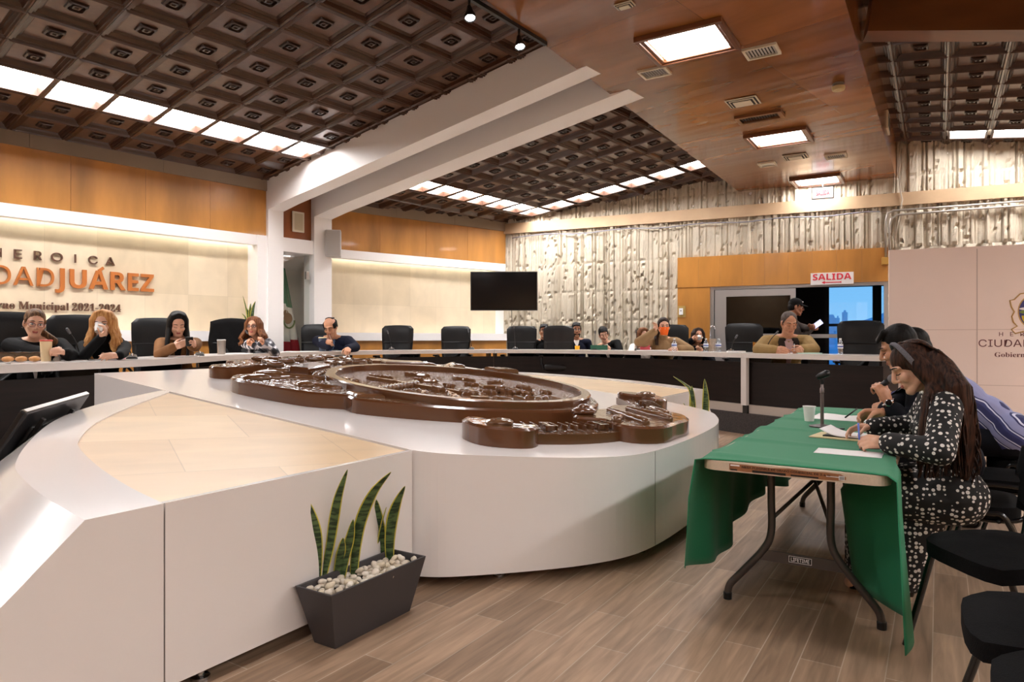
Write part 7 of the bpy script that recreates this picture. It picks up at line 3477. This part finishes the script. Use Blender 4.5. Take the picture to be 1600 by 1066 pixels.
# white pebbles
peb = []
r = np.random.default_rng(12)
for k in range(5):
    bm = bmesh.new()
    bmesh.ops.create_icosphere(bm, subdivisions=2, radius=1)
    for v in bm.verts:
        d_ = 1 + .12 * math.sin(v.co.x * 3 + k) + .1 * math.sin(v.co.y * 4 + 2 * k)
        v.co = Vector((v.co.x * .021 * d_, v.co.y * .016 * d_, v.co.z * .0125 * d_))
    bb = MB()
    bb.from_bm(bm)
    peb.append(bb.mesh('pebble', mat('white_pebble', rgb((214, 206, 224, 196, 210)[k], (202, 194, 214, 182, 196)[k], (186, 176, 200, 162, 172)[k]), .6, noise=(60, .08)), True))
cnt = 0
eu, ev = uv(1, 0), uv(0, 1)
for i in range(15):
    for j in range(5):
        a, c = -.255 + .51 * i / 14 + r.uniform(-.012, .012), -.07 + .14 * j / 4 + r.uniform(-.012, .012)
        for lvl in range(1 + (r.random() < .35)):
            o = bpy.data.objects.new('pebble', peb[int(r.integers(0, 5))])
            COL.objects.link(o)
            o.location = uv(PU, PV, PH - .033 + .017 * lvl + r.uniform(0, .004)) + eu * a + ev * c
            o.rotation_euler = (r.uniform(-.4, .4), r.uniform(-.4, .4), r.uniform(0, 6.28))
            s_ = r.uniform(.75, 1.15)
            o.scale = (s_, s_, s_)
            tag(o, 'white pebble among many in the graphite planter in front', 'pebble', 'white pebbles in the planter')

# planter on the far side
planter(6.75, -2.30 + .13, 'graphite planter behind the platform, only its leaves showing')
base = uv(6.75, -2.17, .205)
pt = thing('snake_plant', 'variegated snake plant behind the rounded platform, before the dark desk panel', 'plant', base)


def far_leaf(bx, by, pts, w, yaw):
    D_ = base.y - .12
    P_ = [px(x, y, D_) - base for x, y in pts]
    b0 = px(bx, by, D_) - base
    b0.z = -.005
    blade([b0] + P_, w, pt, yaw)


for bx, pts, w, yaw in ((1086, [(1084, 650), (1080, 612), (1070, 600), (1052, 588)], .026, 20), (1084, [(1083, 650), (1082, 622), (1081, 603)], .036, 0), (1089, [(1088, 655), (1086, 640), (1082, 626)], .026, 30),
                        (1098, [(1098, 650), (1099, 625), (1100, 608)], .02, 60), (1103, [(1103, 650), (1103, 618), (1101, 592)], .038, 0), (1079, [(1078, 650), (1074, 640), (1068, 630)], .018, 20)):
    far_leaf(bx, 690, pts, w, yaw)
# plant on the ledge behind the person in plaid
lp = W1(s_at(387, ND + .1), ND + .16, Z_LEDGE1)
t = thing('ledge_planter', 'small dark planter on the white ledge behind the person in plaid', 'planter', lp)
bb = MB()
bb.lathe([(.06, 0), (.09, .1), (.08, .1), (.075, .06)], (0, 0, 0), 16)
bb.build('planter_body', m_planter, t, smooth=40)
pt = thing('snake_plant', 'snake plant rising from the ledge beside the white return wall', 'plant', lp + V(0, 0, .09))
for tip, w, yaw in (((-.10, -.02, .48), .012, 0), ((-.04, 0, .28), .03, 0), ((.02, 0, .36), .035, 20), ((.10, 0, .40), .035, 0), ((-.13, .02, .2), .03, 30)):
    tp = V(*tip)
    blade([V(tip[0] * .2, 0, -.03), tp * .5 + V(0, 0, .03), tp], w, pt, yaw + 40)

# ================================================================== television, flag, speakers
tvc = px(787.5, 455, 13.6)
t = thing('television', 'large black flat television angled across the corner', 'television', tvc)
fd_ = Vector((-.02, -1, 0)).normalized()
ex = Vector((1, -.02, 0)).normalized()
bb = MB()
bb.box((0, 0, 0), ex, fd_, UP, 1.335, .05, .775)
bb.build('casing', m_black, t, bevel=.006)
bb = MB()
bb.box(fd_ * .0262, ex, fd_, UP, 1.30, .002, .735)
bb.build('screen', m_black_gloss, t)
bb = MB()
bb.box(-fd_ * .06, ex, fd_, UP, .4, .07, .4)
bb.box(-fd_ * .4 + V(0, 0, 0), fd_, ex, UP, .7, .06, .08)
bb.box(-fd_ * .75, ex, fd_, UP, .2, .04, .3)
bb.build('wall_arm', m_black, t)
bb = MB()
bb.tube([V(.15, .06, -.38), V(.16, .1, -.6), V(.14, .4, -1.0), V(.2, .5, -1.2)], .007, 6)
bb.build('cable', m_black, t, smooth=True)

# Mexican flag on its pole in the alcove
fl0 = W1(S_C1b + .25, -.44, DAIS)
t = thing('flag', 'Mexican flag hanging from a pole in the alcove between the white columns', 'flag', fl0)
bb = MB()
bb.tube([(-.03, .0, 0), (-.03, 0, 2.35)], .014, 10)
bb.lathe([(.15, 0), (.15, .03), (.03, .05), (.016, .1)], (-.03, 0, 0), 18)
bb.lathe([(0, 2.35), (.025, 2.38), (.018, 2.42), (0, 2.5)], (-.03, 0, 0), 10)
bb.build('pole', m_wood_rosette, t, smooth=40)
m_fg, m_fw, m_fr = mat('flag_green', rgb(20, 104, 66), .7), mat('flag_white', rgb(232, 226, 216), .7), mat('flag_red', rgb(176, 30, 40), .7)
bands = MB()
ez1 = 2.30
rows = []
nr, nc = 40, 14
for i in range(nr + 1):
    f = i / nr
    row = []
    for j in range(nc + 1):
        g = j / nc
        wd = .10 + .34 * min(1, f * 1.15)
        x = -.03 + wd * g
        y = .035 * math.sin(g * 16 + f * 1.5) * (.4 + f)
        z = ez1 - 1.78 * f - .10 * g * (1 - f)
        row.append(E1 * x + N1 * (y + .02) + Vector((0, 0, z)))
    rows.append(row)
vs = [tuple(q) for r_ in rows for q in r_]
nj = nc + 1
for i in range(nr):
    for j in range(nc):
        f, g = (i + .5) / nr, (j + .5) / nc
        k = f - .09 * (g - .5)
        mi = 0 if k < .42 - .06 * g else (1 if k < .80 - .16 * g + .02 else 2)
        bands.add(vs, [(i * nj + j, i * nj + j + 1, (i + 1) * nj + j + 1, (i + 1) * nj + j)], mi)
me = bands.mesh('flag_cloth', [m_fg, m_fw, m_fr], True)
bm = bmesh.new()
bm.from_mesh(me)
bmesh.ops.remove_doubles(bm, verts=bm.verts, dist=1e-5)
bm.to_mesh(me)
bm.free()
o = bpy.data.objects.new('flag_cloth', me)
COL.objects.link(o)
o.parent = t
o.modifiers.new('t', 'SOLIDIFY').thickness = .004


def flag_pt(g, f, off=.012):
    wd = .10 + .34 * min(1, f * 1.15)
    return E1 * (-.03 + wd * g) + N1 * (.035 * math.sin(g * 16 + f * 1.5) * (.4 + f) + .02 + off) + Vector((0, 0, ez1 - 1.78 * f - .10 * g * (1 - f)))


bb = MB()
for (g, f, rr, n_) in ((.42, .52, .085, 14), (.36, .47, .05, 10), (.55, .50, .045, 10)):
    c = flag_pt(g, f)
    bb.add([tuple(c + E1 * (rr * math.cos(a)) + Vector((0, 0, rr * 1.15 * math.sin(a))) + N1 * .012) for a in [2 * math.pi * k / n_ for k in range(n_)]], [list(range(n_))])
o = bb.build('flag_eagle', mat('eagle_brown', rgb(120, 78, 36), .7), t)
bb = MB()
for k in range(15):
    a = math.radians(180 + 180 * k / 14)
    c = flag_pt(.45, .545) + E1 * (.10 * math.cos(a)) + Vector((0, 0, .12 * math.sin(a))) + N1 * .026
    bb.ell(c, (.018, .006, .014), None, 8, 6)
bb.build('flag_wreath', mat('wreath_green', rgb(96, 124, 60), .7), t)

# glass leaf of the alcove with a steel hinge
sd = S_C2 - .035
t = thing('glass_leaf', 'frameless glass door leaf with steel hinge between the white columns', 'door', W1(sd - .3, -.03, DAIS))
bb = MB()
bb.box(W1((S_C1b + sd) / 2, -.02, 1.5) - t.location, E1, N1, UP, sd - S_C1b - .02, .01, 2.4)
bb.build('pane', glass_mat('alcove_glass', (.95, .97, .96, 1), .93), t)
bb = MB()
bb.box(W1(sd - .05, -.02, 2.36) - t.location, E1, N1, UP, .06, .045, .13)
bb.build('hinge', m_steel, t, bevel=.004)

# loudspeakers on column and panel
sp_ = W1(s_at(521, .12), .16, 2.95)
c_ = px(521, 381, sp_.y)
t = thing('wall_speaker', 'pale grey box loudspeaker on the second white column', 'speaker', c_)
ex, ey = hd(78), hd(168)
bb = MB()
bb.box((0, 0, 0), ex, ey, UP, .26, .2, .46)
bb.build('cabinet', mat('speaker_grey', rgb(206, 202, 198), .5), t, bevel=.015)
bb = MB()
bb.box(ey * .102, ex, ey, UP, .235, .006, .43)
bb.build('grille', mat('speaker_grille', rgb(192, 188, 184), .7, bump=(300, .4)), t, bevel=.004)
c_ = W1((S_C1b + S_C2) / 2 + .02, .02 - .03, 3.24)
t = thing('panel_speaker', 'small cream louvred speaker on the red-brown panel between the columns', 'speaker', c_)
bb = MB()
bb.box(V(0, 0, 0) + N1 * .01, E1, N1, UP, .22, .03, .34)
bb.build('frame', m_offwhite, t, bevel=.005)
bb = MB()
bb.box(N1 * .027, E1, N1, UP, .16, .006, .28)
bb.build('grille', mat('speaker_cloth', rgb(204, 190, 160), .8, bump=(200, .5)), t)

# ================================================================== track and spot lamps
a, c = pz(748, 2, Z_SOF), pz(848, 63, Z_SOF)
ua, va = to_uv(a)
t = thing('lighting_track', 'black lighting track along the left edge of the wooden soffit', 'track', a)
bb = MB()
d_ = (c - a).normalized()
bb.box((c - a) / 2 + d_ * -.4 + V(0, 0, -.018), d_, Vector((-d_.y, d_.x, 0)), UP, (c - a).length + .9, .034, .034)
bb.build('rail', m_black, t)
for (x0, y0), (x1, y1), lab in (((738, 8), (738, 30), 'lit spot lamp on the track, left of the two'), ((810, 38), (811, 76), 'lit spot lamp on the track, right of the two')):
    p0 = pz(811, 40, Z_SOF) if x0 == 810 else a - d_ * .12
    p0 = p0 + V(0, 0, -.035)
    D_ = p0.y
    hx = px(x1, y1, D_)
    t = thing('spot_lamp', lab, 'lamp', p0, 0, 'spot lamps on the track')
    q = hx - p0
    bb = MB()
    bb.tube([(0, 0, 0), (0, 0, q.z * .45)], .012, 10)
    bb.build('stem', m_black, t, smooth=True)
    bb = MB()
    ax = V(0, 0, 1).rotation_difference(V(.1, -.3, -1).normalized()).to_matrix()
    bb.lathe([(.018, -.02), (.03, .03), (.046, .07), (.05, .10), (.044, .10), (.03, .085)], (0, 0, q.z * .45), 18, 0, ax)
    bb.build('lamp_head', m_black, t, smooth=40)
    bb = MB()
    bb.lathe([(.042, .092), (.02, .098), (0, .099)], (0, 0, q.z * .45), 18, 0, ax)
    bb.build('bulb', m_led, t, smooth=True)

# ================================================================== grilles, detector and signs under the soffit
m_dark_in = mat('grille_dark', rgb(40, 34, 30), .7)


def grille(x, y, su, sv, label, kind=0, rot=0):
    p = pz(x, y, Z_SOF)
    t = thing('air_grille', label, 'air vent', p, 0, 'air vents in the wooden soffit')
    eu, ev, dn = uv(1, 0), uv(0, 1), Vector((0, 0, -1))
    fm = m_offwhite if kind < 2 else m_wood_beam
    if kind == 1:      # stepped square diffuser
        for k, (f, z) in enumerate(((1, .012), (.78, .022), (.56, .032))):
            bb = MB()
            bb.box(dn * z, eu, ev, UP, su * f, sv * f, .012)
            bb.build('diffuser_step', m_offwhite, t, bevel=.004)
            if k < 2:
                bb = MB()
                bb.box(dn * (z + .0065), eu, ev, UP, su * f * .9, sv * f * .9, .002)
                bb.build('dark_gap', m_dark_in, t)
        return
    fr = .025 if kind == 0 else .05
    bb = MB()
    for a_, c_, la, lc in ((1, 0, fr, sv), (-1, 0, fr, sv), (0, 1, su - fr * 2, fr), (0, -1, su - fr * 2, fr)):
        bb.box(dn * .012 + eu * (a_ * (su - fr) / 2) + ev * (c_ * (sv - fr) / 2), eu, ev, UP, la, lc, .024 if kind < 2 else .05)
    bb.build('frame', fm, t)
    bb = MB()
    bb.box(dn * .002, eu, ev, UP, su - fr, sv - fr, .003)
    bb.build('throat', m_dark_in, t)
    n_ = 9 if kind == 0 else 14
    for k in range(n_):
        bb = MB()
        q = -.5 + (k + .5) / n_
        bb.box(dn * .012 + ev * (q * (sv - fr * 2)), eu, (ev + UP * .8).normalized(), (UP - ev * .8).normalized(), su - fr * 2, .016, .0025)
        bb.build('louvre', m_alu if kind == 0 else m_leg, t)


grille(1023, 112, .24, .30, 'small cream grille left of the nearest soffit light')
grille(1190, 79, .27, .32, 'small cream grille right of the nearest soffit light')
grille(1161, 158, .30, .36, 'square stepped cream diffuser beyond the nearest soffit light', 1)
grille(1187, 181, .30, .56, 'wide dark return grille in a wooden frame beside the middle soffit light', 2)
grille(1243, 244, .30, .34, 'square stepped cream diffuser beyond the middle soffit light', 1)
grille(1199, 256, .26, .26, 'small dark grille at the far left of the soffit')
grille(1306, 243, .26, .30, 'small dark grille at the far right of the soffit')
grille(976, 6, .10, .16, 'little cream plate at the top edge of the picture on the soffit', 1)
p = pz(1310, 130, Z_SOF)
t = thing('smoke_detector', 'round cream smoke detector on the wooden soffit', 'detector', p)
bb = MB()
bb.lathe([(0, -.085), (.06, -.08), (.07, -.06), (.07, -.04), (.05, -.035)], (0, 0, 0), 20)
bb.build('detector_head', mat('aged_cream', rgb(206, 186, 140), .5), t, smooth=40)
bb = MB()
bb.lathe([(.05, -.036), (.06, -.01), (.055, 0)], (0, 0, 0), 20)
bb.build('detector_base', mat('detector_grey', rgb(120, 110, 100), .5), t, smooth=40)
p = pz(1365, 205, Z_SOF)
# grille on the side of the soffit
q = uv(11.4, V1 + .09, 4.45)
t = thing('side_grille', 'narrow cream grille on the right side face of the soffit', 'air vent', q)
bb = MB()
bb.box((0, 0, 0), uv(1, 0), uv(0, 1), UP, .42, .03, .26)
bb.build('frame', m_offwhite, t)
bb = MB()
bb.box(uv(0, 1) * .016, uv(1, 0), uv(0, 1), UP, .34, .006, .19)
bb.build('throat', m_dark_in, t)

# hanging exit sign
m_signw = mat('sign_white', rgb(196, 190, 190), .6)
m_signr = mat('sign_red', rgb(216, 40, 60), .5)
m_signp = mat('sign_pale_red', rgb(206, 70, 86), .6)
c_ = px(1285.5, 301.5, 12.0)
t = thing('exit_sign', 'white hanging exit sign with pale red SALIDA under the soffit', 'sign', c_)
ex, fd_ = EF, NF
bb = MB()
bb.box((0, 0, 0), ex, fd_, UP, .335, .03, .195)
bb.build('sign_box', m_signw, t)
bb = MB()
for a_, c2, la, lc in ((1, 0, .012, .21), (-1, 0, .012, .21), (0, 1, .335, .012), (0, -1, .335, .012)):
    bb.box(ex * (a_ * .172) + UP * (c2 * .101), ex, fd_, UP, la, .034, lc)
bb.build('sign_rim', m_black, t)
bb = MB()
bb.box(UP * .16, ex, fd_, UP, .02, .02, .12)
bb.build('hanger', m_alu, t)
place_text('sign_lettering', sansb('SALIDA'), -ex * .105 - UP * .045 + fd_ * .0152, ex, UP, .21, .09, .003, m_signp, t, SERIF)

# exit sign board over the door
c_ = px(1300, 435, 12.35) + NF * .0
tt_ = 6.45
c_ = WF(tt_, .068, 0)
a_ = (1300 - CX) / FPX
tt_ = (15.1 * a_ + .14) / (.906 + .424 * a_)
c_ = WF(tt_, .070, 0)
c_.z = CAMH - (435.3 - YH) * c_.y / FPX
t = thing('exit_board', 'white board with red SALIDA and arrow above the glass door', 'sign', c_)
bb = MB()
bb.box((0, 0, 0), EF, NF, UP, .70, .012, .215)
bb.build('board', mat('sign_board', rgb(236, 230, 228), .4), t)
place_text('board_lettering', sansb('SALIDA'), -EF * .315 - UP * .025 + NF * .0065, EF, UP, .63, .115, .003, m_signr, t, SERIF)
bb = MB()
o_ = NF * .0075 - UP * .068
bb.add([tuple(o_ - EF * .17), tuple(o_ - EF * .115 + UP * .028), tuple(o_ - EF * .115 + UP * .009), tuple(o_ + EF * .13 + UP * .009), tuple(o_ + EF * .16 + UP * .02), tuple(o_ + EF * .15), tuple(o_ + EF * .16 - UP * .02), tuple(o_ + EF * .13 - UP * .009), tuple(o_ - EF * .115 - UP * .009), tuple(o_ - EF * .115 - UP * .028)], [list(range(10))])
bb.build('arrow', m_signr, t)

# switch plate on the wood jamb
c_ = WF(3.86, .055, 0)
c_.z = CAMH - (487 - YH) * c_.y / FPX
t = thing('switch_plate', 'white switch on a brass plate on the wood jamb', 'switch', c_)
bb = MB()
bb.box((0, 0, 0), EF, NF, UP, .15, .012, .22)
bb.build('plate', mat('aged_brass', rgb(190, 160, 96), .4, metal=.4), t)
bb = MB()
bb.box(NF * .012 - EF * .01, EF, NF, UP, .075, .02, .13)
bb.build('switch', m_cap, t, bevel=.004)
bb = MB()
bb.box(NF * .023 - EF * .01 + UP * .015, EF, NF, UP, .02, .004, .02)
bb.build('sensor', m_black, t)

# conduits and cables on the ribbed wall
def wf_px(x, y, off):
    a_ = (x - CX) / FPX
    k = (15.1 + NF.y * off)
    tt = (k * a_ + .14 - NF.x * off) / (EF.x - EF.y * a_)
    p_ = WF(tt, off, 0)
    p_.z = CAMH - (y - YH) * p_.y / FPX
    return p_


m_conduit = mat('galvanised_conduit', rgb(176, 170, 162), .35, metal=.6)
for k, (dx, yy) in enumerate(((0, 0), (6, 7))):
    pts = [wf_px(1384 + dx, 402, .075), wf_px(1384 + dx, 345 + yy, .075), wf_px(1387 + dx, 334 + yy, .075), wf_px(1396 + dx, 329 + yy, .075), wf_px(1500, 322 + yy * .9, .075), wf_px(1640, 311 + yy, .075)]
    bb = MB()
    bb.tube(pts, .018, 8)
    o = bb.build('conduit', m_conduit, smooth=True)
    tag(o, ['upper steel conduit bending down beside the door header', 'lower steel conduit bending down beside the door header'][k], 'conduit', 'conduits on the ribbed wall')
c_ = wf_px(1384, 408, .10)
bb = MB()
bb.box((0, 0, 0), EF, NF, UP, .13, .07, .13)
o = bb.build('junction_box', mat('ochre_box', rgb(186, 138, 58), .5), loc=tuple(c_), bevel=.006)
tag(o, 'ochre junction box at the foot of the two conduits', 'junction box')
bb = MB()
bb.tube([wf_px(x, 371 + (330 - 371) * (x - 800) / 590 + 1.5 * math.sin(x * .05), .045) for x in range(800, 1395, 25)], .012, 6)
o = bb.build('cable', mat('grey_cable', rgb(134, 132, 142), .6), smooth=True)
tag(o, 'grey cable running below the tan beam along the ribbed wall', 'cable')
bb = MB()
bb.tube([wf_px(1406, 215, .06), wf_px(1405, 270, .06), wf_px(1407, 300, .08), wf_px(1410, 312, .08), wf_px(1404, 345, .06), wf_px(1398, 375, .06)], .012, 6)
o = bb.build('cable', mat('pale_cable', rgb(190, 178, 160), .6), smooth=True)
tag(o, 'pale cable hanging down from the soffit corner over the tan beam', 'cable')

# ================================================================== printed backdrop on the right
BP = px(1389, 391, 9.0)
BE = Vector((.923, -.383, 0)).normalized()
BN = Vector((-.383, -.923, 0)).normalized()
m_banner = mat('banner_fabric', rgb(240, 220, 210), .75, noise=(1.2, .03))
m_print_m = mat('maroon_print', rgb(112, 66, 66), .7)
bd = thing('backdrop', 'pale pink printed backdrop with city crest and lettering at the right edge', 'backdrop', (BP.x, BP.y, 0))


def B_(t_, z, off=0.0):
    return BE * t_ + BN * off + Vector((0, 0, z))


BW, BH = 3.08, BP.z
bb = MB()
bb.box(B_(BW / 2, BH / 2 + .01, -.02), BE, BN, UP, BW, .04, BH - .02)
bb.build('fabric', m_banner, bd, bevel=.004)
bb = MB()
for t_ in (.98, 2.1):
    bb = MB()
    bb.box(B_(t_, BH / 2, .0006), BE, BN, UP, .012, .0015, BH - .06)
    bb.build('fold_line', mat('fold_shade', rgb(196, 174, 164), .75), bd)
for z_ in (1.40, .7):
    bb = MB()
    bb.box(B_(BW / 2, z_, .0006), BE, BN, UP, BW - .02, .0015, .006)
    bb.build('fold_line', mat('fold_shade_level', rgb(204, 180, 170), .75), bd)
for t_ in (.25, BW - .25):
    bb = MB()
    bb.box(B_(t_, .01, 0), BE, BN, UP, .06, .5, .02)
    bb.build('stand_foot', m_alu, bd)


def bpx(x, y):
    a_ = (x - CX) / FPX
    t_ = (a_ * BP.y - BP.x) / (BE.x - a_ * BE.y)
    d_ = BP.y + BE.y * t_
    return t_, CAMH - (y - YH) * d_ / FPX


t0, z0 = bpx(1529, 542)
_, z1 = bpx(1529, 530)
tc_ = 1.56
place_text('backdrop_city_name', 'CIUDAD JUÁREZ', B_(t0, z0, .0018), BE, UP, 2 * (tc_ - t0), z1 - z0 + .02, .001, m_print_m, bd, SANS, 0)
t0, z0 = bpx(1561, 525.5)
_, z1 = bpx(1561, 519)
place_text('backdrop_top_word', 'HEROICA', B_(t0, z0, .0018), BE, UP, 2 * (tc_ - t0), z1 - z0, .001, m_print_m, bd, SANS, 0, 2.2)
t0, z0 = bpx(1554, 560)
place_text('backdrop_subtitle', serif('Gobierno Municipal'), B_(t0, z0, .0018), BE, UP, 2 * (tc_ - t0), .075, .001, m_print_m, bd, SERIF, 0)
m_gold = mat('crest_gold', rgb(196, 156, 92), .6)
m_cblue = mat('crest_blue', rgb(62, 58, 116), .6)
m_cyel = mat('crest_yellow', rgb(214, 184, 40), .6)
m_cgrn = mat('crest_green', rgb(112, 130, 50), .6)
m_cmar = mat('crest_maroon', rgb(120, 48, 52), .6)
zc = bpx(1600, 487)[1]


def disc(name, t_, z, ra, rb, m, off, a0=0, a1=360, n=32):
    bb = MB()
    bb.add([tuple(B_(t_ + ra * math.cos(a_), z + rb * math.sin(a_), off)) for a_ in [math.radians(a0 + (a1 - a0) * k / (n - 1)) for k in range(n)]], [list(range(n))])
    bb.build(name, m, bd)


disc('crest_rim', tc_, zc, .155, .205, m_gold, .0016)
disc('crest_field', tc_, zc, .142, .19, m_cblue, .0022)
disc('crest_snow', tc_ - .03, zc + .035, .11, .02, m_paper, .0026)
disc('crest_land', tc_, zc - .005, .137, .03, m_cgrn, .0028)
disc('crest_sun', tc_ - .01, zc + .115, .035, .035, m_paper, .0028)
disc('crest_scene', tc_, zc - .05, .115, .13, m_cyel, .0027, 180, 360)
disc('crest_bridge', tc_ - .02, zc - .07, .05, .04, m_cmar, .003)
disc('crest_top', tc_, zc + .285, .06, .05, m_cmar, .002)
bb = MB()
for g in (-1, 1):
    bb.tube([B_(tc_ + g * a_, zc + c2, .004) for a_, c2 in ((.05, .235), (.13, .22), (.19, .15), (.235, .14), (.22, .06), (.19, .0), (.215, -.06), (.2, -.13), (.16, -.18), (.22, -.22), (.18, -.27), (.08, -.24), (0, -.25))], .008, 6)
bb.build('crest_ribbon', m_gold, bd, smooth=True)

# ================================================================== tilted monitor on the left
A, B2 = px(37, 643, 3.3), px(137, 614, 3.9)
lo1 = V(-2.62, 3.18, .52)
e1 = (B2 - A).normalized()
dn = (lo1 - A)
dn = (dn - e1 * dn.dot(e1)).normalized()
nn = e1.cross(dn).normalized()
if nn.x < 0:
    nn = -nn
W_, Hh = (B2 - A).length, .46
c0 = A + e1 * W_ / 2 + dn * Hh / 2
t = thing('floor_monitor', 'black monitor leaning on a floor stand beside the platform, its back to the camera', 'monitor', (c0.x, c0.y, 0))
L0 = V(c0.x, c0.y, 0)
bb = MB()
bb.box(c0 - L0, e1, dn, nn, W_, Hh, .035)
bb.build('casing', mat('monitor_black', rgb(26, 25, 27), .28), t, bevel=.01)
bb = MB()
bb.box(c0 - L0 + nn * .025, e1, dn, nn, W_ * .6, Hh * .55, .03)
bb.build('rear_hump', m_black, t, bevel=.012)
for g in (-.16, .12):
    bb = MB()
    bb.box(c0 - L0 + nn * .045 + e1 * g, e1, dn, nn, .022, Hh * .8, .02)
    bb.build('bracket', m_black, t)
bb = MB()
bb.box(c0 - L0 - nn * .0185, e1, dn, nn, W_ * .94, Hh * .9, .002)
bb.build('screen', m_black_gloss, t)
bb = MB()
bb.box(A + e1 * W_ / 2 - L0 + nn * .002 - dn * .002, e1, dn, nn, W_ * .98, .006, .02)  # bright strip stands in for the highlight on the upper edge
bb.build('edge_highlight', m_steel, t)
bb = MB()
bb.tube([(0, 0, .02), c0 - L0 + nn * .03], .025, 10)
bb.box((0, 0, .012), (1, 0, 0), (0, 1, 0), UP, .4, .4, .024)
bb.build('floor_stand', m_black, t)
